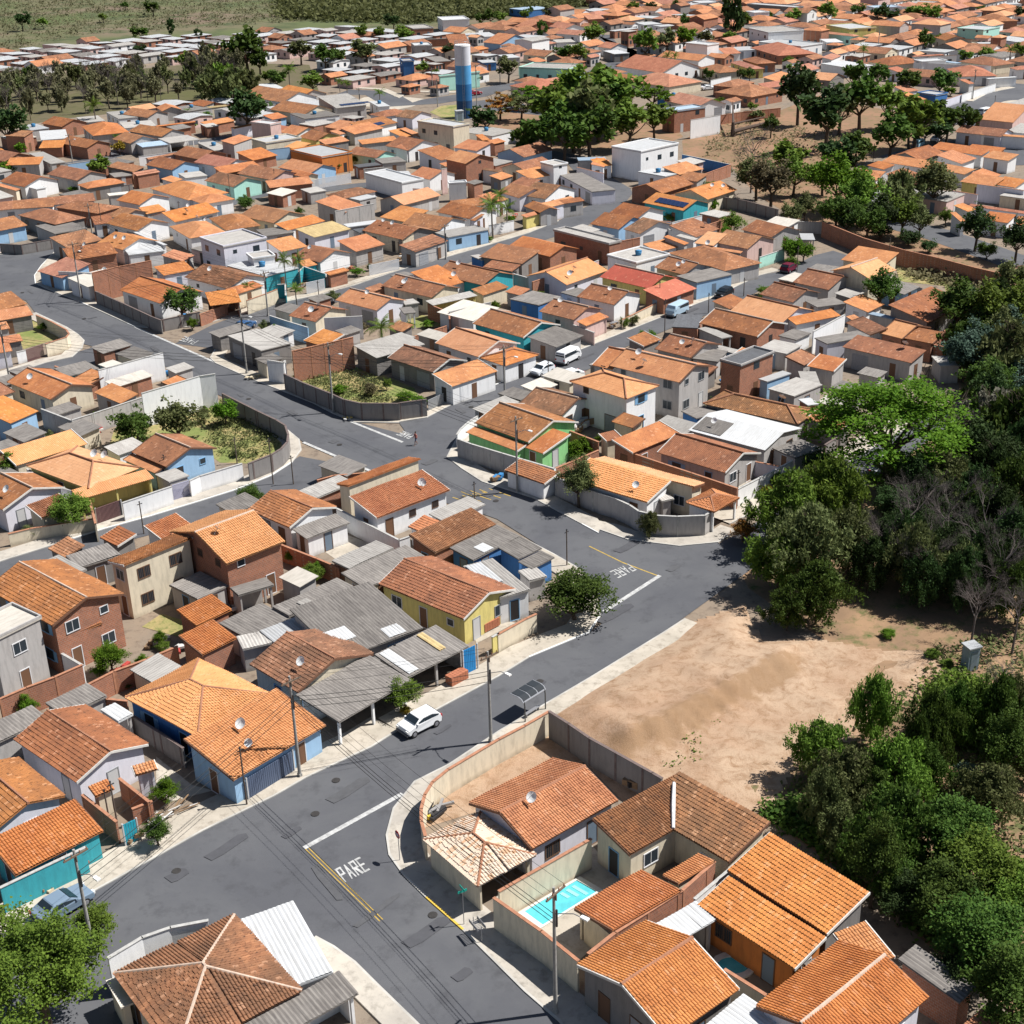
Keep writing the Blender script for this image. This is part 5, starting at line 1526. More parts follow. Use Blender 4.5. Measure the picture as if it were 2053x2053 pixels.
pile('litter_heap','yellow and white litter spilled on the kerb at the walled grass corner','litter','C2/1440,680',[('bag',simple('bag_yellow',(.55,.40,.12),.7)),('paper',DBR)],12,(.4,.3,.15),1.1,8)
pile('rubble_heap','spilled sand and rubble on the road edge under the grey corner building','rubble','C2/500,290',[('rubble',FOAM)],14,(.7,.5,.12),1.2,9)
pile('scrap_frame','yellow and grey scrap frame lying inside the curved garden wall','scrap','A2/1335,450',[('yellow_board',simple('scrap_yellow',(.55,.40,.05),.6)),('frame',GAL),('dark_part',DKM)],9,(2.0,.35,.3),.9,12)
pile('tank_heap','black tank and brown scrap in the shade of the dark lot wall','scrap','A3/965,270',[('dark_part',DKM),('board',WD)],7,(1.2,1.0,.6),.7,13)
pile('litter_heap','white rubbish bags dropped on the dirt lot','litter','B3/1490,1410',[('bag',DBR)],6,(.6,.4,.2),.6,14)
def brick_stack(pos,look):
    b=G(px(pos)); t=thing('brick_stack','','bricks',(b[0],b[1],.14),math.radians(44),None,look); m=MB()
    for l in range(5):
        for i in range(6):
            for j in range(3): m.box(-1.0+i*.33,-1.0+i*.33+.31,-.45+j*.3,-.45+j*.3+.27,l*.17,l*.17+.155)
    m.build('bricks',BR,t)
brick_stack('B2/1610,1225','neat stack of new red bricks on the pavement under the corrugated shop roof')
brick_stack('B2/1860,810','small stack of red bricks in the pale yard of the yellow house')
def blue_bin():
    b=G(px('C2/1475,640')); t=thing('blue_container','','container',(b[0],b[1],.14),math.radians(-10),None,'small blue container standing against the curved wall of the grass corner'); m=MB()
    m.box(-.7,.7,-.4,.4,.05,.95); m.build('body',simple('bin_blue',(.04,.22,.40),.5),t); m=MB(); m.prism([(-.75,-.45,1.02),(.75,-.45,1.02),(.75,.45,1.1),(-.75,.45,1.1)],.08); m.build('lid',simple('bin_lid',(.06,.28,.48),.5),t)
blue_bin()
def gate_panel(name,look,pos,pos2,h,mat,cat='gate'):
    a=G(px(pos),h);b=G(px(pos2),h); d=(b-a)[:2]; L=np.linalg.norm(d); t=thing(name,'',cat,(a[0],a[1],.0),math.atan2(d[1],d[0]),None,look); m=MB(); k=0
    while k*.2<L-.18: m.box(k*.2,k*.2+.17,-.03,.03+.01*(k%2),.1,h); k+=1
    m.build('panel',mat,t); m=MB(); m.box(-.1,0,-.06,.06,0,h+.1); m.box(L,L+.1,-.06,.06,0,h+.1); m.build('post',simple('gate_post',(.5,.5,.5),.8),t)
gate_panel('sheet_gate','turquoise sheet gate between the brown garden walls on the wide street','A1/865,540','A1/955,500',2.0,simple('gate_turq',(.03,.38,.50),.5,0,.2))
gate_panel('shop_door','bright blue shop door at the end of the corrugated awning','B2/1655,985','B2/1760,935',2.6,simple('door_blue',(.02,.22,.52),.5,0,.15),'door')
gate_panel('garage_gate','wide dark gate in the white front wall of the yellow-green hip house','C1/925,1545','C1/1165,1465',1.9,simple('gate_black',(.03,.03,.035),.4))
gate_panel('garage_gate','dark blue-grey slatted gate in the long front wall of the blue hip house','A2/-20,215','A2/300,20',2.0,simple('gate_blue',(.10,.13,.20),.5,.2))
# swimming pools
def pool(poly,look,col,z=.1):
    P=[G(px('A3/'+s),z) for s in poly]; c=sum(P)/len(P); t=thing('swimming_pool','','pool',(c[0],c[1],0),0,None,look)
    m=MB(); n=len(P); I=[p-c for p in P]; O=[p-c+(p-c)/np.linalg.norm(p-c)*.45 for p in P]
    for q in I: q[2]=0
    for q in O: q[2]=0
    V=[(*p[:2],.14) for p in I]+[(*p[:2],.14) for p in O]+[(*p[:2],0) for p in O]+[(*p[:2],0.0) for p in I]
    m.add(V,[(i,i+n,(i+1)%n+n,(i+1)%n) for i in range(n)]+[(i+n,i+2*n,(i+1)%n+2*n,(i+1)%n+n) for i in range(n)]+[(i,(i+1)%n,(i+1)%n+3*n,i+3*n) for i in range(n)]); m.build('pool_edge',simple('pool_edge_pale',(.62,.60,.55),.8,0,.15),t)
    m=MB(); m.add([(*p[:2],.075) for p in I],[tuple(range(n))]); m.build('water',simple('pool_water',col,.06,0,.25,1.2),t)
    return t,I
t_,I_=pool(['180,1150','550,930','690,1010','310,1245'],'rectangular turquoise swimming pool in the pale paved yard',(.10,.50,.56))
m=MB(); a_,b_=I_[1],I_[2]; dd=(b_-a_)/np.linalg.norm(b_-a_); nn=(I_[0]-a_)/np.linalg.norm(I_[0]-a_); 
for k in range(3):
    o_=a_+nn*(.5+k*.55)+dd*.25; q=[o_,o_+dd*(np.linalg.norm(b_-a_)-.5-k*.3),o_+dd*(np.linalg.norm(b_-a_)-.5-k*.3)+nn*.28,o_+nn*.28]; m.prism([(p[0],p[1],.10) for p in q],.02)
m.build('pool_step',simple('pool_step',(.25,.62,.62),.5),t_)
pool([f'{1650+115*math.cos(a*math.pi/8):.0f},{1530+62*math.sin(a*math.pi/8):.0f}' for a in range(16)],'small round green pool in the shaded courtyard of the lower right houses',(.03,.16,.11))
# water tower
def tower():
    b=G((932,236)); h=hgt((932,240),(924,95)); t=thing('water_tower','','water tower',(b[0],b[1],0),0,None,'tall cylindrical water tower banded white and three blues beside the park trees')
    R=2.15; cols=[((.02,.07,.17),0,.25),((.03,.16,.38),.25,.48),((.10,.36,.68),.48,.74),((.66,.68,.74),.74,1.)]
    for k,(c,a,b_) in enumerate(cols):
        m=MB(); m.tube((0,0,h*a+.0),(0,0,h*b_-.001),R,R,40); m.build('painted_band',simple(f'tower_paint_{k}',c,.6,0,.15,.5),t,False)
    m=MB(); m.tube((0,0,h),(0,0,h+.35),R*1.02,R*.97,40); m.build('roof_slab',simple('tower_white',(.7,.7,.7),.8),t)
    m=MB()
    for k in range(20):
        a=k*math.pi/10; m.tube((R*.93*math.cos(a),R*.93*math.sin(a),h+.35),(R*.93*math.cos(a),R*.93*math.sin(a),h+1.3),.03,.03,5)
    for z in (.85,1.3):
        for k in range(20):
            a=k*math.pi/10;b2=(k+1)*math.pi/10; m.tube((R*.93*math.cos(a),R*.93*math.sin(a),h+z),(R*.93*math.cos(b2),R*.93*math.sin(b2),h+z),.025,.025,5)
    m.build('railing',GAL,t)
    m=MB(); 
    for s in (-.25,.25): m.tube((s,-R-.2,0),(s,-R-.2,h+1),.03,.03,5)
    for k in range(int(h/.4)): m.tube((-.25,-R-.2,k*.4),(.25,-R-.2,k*.4),.02,.02,4)
    m.build('ladder',GAL,t)
tower()
def kiosk(pos,look,w_,d_,h_,c):
    b=G(px(pos)); t=thing('utility_box','','cabinet',(b[0],b[1],0),math.radians(20),None,look); m=MB(); m.box(-w_/2,w_/2,-d_/2,d_/2,0,h_); m.build('body',simple('cabinet_'+look.split()[0],c,.7,0,.15),t)
    m=MB(); m.prism([(-w_/2-.12,-d_/2-.12,h_+.12),(w_/2+.12,-d_/2-.12,h_+.12),(w_/2+.12,d_/2+.12,h_+.16),(-w_/2-.12,d_/2+.12,h_+.16)],.12); m.build('roof_slab',simple('slab_grey',(.34,.35,.36),.8),t)
    m=MB(); m.box(-w_*.3,w_*.3,-d_/2-.03,-d_/2,.1,h_*.85); m.build('door',simple('box_door',(.2,.25,.28),.6),t)
kiosk('E3/570,1140','small pale cabinet at the foot of the water tower',2.,1.6,2.6,(.4,.5,.58))
kiosk('B4/1555,1020','pale blue concrete cabinet standing among the trees beyond the dirt lot',1.1,1.0,2.3,(.26,.33,.38))
def fallen():
    a=G(px('E4/1270,1290'));b=G(px('E4/1590,1220')); c=G(px('E4/1260,1150')); t=thing('fallen_tree','','fallen tree',(a[0],a[1],0),0,None,'toppled bare tree trunk lying on the red vacant ground'); m=MB()
    d=b-a; m.tube((0,0,1.2),(d[0],d[1],1.6),.55,.35,9); m.tube((0,0,0),(.0,.5,3.4),.7,.4,9); e=c-a; m.tube((0,.4,3),(e[0],e[1],5.),.35,.15,7); m.tube((0,.4,3.),(d[0]*.9,d[1]*.9,3.2),.3,.15,7); m.build('trunk',simple('dead_wood',(.10,.07,.055),.95,0,.3),t)
fallen()
# person crossing the junction
def person(pos,face,look):
    P=G(px(pos)); Q=G(px(face)); a=math.atan2(Q[1]-P[1],Q[0]-P[0]); t=thing('person','','person',(P[0],P[1],.09),a,None,look)
    J=[(0,0,.94,.13),(0,0,1.15,.12),(0,0,1.38,.15),(0,0,1.50,.06),(0.01,0,1.58,.075),(0.02,0,1.66,.10),(0.015,0,1.73,.07),
       (0,.18,1.42,.065),(-.08,.23,1.16,.045),(.02,.25,.93,.036),(.05,.25,.85,.03),(0,-.18,1.42,.065),(.1,-.22,1.17,.045),(.25,-.22,.97,.036),(.3,-.22,.91,.03),
       (.02,.09,.88,.095),(.20,.10,.50,.065),(.22,.10,.10,.045),(.38,.10,.04,.035),(-.02,-.09,.88,.095),(-.06,-.10,.50,.065),(-.30,-.10,.14,.045),(-.16,-.10,.04,.035)]
    E_=[(0,1),(1,2),(2,3),(3,4),(4,5),(5,6),(2,7),(7,8),(8,9),(9,10),(2,11),(11,12),(12,13),(13,14),(0,15),(15,16),(16,17),(17,18),(0,19),(19,20),(20,21),(21,22)]
    me=bpy.data.meshes.new('body'); me.from_pydata([j[:3] for j in J],E_,[]); o=link('body',me,t)
    sk=o.modifiers.new('skin','SKIN'); 
    for v,j in zip(me.skin_vertices[0].data,J): v.radius=(j[3],j[3])
    me.skin_vertices[0].data[0].use_root=True
    ss=o.modifiers.new('s','SUBSURF'); ss.levels=1; ss.render_levels=1
    bm_=N('person_skin_and_clothes'); z=sep(bm_,bm_.coord())[2]; bm_.col(bm_.ramp(bm_.math('DIVIDE',z,1.8),[(0,(.03,.03,.03)),(.03,(.25,.13,.09)),(.31,(.06,.09,.16)),(.53,(.45,.16,.13)),(.83,(.28,.15,.10))]),.8)
    for e_ in [n for n in bm_.t.nodes if n.type=='VALTORGB']: e_.color_ramp.interpolation='CONSTANT'
    me.materials.append(bm_.m)
    m=MB(); m.tube((-.015,0,1.66),(-.02,0,1.79),.105,.06,10); m.build('hair',simple('hair_dark',(.03,.02,.015),.9),t)
person('C3/165,935','C3/90,960','person in a reddish top and dark trousers walking across the junction')
# ---------------------------------------------------------------- trees
BARK=simple('bark',(.10,.075,.055),.95,0,.35); BARK2=simple('bark_pale',(.20,.165,.14),.95,0,.35); TWIG=simple('bare_twigs',(.15,.125,.115),.95,0,.3)
LM={'dark':leaf_mat('leaf_dark',(.028,.065,.012),(.095,.155,.024)),'mid':leaf_mat('leaf_mid',(.055,.105,.014),(.17,.25,.035)),'bright':leaf_mat('leaf_bright',(.045,.115,.007),(.135,.225,.016),.35),
'olive':leaf_mat('leaf_olive',(.06,.08,.025),(.17,.185,.07)),'deep':leaf_mat('leaf_deep',(.018,.040,.012),(.055,.09,.024)),'blue':leaf_mat('leaf_bluegreen',(.03,.065,.045),(.12,.18,.13)),
'belt':leaf_mat('leaf_belt',(.12,.12,.06),(.21,.205,.11)),'dry':leaf_mat('leaf_dry',(.10,.09,.045),(.20,.17,.09)),'red':leaf_mat('leaf_flowering',(.10,.12,.03),(.42,.10,.03)),'grey':leaf_mat('leaf_grey',(.13,.12,.09),(.25,.24,.19)),'yellow':leaf_mat('leaf_yellow',(.14,.17,.02),(.50,.36,.04))}
def leaves(C,Rv,n,size,asp=1.,up=.5,sg=.11,vert=0.,seed=0):
    """n leaf-sized quads gathered round clump centres C"""
    r=np.random.default_rng(seed); k=r.integers(0,len(C),n); P=C[k]+r.normal(0,1,(n,3))*sg*Rv
    nn=r.normal(0,1,(n,3)); nn/=np.linalg.norm(nn,axis=1)[:,None]; nn[:,2]=np.abs(nn[:,2])*(1-vert)+up*(1-vert); nn/=np.linalg.norm(nn,axis=1)[:,None]
    t=r.normal(0,1,(n,3)); t[:,2]+=vert*3; t-=nn*(t*nn).sum(1)[:,None]; t/=np.linalg.norm(t,axis=1)[:,None]; b=np.cross(nn,t)
    s=size*r.uniform(.6,1.35,n)[:,None]
    V=np.stack([P-t*s*asp-b*s*.35,P-t*s*.2*asp+b*s*-.8,P+t*s*asp,P+b*s*.8-t*s*.1*asp],1).reshape(-1,3)
    return V,np.arange(n*4).reshape(-1,4)
def crown_mesh(kind,lod,seed):
    r=np.random.default_rng(seed*17+5)
    nl,ls={'huge':(30000,.0105),'near':(11000,.0175),'mid':(3600,.03),'far':(1000,.058)}[lod]
    nc={'huge':230,'near':150,'mid':80,'far':34}[lod]
    if kind in('broad','bush'):
        u=r.normal(0,1,(nc,3)); u/=np.linalg.norm(u,axis=1)[:,None]; u[:,2]=np.where(u[:,2]<-.35,-u[:,2],u[:,2])
        lob=1+.22*np.sin(u[:,0]*5+seed)+.2*np.sin(u[:,1]*6+seed*2)+.12*np.sin(u[:,2]*7)
        rr=r.uniform(.5,1.,nc)*lob*.45; C=u*rr[:,None]; C[:,2]=C[:,2]*.9
        C+= [0,0,.57 if kind=='broad' else .45]; R=np.array([1,1,.8])*.5
        V,Q=leaves(C,R,nl,ls,1.,.5,.115 if lod in('mid','far') else .10 if lod=='near' else .085,0,seed)
    elif kind=='umbrella':
        m=nc; a=r.uniform(0,6.28,m); rr=np.sqrt(r.uniform(0,1,m)); C=np.stack([rr*np.cos(a)*.46,rr*np.sin(a)*.46,.82-.30*rr**2+r.normal(0,.085,m)],1)
        lo=r.random(m)<.25; C[lo,2]-=.16
        V,Q=leaves(C,np.array([.5,.5,.22]),int(nl*1.7),ls*.62,1.,.6,.085,0,seed)
    elif kind=='feather':
        z=r.beta(1.5,1.35,nc); prof=np.sin(np.clip(z*.93+.10,0,1)*math.pi)**.6
        a=r.uniform(0,6.28,nc); rr=np.sqrt(r.uniform(.1,1,nc))*prof*.46*(1+.38*np.sin(a*3+seed+z*9)+.2*np.sin(a*5+z*17)); C=np.stack([rr*np.cos(a),rr*np.sin(a),.20+z*.76],1)
        V,Q=leaves(C,np.array([.45,.45,.62]),int(nl*.95),ls*.8,2.0,.3,.078,.45,seed)
    elif kind=='column':
        z=r.uniform(0,1,nc); a=r.uniform(0,6.28,nc); rr=.42*np.sqrt(np.clip(1-(z*2-1)**4,0,1))*r.uniform(.6,1,nc); C=np.stack([rr*np.cos(a),rr*np.sin(a),.12+z*.8],1)
        V,Q=leaves(C,np.array([.5,.5,.35]),nl,ls,1.2,.3,.11,.3,seed)
    me=qmesh(V,Q); return me
def tube_to(mb,pts,r0,r1,n=6):
    for i,(a,b) in enumerate(zip(pts,pts[1:])):
        f0=i/(len(pts)-1); f1=(i+1)/(len(pts)-1); mb.tube(a,b,r0+(r1-r0)*f0,r0+(r1-r0)*f1,n,0,False)
def trunk_mesh(kind,seed):
    r=random.Random(seed); mb=MB(); th={'broad':.34,'umbrella':.36,'feather':.4,'bush':.12,'column':.2,'bare':.4}[kind]; n={'umbrella':9,'bare':9}.get(kind,6)
    w0={'feather':.022,'umbrella':.035,'bare':.022}.get(kind,.04)
    lean=r.uniform(-.03,.03); tube_to(mb,[(0,0,-.01),(lean*.5,0,th*.5),(lean,0,th)],w0,w0*.72,8)
    if kind in('feather','bare'): tube_to(mb,[(lean,0,th),(lean*1.5,.01,.7),(lean,0,.95)],w0*.72,w0*.15,6)
    def limb(p,a,el,L,w,d):
        q=(p[0]+math.cos(a)*math.cos(el)*L,p[1]+math.sin(a)*math.cos(el)*L,p[2]+math.sin(el)*L); m_=tuple((p[i]+q[i])/2+r.uniform(-.02,.02) for i in range(3))
        tube_to(mb,[p,m_,q],w,w*.45,5)
        if d>0:
            for _ in range(3 if kind!='bare' else 4): limb(m_ if r.random()<.4 else q,a+r.uniform(-1.,1.),el+r.uniform(-.4,.4),L*r.uniform(.45,.75),w*.42,d-1)
    for k in range(n):
        a=k*6.28/n+r.uniform(-.3,.3); z=th*r.uniform(.85,1.)
        if kind in('feather','bare'): z=r.uniform(.3,.85)
        el=r.uniform(.5,1.) if kind!='umbrella' else r.uniform(.65,.95)
        L={'broad':.26,'umbrella':.36,'feather':.2,'bush':.25,'column':.3,'bare':.30}[kind]*r.uniform(.8,1.15)
        limb((lean*z/th if kind not in('feather','bare') else lean,0,z),a,el,L,w0*.5,2 if kind!='bare' else 4)
    o=mb.build('t',[BARK if kind!='bare' else TWIG]); me=o.data; bpy.data.objects.remove(o); return me
TC={}
def tget(key,fn):
    if key not in TC: TC[key]=fn()
    return TC[key]
def palm_mesh(seed,part):
    r=random.Random(seed); mb=MB()
    if part=='trunk': tube_to(mb,[(0,0,0),(.02,0,.4),(.01,.01,.78)],.028,.018,8); 
    else:
        for k in range(20):
            a=k*2.4+r.uniform(-.2,.2); el=r.uniform(-.1,1.2); L=r.uniform(.36,.46); prev=np.array([.01,.01,.78]); d=np.array([math.cos(a)*math.cos(el),math.sin(a)*math.cos(el),math.sin(el)]); side=np.array([-math.sin(a),math.cos(a),0])
            for s in range(7):
                nx=prev+d*L/7; d=d+np.array([0,0,-.20]); d/=np.linalg.norm(d); wd=.075*math.sin((s+1)/8*math.pi)
                for sg in (-1,1):
                    for q in (0,.5): 
                        p=prev+(nx-prev)*q; tip=p+side*sg*wd*1.3+d*.035+np.array([0,0,-.045]); mb.add([p,p+(nx-prev)*.38,tip],[(0,1,2)])
                prev=nx
    o=mb.build('t',[BARK2 if part=='trunk' else LM['mid']]); me=o.data; bpy.data.objects.remove(o); return me
TW={('broad','dark'):'dark green broad-crowned tree',('broad','mid'):'mid green broad-crowned tree',('broad','bright'):'bright green leafy tree',('broad','deep'):'very dark dense tree',('broad','blue'):'blue-green leafy tree',('broad','olive'):'olive green round tree'}
TREEPOS=[]
def tree(kind,col,c,rpx,asp,look=None,group=None,full=None,known=None):
    low=kind=='low'; kind='bush' if low else kind
    r=random.Random(int(c[0]*7+c[1]*13)); 
    cf={'broad':.62,'bush':.45,'umbrella':.8,'feather':.6,'column':.5,'bare':.62,'palm':.78}[kind]
    z=4.; 
    for _ in range(5):
        g=G(c,z); D=np.linalg.norm(g-np.array([0,0,H])); R=rpx*D/F; h=2*R*asp; z=cf*h
    g=G(c,z); dist=np.hypot(*g[:2]); lod='near' if dist<150 else 'mid' if dist<300 else 'far'
    if rpx>=100 and kind=='broad': lod='huge'
    if rpx>70 and lod=='mid': lod='near'
    v=r.randrange(3 if lod!='near' else 2) if lod!='huge' else 0; nm={'broad':'leafy_tree','bush':'shrub','umbrella':'umbrella_tree','feather':'feathery_tree','column':'upright_tree','bare':'bare_tree','palm':'palm_tree'}[kind]
    nm='leafy_tree' if low else nm
    cw={'belt':'pale olive','dark':'dark green','mid':'mid green','bright':'bright green','olive':'olive green','deep':'very dark','blue':'blue-green','dry':'dry brownish','red':'red-flowering','grey':'greyish','yellow':'yellow-flowering'}[col]
    kw={'broad':'broad-crowned tree','bush':'leafy shrub','umbrella':'flat-topped tree','feather':'feathery tree','column':'upright tree','bare':'leafless tree','palm':'palm tree'}[kind]
    look=look or ('leafless grey-brown tree' if kind=='bare' else f'{cw} {kw}'); 
    t=thing(nm,look,'shrub' if kind=='bush' and not low else 'tree',(g[0],g[1],0),r.uniform(0,6.28),group,full,None,np.array([g[0],g[1],z]))
    t.scale=(2*R*r.uniform(.95,1.05),2*R*r.uniform(.95,1.05),h); TREEPOS.append((g[0],g[1],R))
    if kind=='palm':
        link('trunk',tget('pt',lambda:palm_mesh(1,'trunk')),t); link('crown',tget(('pc',v),lambda:palm_mesh(v,'crown')),t); return t
    if kind=='bare':
        link('trunk',tget(('bare',v),lambda:trunk_mesh('bare',v+3)),t); return t
    if kind=='feather' and lod=='near' or kind!='bush' : link('trunk',tget((kind,'t',v),lambda:trunk_mesh(kind,v)),t)
    else: link('stem',tget((kind,'t',v),lambda:trunk_mesh(kind,v)),t)
    def mk():
        me=crown_mesh(kind,lod,v); me.materials.append(LM[col]); return me
    o=link('crown',tget((kind,lod,v,col),mk),t); return t
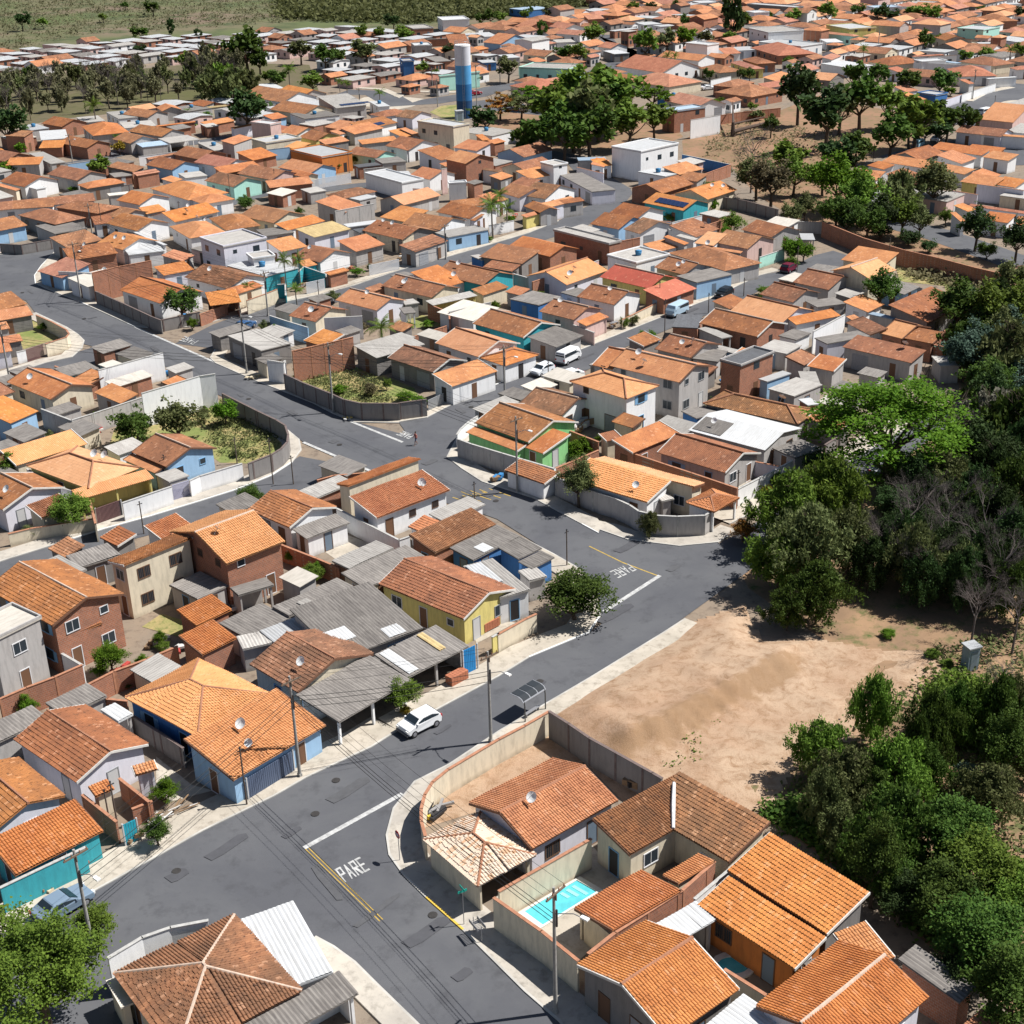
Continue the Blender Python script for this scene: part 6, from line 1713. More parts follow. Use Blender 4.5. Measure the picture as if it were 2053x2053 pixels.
TREES='''
Z
umbrella bright 1788,800 160 .74 "spreading bright green umbrella-shaped tree at the street edge by the wood"
low dark 1152,1196 76 .80 "round dense tree on the street-corner pavement by the white stop line"
broad mid 70,1945 130 .95 "very large leafy tree filling the bottom left corner"
broad mid 190,1850 45 .9
feather mid 1585,1010 78 1.05
feather mid 1670,985 74 1.15
feather olive 1622,1085 84 1.1
feather mid 1562,1110 66 1.05
feather olive 1705,1075 60 1.2
feather dark 1640,1180 64 1.05
feather dark 1580,1215 46 1.0
broad deep 1642,930 38 .8
feather mid 1642,1495 62 1.1
feather mid 1753,1410 46 1.7
feather olive 1700,1560 66 1.2
feather mid 1796,1545 74 1.15
feather olive 1850,1480 50 1.1
broad bright 1880,1430 42 .8
broad bright 1930,1405 36 .8
feather dark 1806,1650 78 1.15
broad mid 1743,1710 52 1.1
broad dark 1913,1662 76 1.1
feather olive 1987,1590 62 1.1
broad mid 1976,1745 82 1.05
broad dark 1891,1790 74 1.1
broad deep 1806,1800 50 1.1
broad dark 1966,1880 88 1.05
broad mid 2050,1810 72 1.05
broad dark 2030,1985 84 1.1
broad deep 1913,1960 50 1.1
feather olive 1690,1650 48 1.1
broad blue 1940,1560 36 .9
broad mid 2008,616 58 1.1
broad olive 2040,560 40 1.1
broad blue 1976,690 52 1.0
feather olive 2030,700 56 1.2
broad dark 1976,760 46 1.
feather grey 1990,830 56 1.1
feather dark 2040,850 70 1.2
broad deep 2010,920 62 1.1
feather dark 2045,980 60 1.3
feather olive 1891,960 58 1.1
broad blue 1850,985 42 1.
feather olive 1800,940 44 1.
feather deep 1960,990 56 1.2
bare dry 1828,1030 66 1.2
bare dry 1902,1050 62 1.25
bare dry 1976,1083 62 1.3
bare dry 1770,1090 50 1.3
bare dry 1955,1222 60 1.2
bare dry 2010,1150 60 1.3
bare dry 2040,1230 60 1.2
bare dry 1860,1130 52 1.3
feather deep 1905,1010 40 1.4
feather deep 2030,1090 62 1.35
feather deep 1985,1150 52 1.3
feather dark 2045,1180 50 1.3
broad deep 1860,1060 40 1.2
broad deep 1800,1010 44 1.1
broad deep 1925,1140 46 1.15
feather deep 2005,1040 60 1.3
broad deep 1960,900 55 1.2
broad deep 1930,1080 50 1.2
bush bright 1780,1270 16 .6
bush mid 1870,1310 16 .6
bush mid 1900,1330 14 .6
bush bright 1980,1420 24 .7
bush olive 1990,1480 24 .7
bare dry 2010,1370 44 .8
C1
bush dark 1290,760 42 1.0
bush olive 1700,690 46 1.0
bush bright 1980,600 10 1.
C2
broad bright 240,600 27 .9
bush olive 40,640 16 1.0
bush olive 350,1010 9 1.
broad dark 490,1430 32 .9
C1
broad mid 700,1550 42 .95
broad mid 90,1130 30 .9
B1
broad bright 850,1030 34 1.0
broad bright 1240,880 14 1.2
bush mid 1260,950 14 .8
bush dark 990,1260 7 1.
B2
bush mid 480,390 26 .9
bush blue 440,480 14 .6
bush bright 310,480 10 1.2
broad mid 1170,1310 38 1.0
bush yellow 1210,1450 12 1.
A1
bush bright 1160,310 31 .9
broad dark 1100,580 31 1.0
D1
broad dark 1745,990 36 .95
bush bright 420,1240 12 .7
bush dark 1400,235 8 .8
bush dark 530,775 9 .8
C3
bush bright 1750,960 26 .8
broad olive 1740,1260 44 1.15
bush bright 1700,1030 14 .8
C4
feather olive 500,1680 22 1.3
bush bright 1740,1290 20 1.
bush yellow 1640,1380 14 1.1
broad red 1400,1750 28 .8
D2
palm mid 1760,1240 42 .9
palm mid 820,600 22 1.7
palm mid 960,600 22 1.7
palm mid 930,860 24 .9
palm bright 470,850 20 1.
bush bright 1520,700 14 .7
bush dry 1570,1240 14 1.
bush olive 1290,950 16 .8
bush dry 960,1660 12 1.2
bush bright 1360,1840 16 .6
bush dry 1660,1850 16 1.
bush mid 1810,1790 9 1.6
bush dark 440,40 16 .8
C3
bush bright 60,460 20 .6
bush bright 180,490 16 .6
D3
bush bright 930,1030 12 .8
bush bright 90,1230 14 .6
bush bright 280,1210 14 .6
palm mid 900,60 34 1.2
palm mid 1040,90 30 1.0
bush bright 1080,190 12 .7
D4
broad bright 460,1330 18 .9
bush mid 1300,240 24 .9
broad bright 1870,460 24 .9
bush mid 1590,880 13 .8
bush mid 690,180 12 .9
feather bright 1100,30 14 1.
broad olive 1860,130 22 1.1
D5
broad dark 715,760 38 1.05
broad dark 1380,900 54 .95
broad mid 1630,1160 38 1.
broad olive 1760,1000 44 1.
broad deep 1535,230 37 1.05
bush dark 1620,440 20 .9
broad deep 1880,330 36 1.05
broad bright 50,440 20 .9
broad olive 60,60 26 1.1
broad dark 330,90 40 1.0
broad mid 520,60 34 1.0
broad dark 600,180 34 1.0
broad deep 720,120 38 1.0
broad deep 420,180 30 .9
broad mid 900,120 34 1.1
broad olive 1050,180 28 1.1
broad mid 1270,140 16 1.0
bush deep 700,270 26 .8
bush deep 950,330 24 .7
bush deep 1120,400 18 .8
bush bright 1440,1130 14 1.2
bush olive 1550,950 30 .9
broad deep 1500,1400 32 1.
bush bright 1420,1420 18 .9
bush bright 1350,1050 16 .6
E5
broad bright 180,1700 52 1.0
broad bright 40,1640 34 1.0
broad mid 400,1850 48 1.0
broad bright 330,1720 34 .9
feather olive 780,1800 46 1.0
broad olive 1080,1720 50 .9
broad deep 80,1050 55 1.1
broad olive 200,1000 40 1.1
broad dark 400,920 46 1.15
broad dark 330,690 28 1.1
broad dark 560,700 24 1.05
broad mid 660,960 38 1.1
broad mid 930,1090 50 1.05
broad dark 1220,1110 34 1.1
broad dark 1380,1120 28 1.1
broad dark 680,1250 44 1.05
broad deep 860,1190 34 1.
broad dark 350,1400 40 1.0
broad deep 120,1440 42 .9
broad deep 250,1530 26 .9
broad mid 1000,1230 22 1.
broad deep 1150,1230 28 .9
broad dark 830,760 30 .85
broad dark 1150,760 28 1.
palm mid 1260,760 16 1.
bush bright 1240,860 14 .7
broad dark 1000,380 20 1.2
palm mid 420,470 13 1.5
broad mid 1400,520 15 .8
broad mid 1570,500 16 .8
palm mid 1810,470 18 1.1
broad mid 1920,470 16 1.
broad deep 590,120 20 1.
broad deep 690,140 14 1.
broad mid 80,110 22 1.
broad mid 960,100 18 .9
broad mid 1090,120 18 .9
broad mid 870,110 14 .9
broad deep 1890,120 14 1.
broad dark 350,90 16 .9
broad mid 1130,370 12 1.
broad mid 1540,90 10 .9
broad mid 480,40 10 .8
E4
broad mid 90,900 60 1.1
broad dark 0,1000 50 1.1
broad mid 290,1130 46 1.05
broad bright 220,1060 34 1.0
broad mid 530,1110 34 1.0
umbrella bright 520,850 36 .7
bush yellow 300,920 9 1.
bare dry 1450,1530 40 1.2
broad olive 1500,1640 40 1.05
broad dry 1640,1700 42 1.05
broad mid 1780,1480 40 .9
broad bright 1750,1510 18 .8
broad mid 1850,1640 36 1.
broad dark 1630,1170 20 1.1
bush olive 1500,1090 18 .6
bush bright 1130,960 12 .7
bush mid 1450,1010 13 .7
bush mid 1060,1760 16 .7
bush bright 880,1850 16 .7
bush yellow 600,1780 11 1.
column deep 1270,130 24 1.9
broad mid 1370,180 18 1.
broad dark 815,200 14 1.15
broad mid 450,400 30 1.1
broad bright 810,350 24 1.
broad olive 650,370 24 1.
broad olive 1010,360 20 .9
broad mid 330,60 15 .8
palm mid 650,530 14 1.3
palm mid 720,530 12 1.3
broad dark 1050,700 13 1.1
broad dark 1345,700 11 1.2
broad dark 1430,690 11 1.2
bush bright 880,670 16 .7
broad deep 670,190 13 .9
broad mid 1850,150 20 .8
broad dark 1610,150 10 1.
broad deep 1900,830 40 1.4
broad dark 740,50 14 .8
broad mid 1240,340 18 .7
bush mid 260,190 12 .7
broad deep 500,60 12 .9
broad mid 1800,580 12 1.
broad mid 1850,650 14 .8
E3
broad mid 1500,1000 52 1.05
broad mid 1690,880 58 1.1
broad dark 1650,1080 56 1.05
broad deep 1400,960 30 1.
umbrella bright 1220,840 34 .7
umbrella olive 1150,930 34 .8
umbrella red 950,920 34 .8
broad olive 1800,1000 60 1.15
broad dark 1800,1180 50 1.05
broad mid 1880,850 50 1.1
broad deep 820,1110 30 1.0
feather dark 1180,1270 28 1.1
broad dark 1370,1230 36 1.1
broad dark 1560,1240 44 1.1
broad mid 1700,1320 34 1.
broad mid 1440,1180 34 1.
broad olive 1030,630 26 .95
broad deep 460,470 14 1.05
column dark 1350,290 11 1.8
broad mid 1840,310 25 1.
bush bright 1275,425 16 .85
broad dark 1580,500 20 .9
broad mid 1700,500 22 1.
broad mid 225,640 16 .9
broad dark 860,150 17 .9
broad dark 780,170 14 .9
broad mid 950,160 14 .9
broad mid 60,330 15 .8
broad mid 510,210 11 .9
broad mid 920,270 9 .9
broad mid 1190,130 12 .9
broad olive 1420,110 22 .7
broad dark 1240,100 8 1.2
broad mid 1130,290 8 .8
broad mid 730,750 14 .8
broad bright 350,690 10 1.
palm mid 950,1850 26 1.
E2
broad dark 440,450 40 1.1
broad dark 560,560 26 1.
broad dark 330,540 22 1.
broad deep 430,1020 42 1.0
broad mid 530,1000 26 1.
feather olive 90,780 34 1.0
feather olive 300,790 36 1.0
feather olive 480,760 26 1.0
feather mid 180,720 30 1.
broad dark 1180,520 30 .8
broad dark 1290,530 20 .9
broad olive 950,470 24 .95
broad olive 1570,470 30 .8
palm dark 840,660 20 1.2
broad mid 1060,760 24 .9
broad dark 720,740 22 .9
broad mid 660,720 16 .9
palm mid 1390,790 15 1.0
palm mid 1320,770 13 1.0
palm mid 1700,880 17 1.1
broad mid 1540,290 14 1.1
broad deep 1830,190 17 .9
broad mid 1700,300 14 .9
bush mid 1290,1570 13 1.
bush mid 1480,1520 12 1.
bush bright 60,1110 17 .7
broad dark 110,460 11 1.
bush dark 430,1900 14 .8
bush mid 1250,1190 12 .6
bush mid 720,960 14 .7
broad mid 1900,290 16 .8
broad mid 1930,330 14 .9
broad dark 1560,760 12 .5
E1
broad deep 200,180 17 1.
broad dark 280,700 18 1.
broad deep 50,1150 36 1.1
palm mid 880,1000 25 1.1
broad mid 940,1560 25 .9
bush bright 190,1400 13 1.
palm mid 1090,1290 10 1.
bush yellow 1130,1400 15 1.
palm dark 1770,1050 11 1.
column deep 1870,330 9 1.3
broad mid 1750,570 18 1.1
broad deep 1310,460 15 .7
broad dark 1330,300 20 .7
column deep 1610,250 8 1.8
bush bright 60,1600 22 .7
bush mid 1780,1200 13 .7
broad mid 970,160 10 .8
broad mid 400,210 12 .8
broad dark 1180,50 9 .9
broad dark 1440,60 16 .9
broad deep 1900,830 14 1.3
bush mid 700,1790 12 .6
broad mid 1050,650 9 .9
'''
cur='Z'
for ln in TREES.strip().splitlines():
    if '"' in ln: ln,full=ln.split('"')[:2]
    else: full=None
    p=ln.split()
    if len(p)==1: cur=p[0]; continue
    tree(p[0],p[1],px(p[2],cur),float(p[3]),float(p[4]),full=full)
r_=random.Random(5)
for k in range(110):      # the belt of thin trees behind the left-hand houses
    x=r_.uniform(-12,500); y=208-.07*x+r_.uniform(-44,14)-max(0,x-330)*.12
    tree(r_.choice(['feather','broad','broad','bare']),r_.choice(['olive','belt','belt','belt']),(x,y-14),r_.uniform(11,17),r_.uniform(1.4,1.9),'thin olive-green tree in the tree belt',group='thin trees in the belt behind the left-hand houses',full='thin olive-green tree in the dense tree belt between the left-hand houses and the far shacks')
for (poly,n_,cols_,r0,r1,a0) in (('C5/900,1150 C5/1250,900 C5/2000,500 C5/2000,1900 B4/2000,300 B4/1300,500 B4/800,300 C5/500,1700',30,['deep','deep','dark','olive','deep'],30,50,1.5),
        ('B4/1500,1300 B4/2000,1100 A4/2000,1900 A4/1650,1500 A4/900,950 A4/250,420 B4/800,1560',16,['dark','dark','olive','olive','dark'],34,56,1.5),
        ('D5/1400,900 D5/2000,700 C5/2000,900 C5/1500,600 C5/1400,0',26,['olive','dark','mid','blue','deep'],26,44,1.2)):
    P_=[px(t) for t in poly.split()]; lo=np.min(P_,0); hi=np.max(P_,0); k=0
    while k<n_:
        c_=(r_.uniform(lo[0],hi[0]),r_.uniform(lo[1],hi[1]))
        if not inpoly(c_,P_): continue
        cc=r_.choice(cols_); tree(r_.choice(['feather','feather','broad']) if cc!='blue' else 'broad',cc,c_,r_.uniform(r0,r1),a0*r_.uniform(.85,1.15)); k+=1
# undergrowth and scrub (uncountable): leaf clumps on the ground
def ground_cover(name,label,polys,n,size,col,seed,hgt_=.8,cl=14,full_area=None):
    r=np.random.default_rng(seed); C=[]
    polys=[[(q[0],q[1]) for q in PT(s)] for s in polys]
    for poly in polys:
        P=np.array(poly); lo=P.min(0);hi=P.max(0); k=0; need=n//len(polys); 
        while k<need:
            p=r.uniform(lo,hi)
            if inpoly(p,poly): C.append((p[0],p[1],r.uniform(0,hgt_)*r.random())); k+=1
    C=np.array(C); V,Q=leaves(C,np.array([1,1,.6]),len(C)*cl,size,1.2,.6,size*3.2,.2,seed); V[:,2]=np.abs(V[:,2])+.02
    me=qmesh(V,Q); me.materials.append(LM[col]); o=link(name,me); o['kind']='stuff'; o['label']=label; o['category']='undergrowth'
ground_cover('undergrowth','green undergrowth covering the wood floor on the right',['C5/1300,700 C5/2200,500 B4/2200,300 B4/1300,500 B4/1200,200','B4/1300,900 B4/2200,700 A4/2200,1900 A4/900,1150 A4/150,420 B4/700,1500'],1500,.14,'olive',1,.6)
ground_cover('undergrowth','dark shaded undergrowth among the lower right trees',['A4/100,450 A4/800,300 A4/1300,900 A4/2000,1700 A4/1650,1650 A4/860,1000'],1100,.16,'dark',2,.9)
ground_cover('undergrowth','bright green brush at the right edge of the dirt lot',['B4/1250,1150 B4/1500,1060 B4/2000,1400 B4/2000,1750 B4/1300,1500'],800,.15,'mid',8,1.1)
ground_cover('grass_tufts','tufts of dry grass in the walled corner lots',['C2/230,500 C2/560,650 C2/730,740 C2/800,850 C2/640,1040 C2/300,1090 C2/60,900','C2/900,270 C2/1260,450 C2/1600,520 C2/1900,520 C2/1700,300 C2/1410,180'],700,.13,'olive',3,.25,8)
ground_cover('scrub','low scrub and weeds over the vacant red ground',['E4/900,1400 E4/1250,1150 E5/300,1250 E5/450,1600 E4/1800,1900 E4/1300,1700','D5/900,650 D5/1300,740 D5/1600,900 D5/1900,1000 D5/1800,760 D5/1200,560'],520,.28,'dry',4,.6,9)
ground_cover('field_scrub','scattered scrub on the open hillside fields',['Z/-60,120 Z/180,68 Z/600,44 Z/600,-5 Z/-60,-5'],1500,.42,'belt',5,1.6,8)
ground_cover('field_thicket','dense green thicket on the far hillside',['Z/560,40 Z/820,48 Z/1000,34 Z/1230,8 Z/1230,-5 Z/560,-5'],2600,.8,'olive',6,3.,10)
ground_cover('garden_weeds','small weeds and plants on the soil of the dirt lot',['B3/1300,1750 B3/1500,1650 B3/1700,1500 B3/1500,1932 B3/1200,1900','B4/1200,900 B4/1500,1000 B4/1650,1120 B4/1350,1130'],22,.09,'mid',7,.3,14)
# ---------------------------------------------------------------- the rest of the town: garden sheds in the yards, houses to the horizon
def scr_in(p,poly): return inpoly(p,poly)
Zp=lambda s:[px(t) for t in s.split()]
NO=[Zp('Z/1120,150 Z/1430,150 Z/1430,320 Z/1120,330'),Zp('E4/780,1330 E4/1150,1100 E4/1350,1040 E5/0,950 E5/300,600 E5/700,640 E5/1430,960 E5/1430,1280 E5/700,1500 E5/300,1560 D5/450,80 D5/1200,350 D5/1932,480 D5/1932,1932 D5/1600,1932 D5/1250,740 D5/0,170 E4/1500,1932'),
    Zp('Z/-100,265 Z/90,240 Z/230,215 Z/480,190 Z/640,180 Z/660,120 Z/420,130 Z/240,145 Z/-100,165'),Zp('E2/1330,860 E3/0,840 E3/700,880 E3/1000,780 E3/1600,900 E3/1600,1400 E3/1000,1300 E3/700,1150 E3/300,1150 E3/0,1050 E2/1600,1050'),
    Zp('E3/650,720 E3/1130,560 E3/1130,720 E3/1000,800 E3/700,860')]
NO+=[Zp('Z/400,740 Z/480,770 Z/600,830 Z/620,930 Z/560,960 Z/330,980 Z/280,900'),Zp('Z/560,700 Z/700,720 Z/880,780 Z/900,840 Z/700,860 Z/540,770'),Zp('Z/-10,600 Z/120,610 Z/190,700 Z/60,740 Z/-10,730')]
TOWN=Zp('Z/-30,100 Z/200,78 Z/420,66 Z/700,52 Z/830,56 Z/1010,46 Z/1160,24 Z/1230,-14 Z/2100,-14 Z/2100,620 Z/-30,620')
ang=math.radians(48); ux=np.array([math.cos(ang),math.sin(ang)]); uy=np.array([-ux[1],ux[0]])
FR=random.Random(21); fills=[]
AR=[a for a in AREAS]
def free(p,L,W,u,m=.3,sc_=1.):
    ob=obb(np.array([p[0],p[1]]),u,L,W)
    for f in FOOT:
        if overlap(ob,f,m): return None
    for dx in (-.5,0,.5):
        for dy in (-.5,0,.5):
            q=p+u*L*dx*sc_+np.array([-u[1],u[0]])*W*dy*sc_
            for R in ROADPOLY:
                if inpoly(q,R): return None
            for R in AR:
                if inpoly(q,R): return None
    return ob
cells=[]
for i in range(-70,75):
    for j in range(-75,75):
        p=np.array([0,400.])+ux*(i*12.2+FR.uniform(-.8,.8))+uy*(j*10.6+(j//3)*4.5)
        if p[1]<130 or p[1]>900: continue
        s=scr((p[0],p[1],2.5))
        if not(-25<s[0]<2080 and -12<s[1]<2053): continue
        if not inpoly(s,TOWN) or any(inpoly(s,n_) for n_ in NO): continue
        cells.append((p[1],p,s,i,j))
cells.sort(key=lambda c:c[0]); FAR=[]
for d,p,s,i,j in cells:
    ok=None
    lf=s[0]<900 and p[1]>330
    for L,W in ((FR.uniform(6,11) if lf else FR.uniform(9.5,12),FR.uniform(7.5,9.2)),(7.5,6.),(5.2,4.2)):
        for k in range(3):
            q=p+ux*FR.uniform(-1.8,1.8)*(k>0)+uy*FR.uniform(-1.5,1.5)*(k>0); u=ux if (i+j)%3 else uy
            u=u if k<2 else (uy if u is ux else ux)
            ob=free(q,L,W,u)
            if ok is None and ob: ok=(ob,q,u,L,W)
        if ok: break
    if not ok: continue
    ob,q,u,L,W=ok; FOOT.append(ob); FAR.append((q,u,L,W,s))
def simple_house(mb,q,u,L,W,r,far):
    left=scr((q[0],q[1],2))[0]<900 and q[1]>330
    kk=r.random(); tile=kk<(.28 if left else .86)
    e=(r.uniform(2.6,3.1) if r.random()<.93 else 5.3) if not left else r.uniform(2.2,2.8); sh='F' if not tile and r.random()<.7 else r.choice('GGM') if not tile else r.choice('GGGHH')
    pit=.33 if tile else .12
    v=np.array([-u[1],u[0]]); Tx=lambda x,y,z:(q[0]+u[0]*x+v[0]*y,q[1]+u[1]*x+v[1]*y,z)
    hl,hw=L/2,W/2; roofm=r.choice([0,0,1,1,2,3]) if tile else r.choice([4,5,5,5,6]); wallm=r.choice([7,7,7,8,9,9,10,11,12]) if not left else r.choice([7,9,10,10,11,11])
    ps=[(-hl,-hw,e),(hl,-hw,e),(hl,hw,e),(-hl,hw,e)]
    T2=e+hw*pit
    def A(pts,mi): mb.add([Tx(*p) for p in pts],[tuple(range(len(pts)))],mi)
    if sh=='F': A([(a,b,c+.05*(b>0)) for a,b,c in ps],roofm)
    elif sh=='M': A([(-hl,-hw,e),(hl,-hw,e),(hl,hw,T2),(-hl,hw,T2)],roofm); A([(-hl,hw,0),(hl,hw,0),(hl,hw,T2),(-hl,hw,T2)],wallm)
    elif sh=='G':
        A([(-hl,-hw,e),(hl,-hw,e),(hl,0,T2),(-hl,0,T2)],roofm); A([(hl,hw,e),(-hl,hw,e),(-hl,0,T2),(hl,0,T2)],roofm)
        for x in (-hl+.25,hl-.25): A([(x,-hw+.3,e-.02),(x,hw-.3,e-.02),(x,0,T2-.12)],wallm)
    else:
        m=min(hl,hw)*.98; zt=e+m*pit; R0,R1=(-hl+m,0,zt),(hl-m,0,zt)
        if hl<hw: R0=R1=(0,0,zt)
        A([ps[0],ps[1],R1,R0],roofm);A([ps[2],ps[3],R0,R1],roofm);A([ps[1],ps[2],R1],roofm);A([ps[3],ps[0],R0],roofm)
    b=[(-hl+.3,-hw+.35),(hl-.3,-hw+.35),(hl-.3,hw-.35),(-hl+.3,hw-.35)]
    for k in range(4):
        (x0,y0),(x1,y1)=b[k],b[(k+1)%4]; A([(x0,y0,0),(x1,y1,0),(x1,y1,e-.03),(x0,y0,e-.03)],wallm)
        dx,dy=x1-x0,y1-y0; l=math.hypot(dx,dy); nx,ny=dy/l,-dx/l
        for f in (.28,.68):
            w0,w1=f-.5/l,f+.6/l; A([(x0+dx*w0+nx*.03,y0+dy*w0+ny*.03,.9),(x0+dx*w1+nx*.03,y0+dy*w1+ny*.03,.9),(x0+dx*w1+nx*.03,y0+dy*w1+ny*.03,2.1),(x0+dx*w0+nx*.03,y0+dy*w0+ny*.03,2.1)],13)
FM=[RM(k,False) for k in 'nopl']+[RM(k,False) for k in 'gzf']+[WM(k) for k in 'WCSRPD']+[simple('window_glass_dark',(.035,.045,.055),.15)]
# far clay roofs are read in world space: same materials
near_f=[f for f in FAR if f[4][1]>235]; far_f=[f for f in FAR if f[4][1]<=235]
cols={'n':.26,'o':.3,'l':.1,'p':.08,'f':.12,'g':.14}
ks=list(cols); ws=list(cols.values())
for n_,(q,u,L,W,s) in enumerate(near_f):
    r=random.Random(n_*3+1); a=q-u*L/2; b=q+u*L/2; v=np.array([-u[1],u[0]]); k=r.choices(ks,ws)[0]; sml=L<8
    if sml and r.random()<.5: k=r.choice('fgfc')
    e=r.uniform(2.7,3.) if not sml else 2.5; sh='G' if k in RO and not sml else 'M' if k in RO or r.random()<.5 else 'F'
    FOOT[:]=[f for f in FOOT if not(f[0][0]==q[0] and f[0][1]==q[1])]
    W_=W/2 if sh=='G' else W; sgn=-1 if (v@(-q))<0 else 1; pit={'G':.33,'M':.2 if k in RO else .1,'F':0}[sh]
    top=e+W_*pit; base=q if sh=='G' else q-v*sgn*W/2
    A_=scr((*(base-u*L/2),top if sh!='F' else e)); B_=scr((*(base+u*L/2),top if sh!='F' else e)); C_=scr((*(base+u*L/2+v*sgn*W_),e))
    house(sh,A_,B_,C_,k,r.choice('WWCSDRRPBL'),e,{},r,1000+n_)
mb=MB()
for n_,(q,u,L,W,s) in enumerate(far_f): simple_house(mb,q,u,L,W,random.Random(n_*5+2),True)
if mb.v:
    o=mb.build('distant_houses',FM); o['kind']='stuff'; o['label']='the far part of the town, hundreds of small tiled and sheet-roofed houses'; o['category']='houses'
print('FILL near',len(near_f),'far',len(far_f),'hand',NHAND)
# small sheds in the yards of the nearer blocks
SR=random.Random(33); ns=0
for k in range(9000):
    if ns>=64: break
    x,y=SR.uniform(0,1750),SR.uniform(560,1700); g=G((x,y),1.5); p=g[:2]
    L,W=SR.choice([(5,3.2),(4,3),(6,2.6),(3.2,2.4)]); a0=math.radians(47 if SR.random()<.5 else -43); u=np.array([math.cos(a0),math.sin(a0)])
    if not inpoly((x,y),Zp('Z/0,560 Z/1750,560 Z/1800,760 Z/1560,960 Z/1150,930 Z/900,1080 Z/1000,1260 Z/560,1480 Z/0,1700')): continue
    if any(inpoly((x,y),n_) for n_ in NO): continue
    if not free(p,L+.3,W+.3,u,.15,1.): continue
    if any(math.hypot(p[0]-t[0],p[1]-t[1])<t[2]*.7+1.5 for t in TREEPOS): continue
    if any(min(np.linalg.norm(p-(a+(b-a)*f)) for f in (0,.25,.5,.75,1))<1.8 for a,b in WALLSEG): continue
    e=SR.uniform(2.1,2.5); r=random.Random(ns); kx=SR.choice('ffggnoc'); sh='M' if kx in 'no' or SR.random()<.6 else 'F'; v=np.array([-u[1],u[0]]); sg=-1 if (v@(-p))<0 else 1; pit=(.2 if kx in RO else .1) if sh=='M' else 0
    base=p-v*sg*W/2; A_=scr((*(base-u*L/2),e+W*pit)); B_=scr((*(base+u*L/2),e+W*pit)); C_=scr((*(base+u*L/2+v*sg*W),e))
    house(sh,A_,B_,C_,kx,SR.choice('DSWRC'),e,{'blind':1} if SR.random()<.4 else {},r,5000+ns); ns+=1
print('sheds',ns)

# shrubs and heaps of odds and ends in the yards
CR=random.Random(77); nb=0; ncl=0; YP_=Zp('Z/0,420 Z/1500,420 Z/1750,600 Z/1700,860 Z/1480,960 Z/1150,930 Z/900,1080 Z/1000,1260 Z/560,1480 Z/0,1700')
CM=[[('board',WD),('sheet',DBR)],[('box',WD),('tub',simple('tub_blue',(.05,.2,.42),.5))],[('brick_pile',BR),('board',WD)],[('tub',simple('tub_red',(.4,.06,.05),.5)),('sheet',DBR)],[('metal_scrap',GAL),('board',WD)]]
for k in range(6000):
    if nb>=60 and ncl>=60: break
    c_=(CR.uniform(0,1750),CR.uniform(420,1700))
    if not inpoly(c_,YP_) or any(inpoly(c_,n_) for n_ in NO): continue
    g=G(c_,.3)[:2]
    if not free(g,1.6,1.6,ux,.1): continue
    if nb<60 and CR.random()<.5: tree('bush',CR.choice(['mid','dark','bright','olive','mid']),c_,CR.uniform(6,14)*(.5+c_[1]/1200),CR.uniform(.8,1.3)); nb+=1; FOOT.append(obb(g,ux,2,2))
    elif ncl<60:
        n0=len(THINGS); q=CR.randrange(5); z_=f'Z/{c_[0]:.0f},{c_[1]:.0f}'; pile('yard_clutter',None,'clutter',z_,CM[q],CR.randint(5,12),(1.1,.6,.35),CR.uniform(.5,1.),k); ncl+=1; FOOT.append(obb(g,ux,2,2))
        o_,_,cat_,_,_s=THINGS[n0]; o_['group']='heaps of odds and ends in the yards'; THINGS[n0]=(o_,'low heap of '+['boards and pale sheets','boxes and a blue tub','red bricks and boards','boards and red tubs','scrap metal and boards'][q],cat_,None,scr(o_.location))
# ---------------------------------------------------------------- labels: each one singles out one thing
LMK=[((1110,1790),'the rectangular pool'),((1062,1410),'the bus shelter'),((838,1455),'the parked white hatchback'),((1040,880),'the bright green house'),((900,1190),'the yellow-walled house'),
((925,170),'the blue-banded water tower'),((1425,565),'the bright blue house'),((610,560),'the turquoise corner house'),((1310,560),'the cherry-red roof'),((1790,800),'the spreading umbrella tree'),
((350,750),'the tall whitewashed walls'),((1400,1380),'the bare dirt lot'),((700,745),'the walled grass corner'),((500,860),'the walled scrub lot'),((690,1720),'the nearest road word PARE'),
((1150,1185),'the round street-corner tree'),((480,490),'the grey two-storey block'),((1290,310),'the white two-storey cube'),((1330,400),'the solar-panelled roof'),((1000,400),'the tall palm'),
((1850,560),'the very long brick wall'),((1090,135),'the long teal building'),((1500,255),'the toppled tree'),((2030,215),'the roundabout island'),((1560,55),'the arched grey hall'),
((90,1930),'the bottom-left corner tree'),((650,90),'the white hangar roof'),((640,320),'the white-roofed orange building'),((700,205),'the big solar-panelled grey roof'),((390,2000),'the mottled hip roof'),
((940,1750),'the whitewashed tile roof'),((1180,1900),'the bottom ridge roof'),((120,1270),'the red brick two-storey house'),((430,1370),'the pale orange hip roof'),((650,1340),'the long corrugated awning'),
((1090,710),'the white passenger van'),((1355,620),'the pale blue van'),((270,560),'the tall brick gable wall'),((260,900),'the yellow-green hip house'),((1030,45),'the long blue shed'),
((100,170),'the far tree belt'),((1950,330),'the row of small white houses'),((520,270),'the pink two-storey house'),((940,260),'the cream building with balcony windows'),((1650,1080),'the feathery tree clump'),
((1900,1100),'the leafless trees'),((1870,1600),'the lower right wood'),((1280,1020),'the long pale gable roof'),((800,930),'the broad orange corner roofs'),((780,1280),'the patched grey shed roof'),((1450,840),'the white sheet gable roof'),
((330,420),'the wide hip roof'),((1000,520),'the blue-sided shed'),((1700,350),'the park tree clump'),((1330,200),'the pink-tiled row'),((1900,100),'the cream gable house')]
ORD=['first','second','third','fourth','fifth','sixth','seventh','eighth','ninth','tenth','eleventh','twelfth']
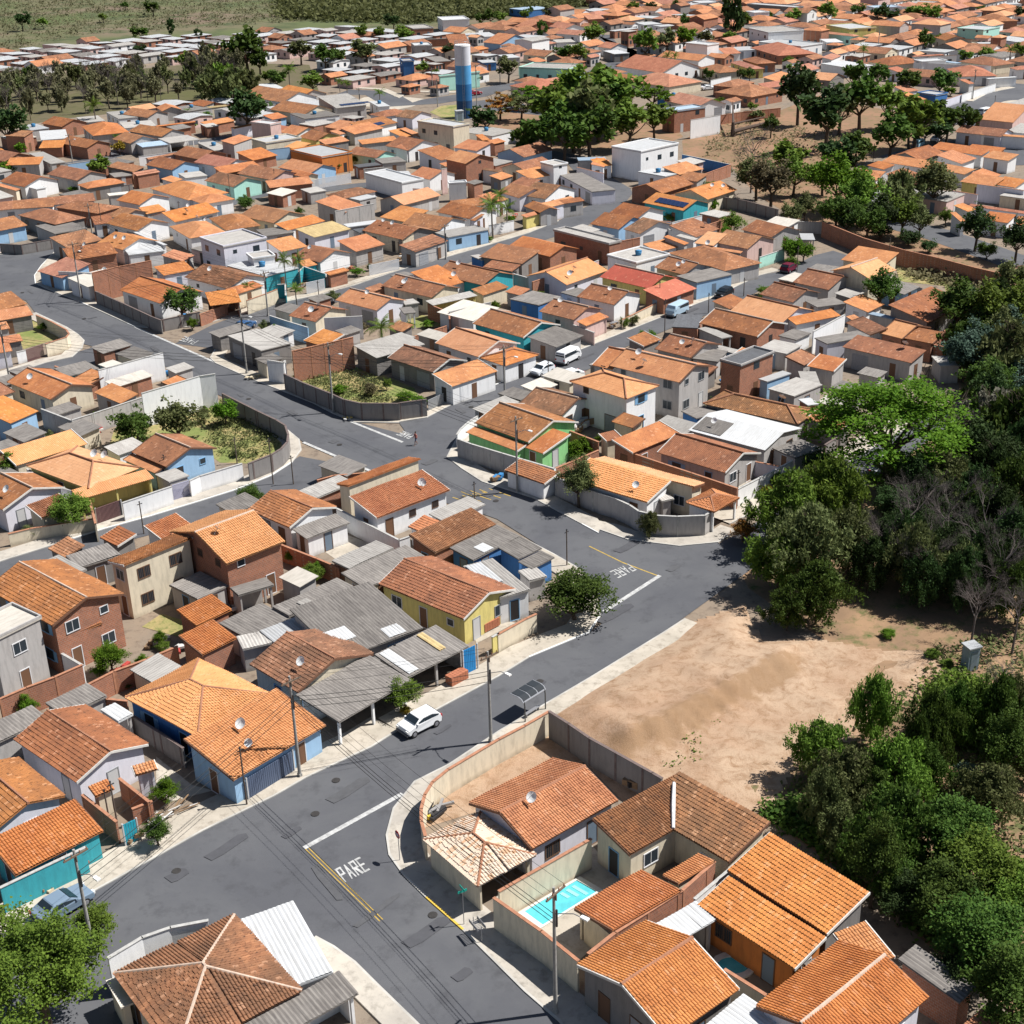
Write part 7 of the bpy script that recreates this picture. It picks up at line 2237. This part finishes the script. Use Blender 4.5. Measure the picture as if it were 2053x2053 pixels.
def look_words(look,cat):
    if isinstance(look,tuple):
        if len(look)==5:
            rf,wl,sh,op,tw=look
            kind='open-sided canopy' if op else ('two-storey '+('building' if cat!='house' else 'house') if tw else ('shed' if cat=='shed' else 'house'))
            shp=sh; rr=rf.replace('-roofed','')
            return f'{wl} {kind} with {rr} {shp} roof' if not op else f'open canopy with {rr} {shp} roof'
        return f'{look[0]} {look[1]}'
    return look
groups={}
for t in THINGS:
    o,look,cat,full,s=t
    if full: o['label']=full; continue
    w=look_words(look,cat)
    c=min(LMK,key=lambda l:(l[0][0]-s[0])**2+((l[0][1]-s[1])*1.6)**2); dx,dy=s[0]-c[0][0],(s[1]-c[0][1])*1.3
    rel='left of' if dx<0 and abs(dx)>abs(dy) else 'right of' if dx>0 and abs(dx)>abs(dy) else 'behind' if dy<0 else 'in front of'
    groups.setdefault((w,rel,c[1]),[]).append((math.hypot(dx,dy),o))
def ordw(i):
    if i<12: return ORD[i]
    return str(i+1)+'th'
for (w,rel,l),L in groups.items():
    L.sort(key=lambda x:x[0])
    for i,(_,o) in enumerate(L):
        pre='' if len(L)==1 else ('nearest, ' if i==0 else f'{ordw(i)} nearest, ')
        lb=f'{w}, {pre}{rel} {l}'; ww=lb.split()
        if len(ww)>16: lb=lb.replace('two-storey ','').replace(' gable roof',' roof').replace(' lean-to roof',' roof').replace(' flat roof',' roof')
        if len(lb.split())>16: lb=lb.replace('open canopy','canopy').replace(' in front of ',' before ').replace(' hip roof',' roof').replace(' shed with ',' shed, ').replace(' house with ',' house, ')
        if len(lb.split())>16: lb=lb.replace('pale grey','grey').replace('bright orange tile','orange tile').replace(' in front of ',' before ').replace('dark corrugated','corrugated')
        if len(lb.split())>16: lb=lb.replace(' lean-to','').replace(' gable','').replace(' open','')
        o['label']=lb
seenl={}
for t in THINGS:
    l=t[0]['label']; seenl.setdefault(l,[]).append(t)
for l,ts in seenl.items():
    if len(ts)>1 and not ts[0][0].get('group'):
        for i,t in enumerate(sorted(ts,key=lambda t:t[4][0])): t[0]['label']=l+(f', {ordw(i)} from left')
for t in THINGS:
    if not t[0].get('group'):
        g={'house':'houses of the town','shed':'sheds and canopies in the yards','building':'two-storey buildings of the town','tree':'trees of the town and wood','shrub':'garden shrubs','wall':'garden and yard walls','pole':'utility and service poles','power line':'overhead power lines','gate':'street gates','car':'parked cars'}.get(t[2])
        if g: t[0]['group']=g
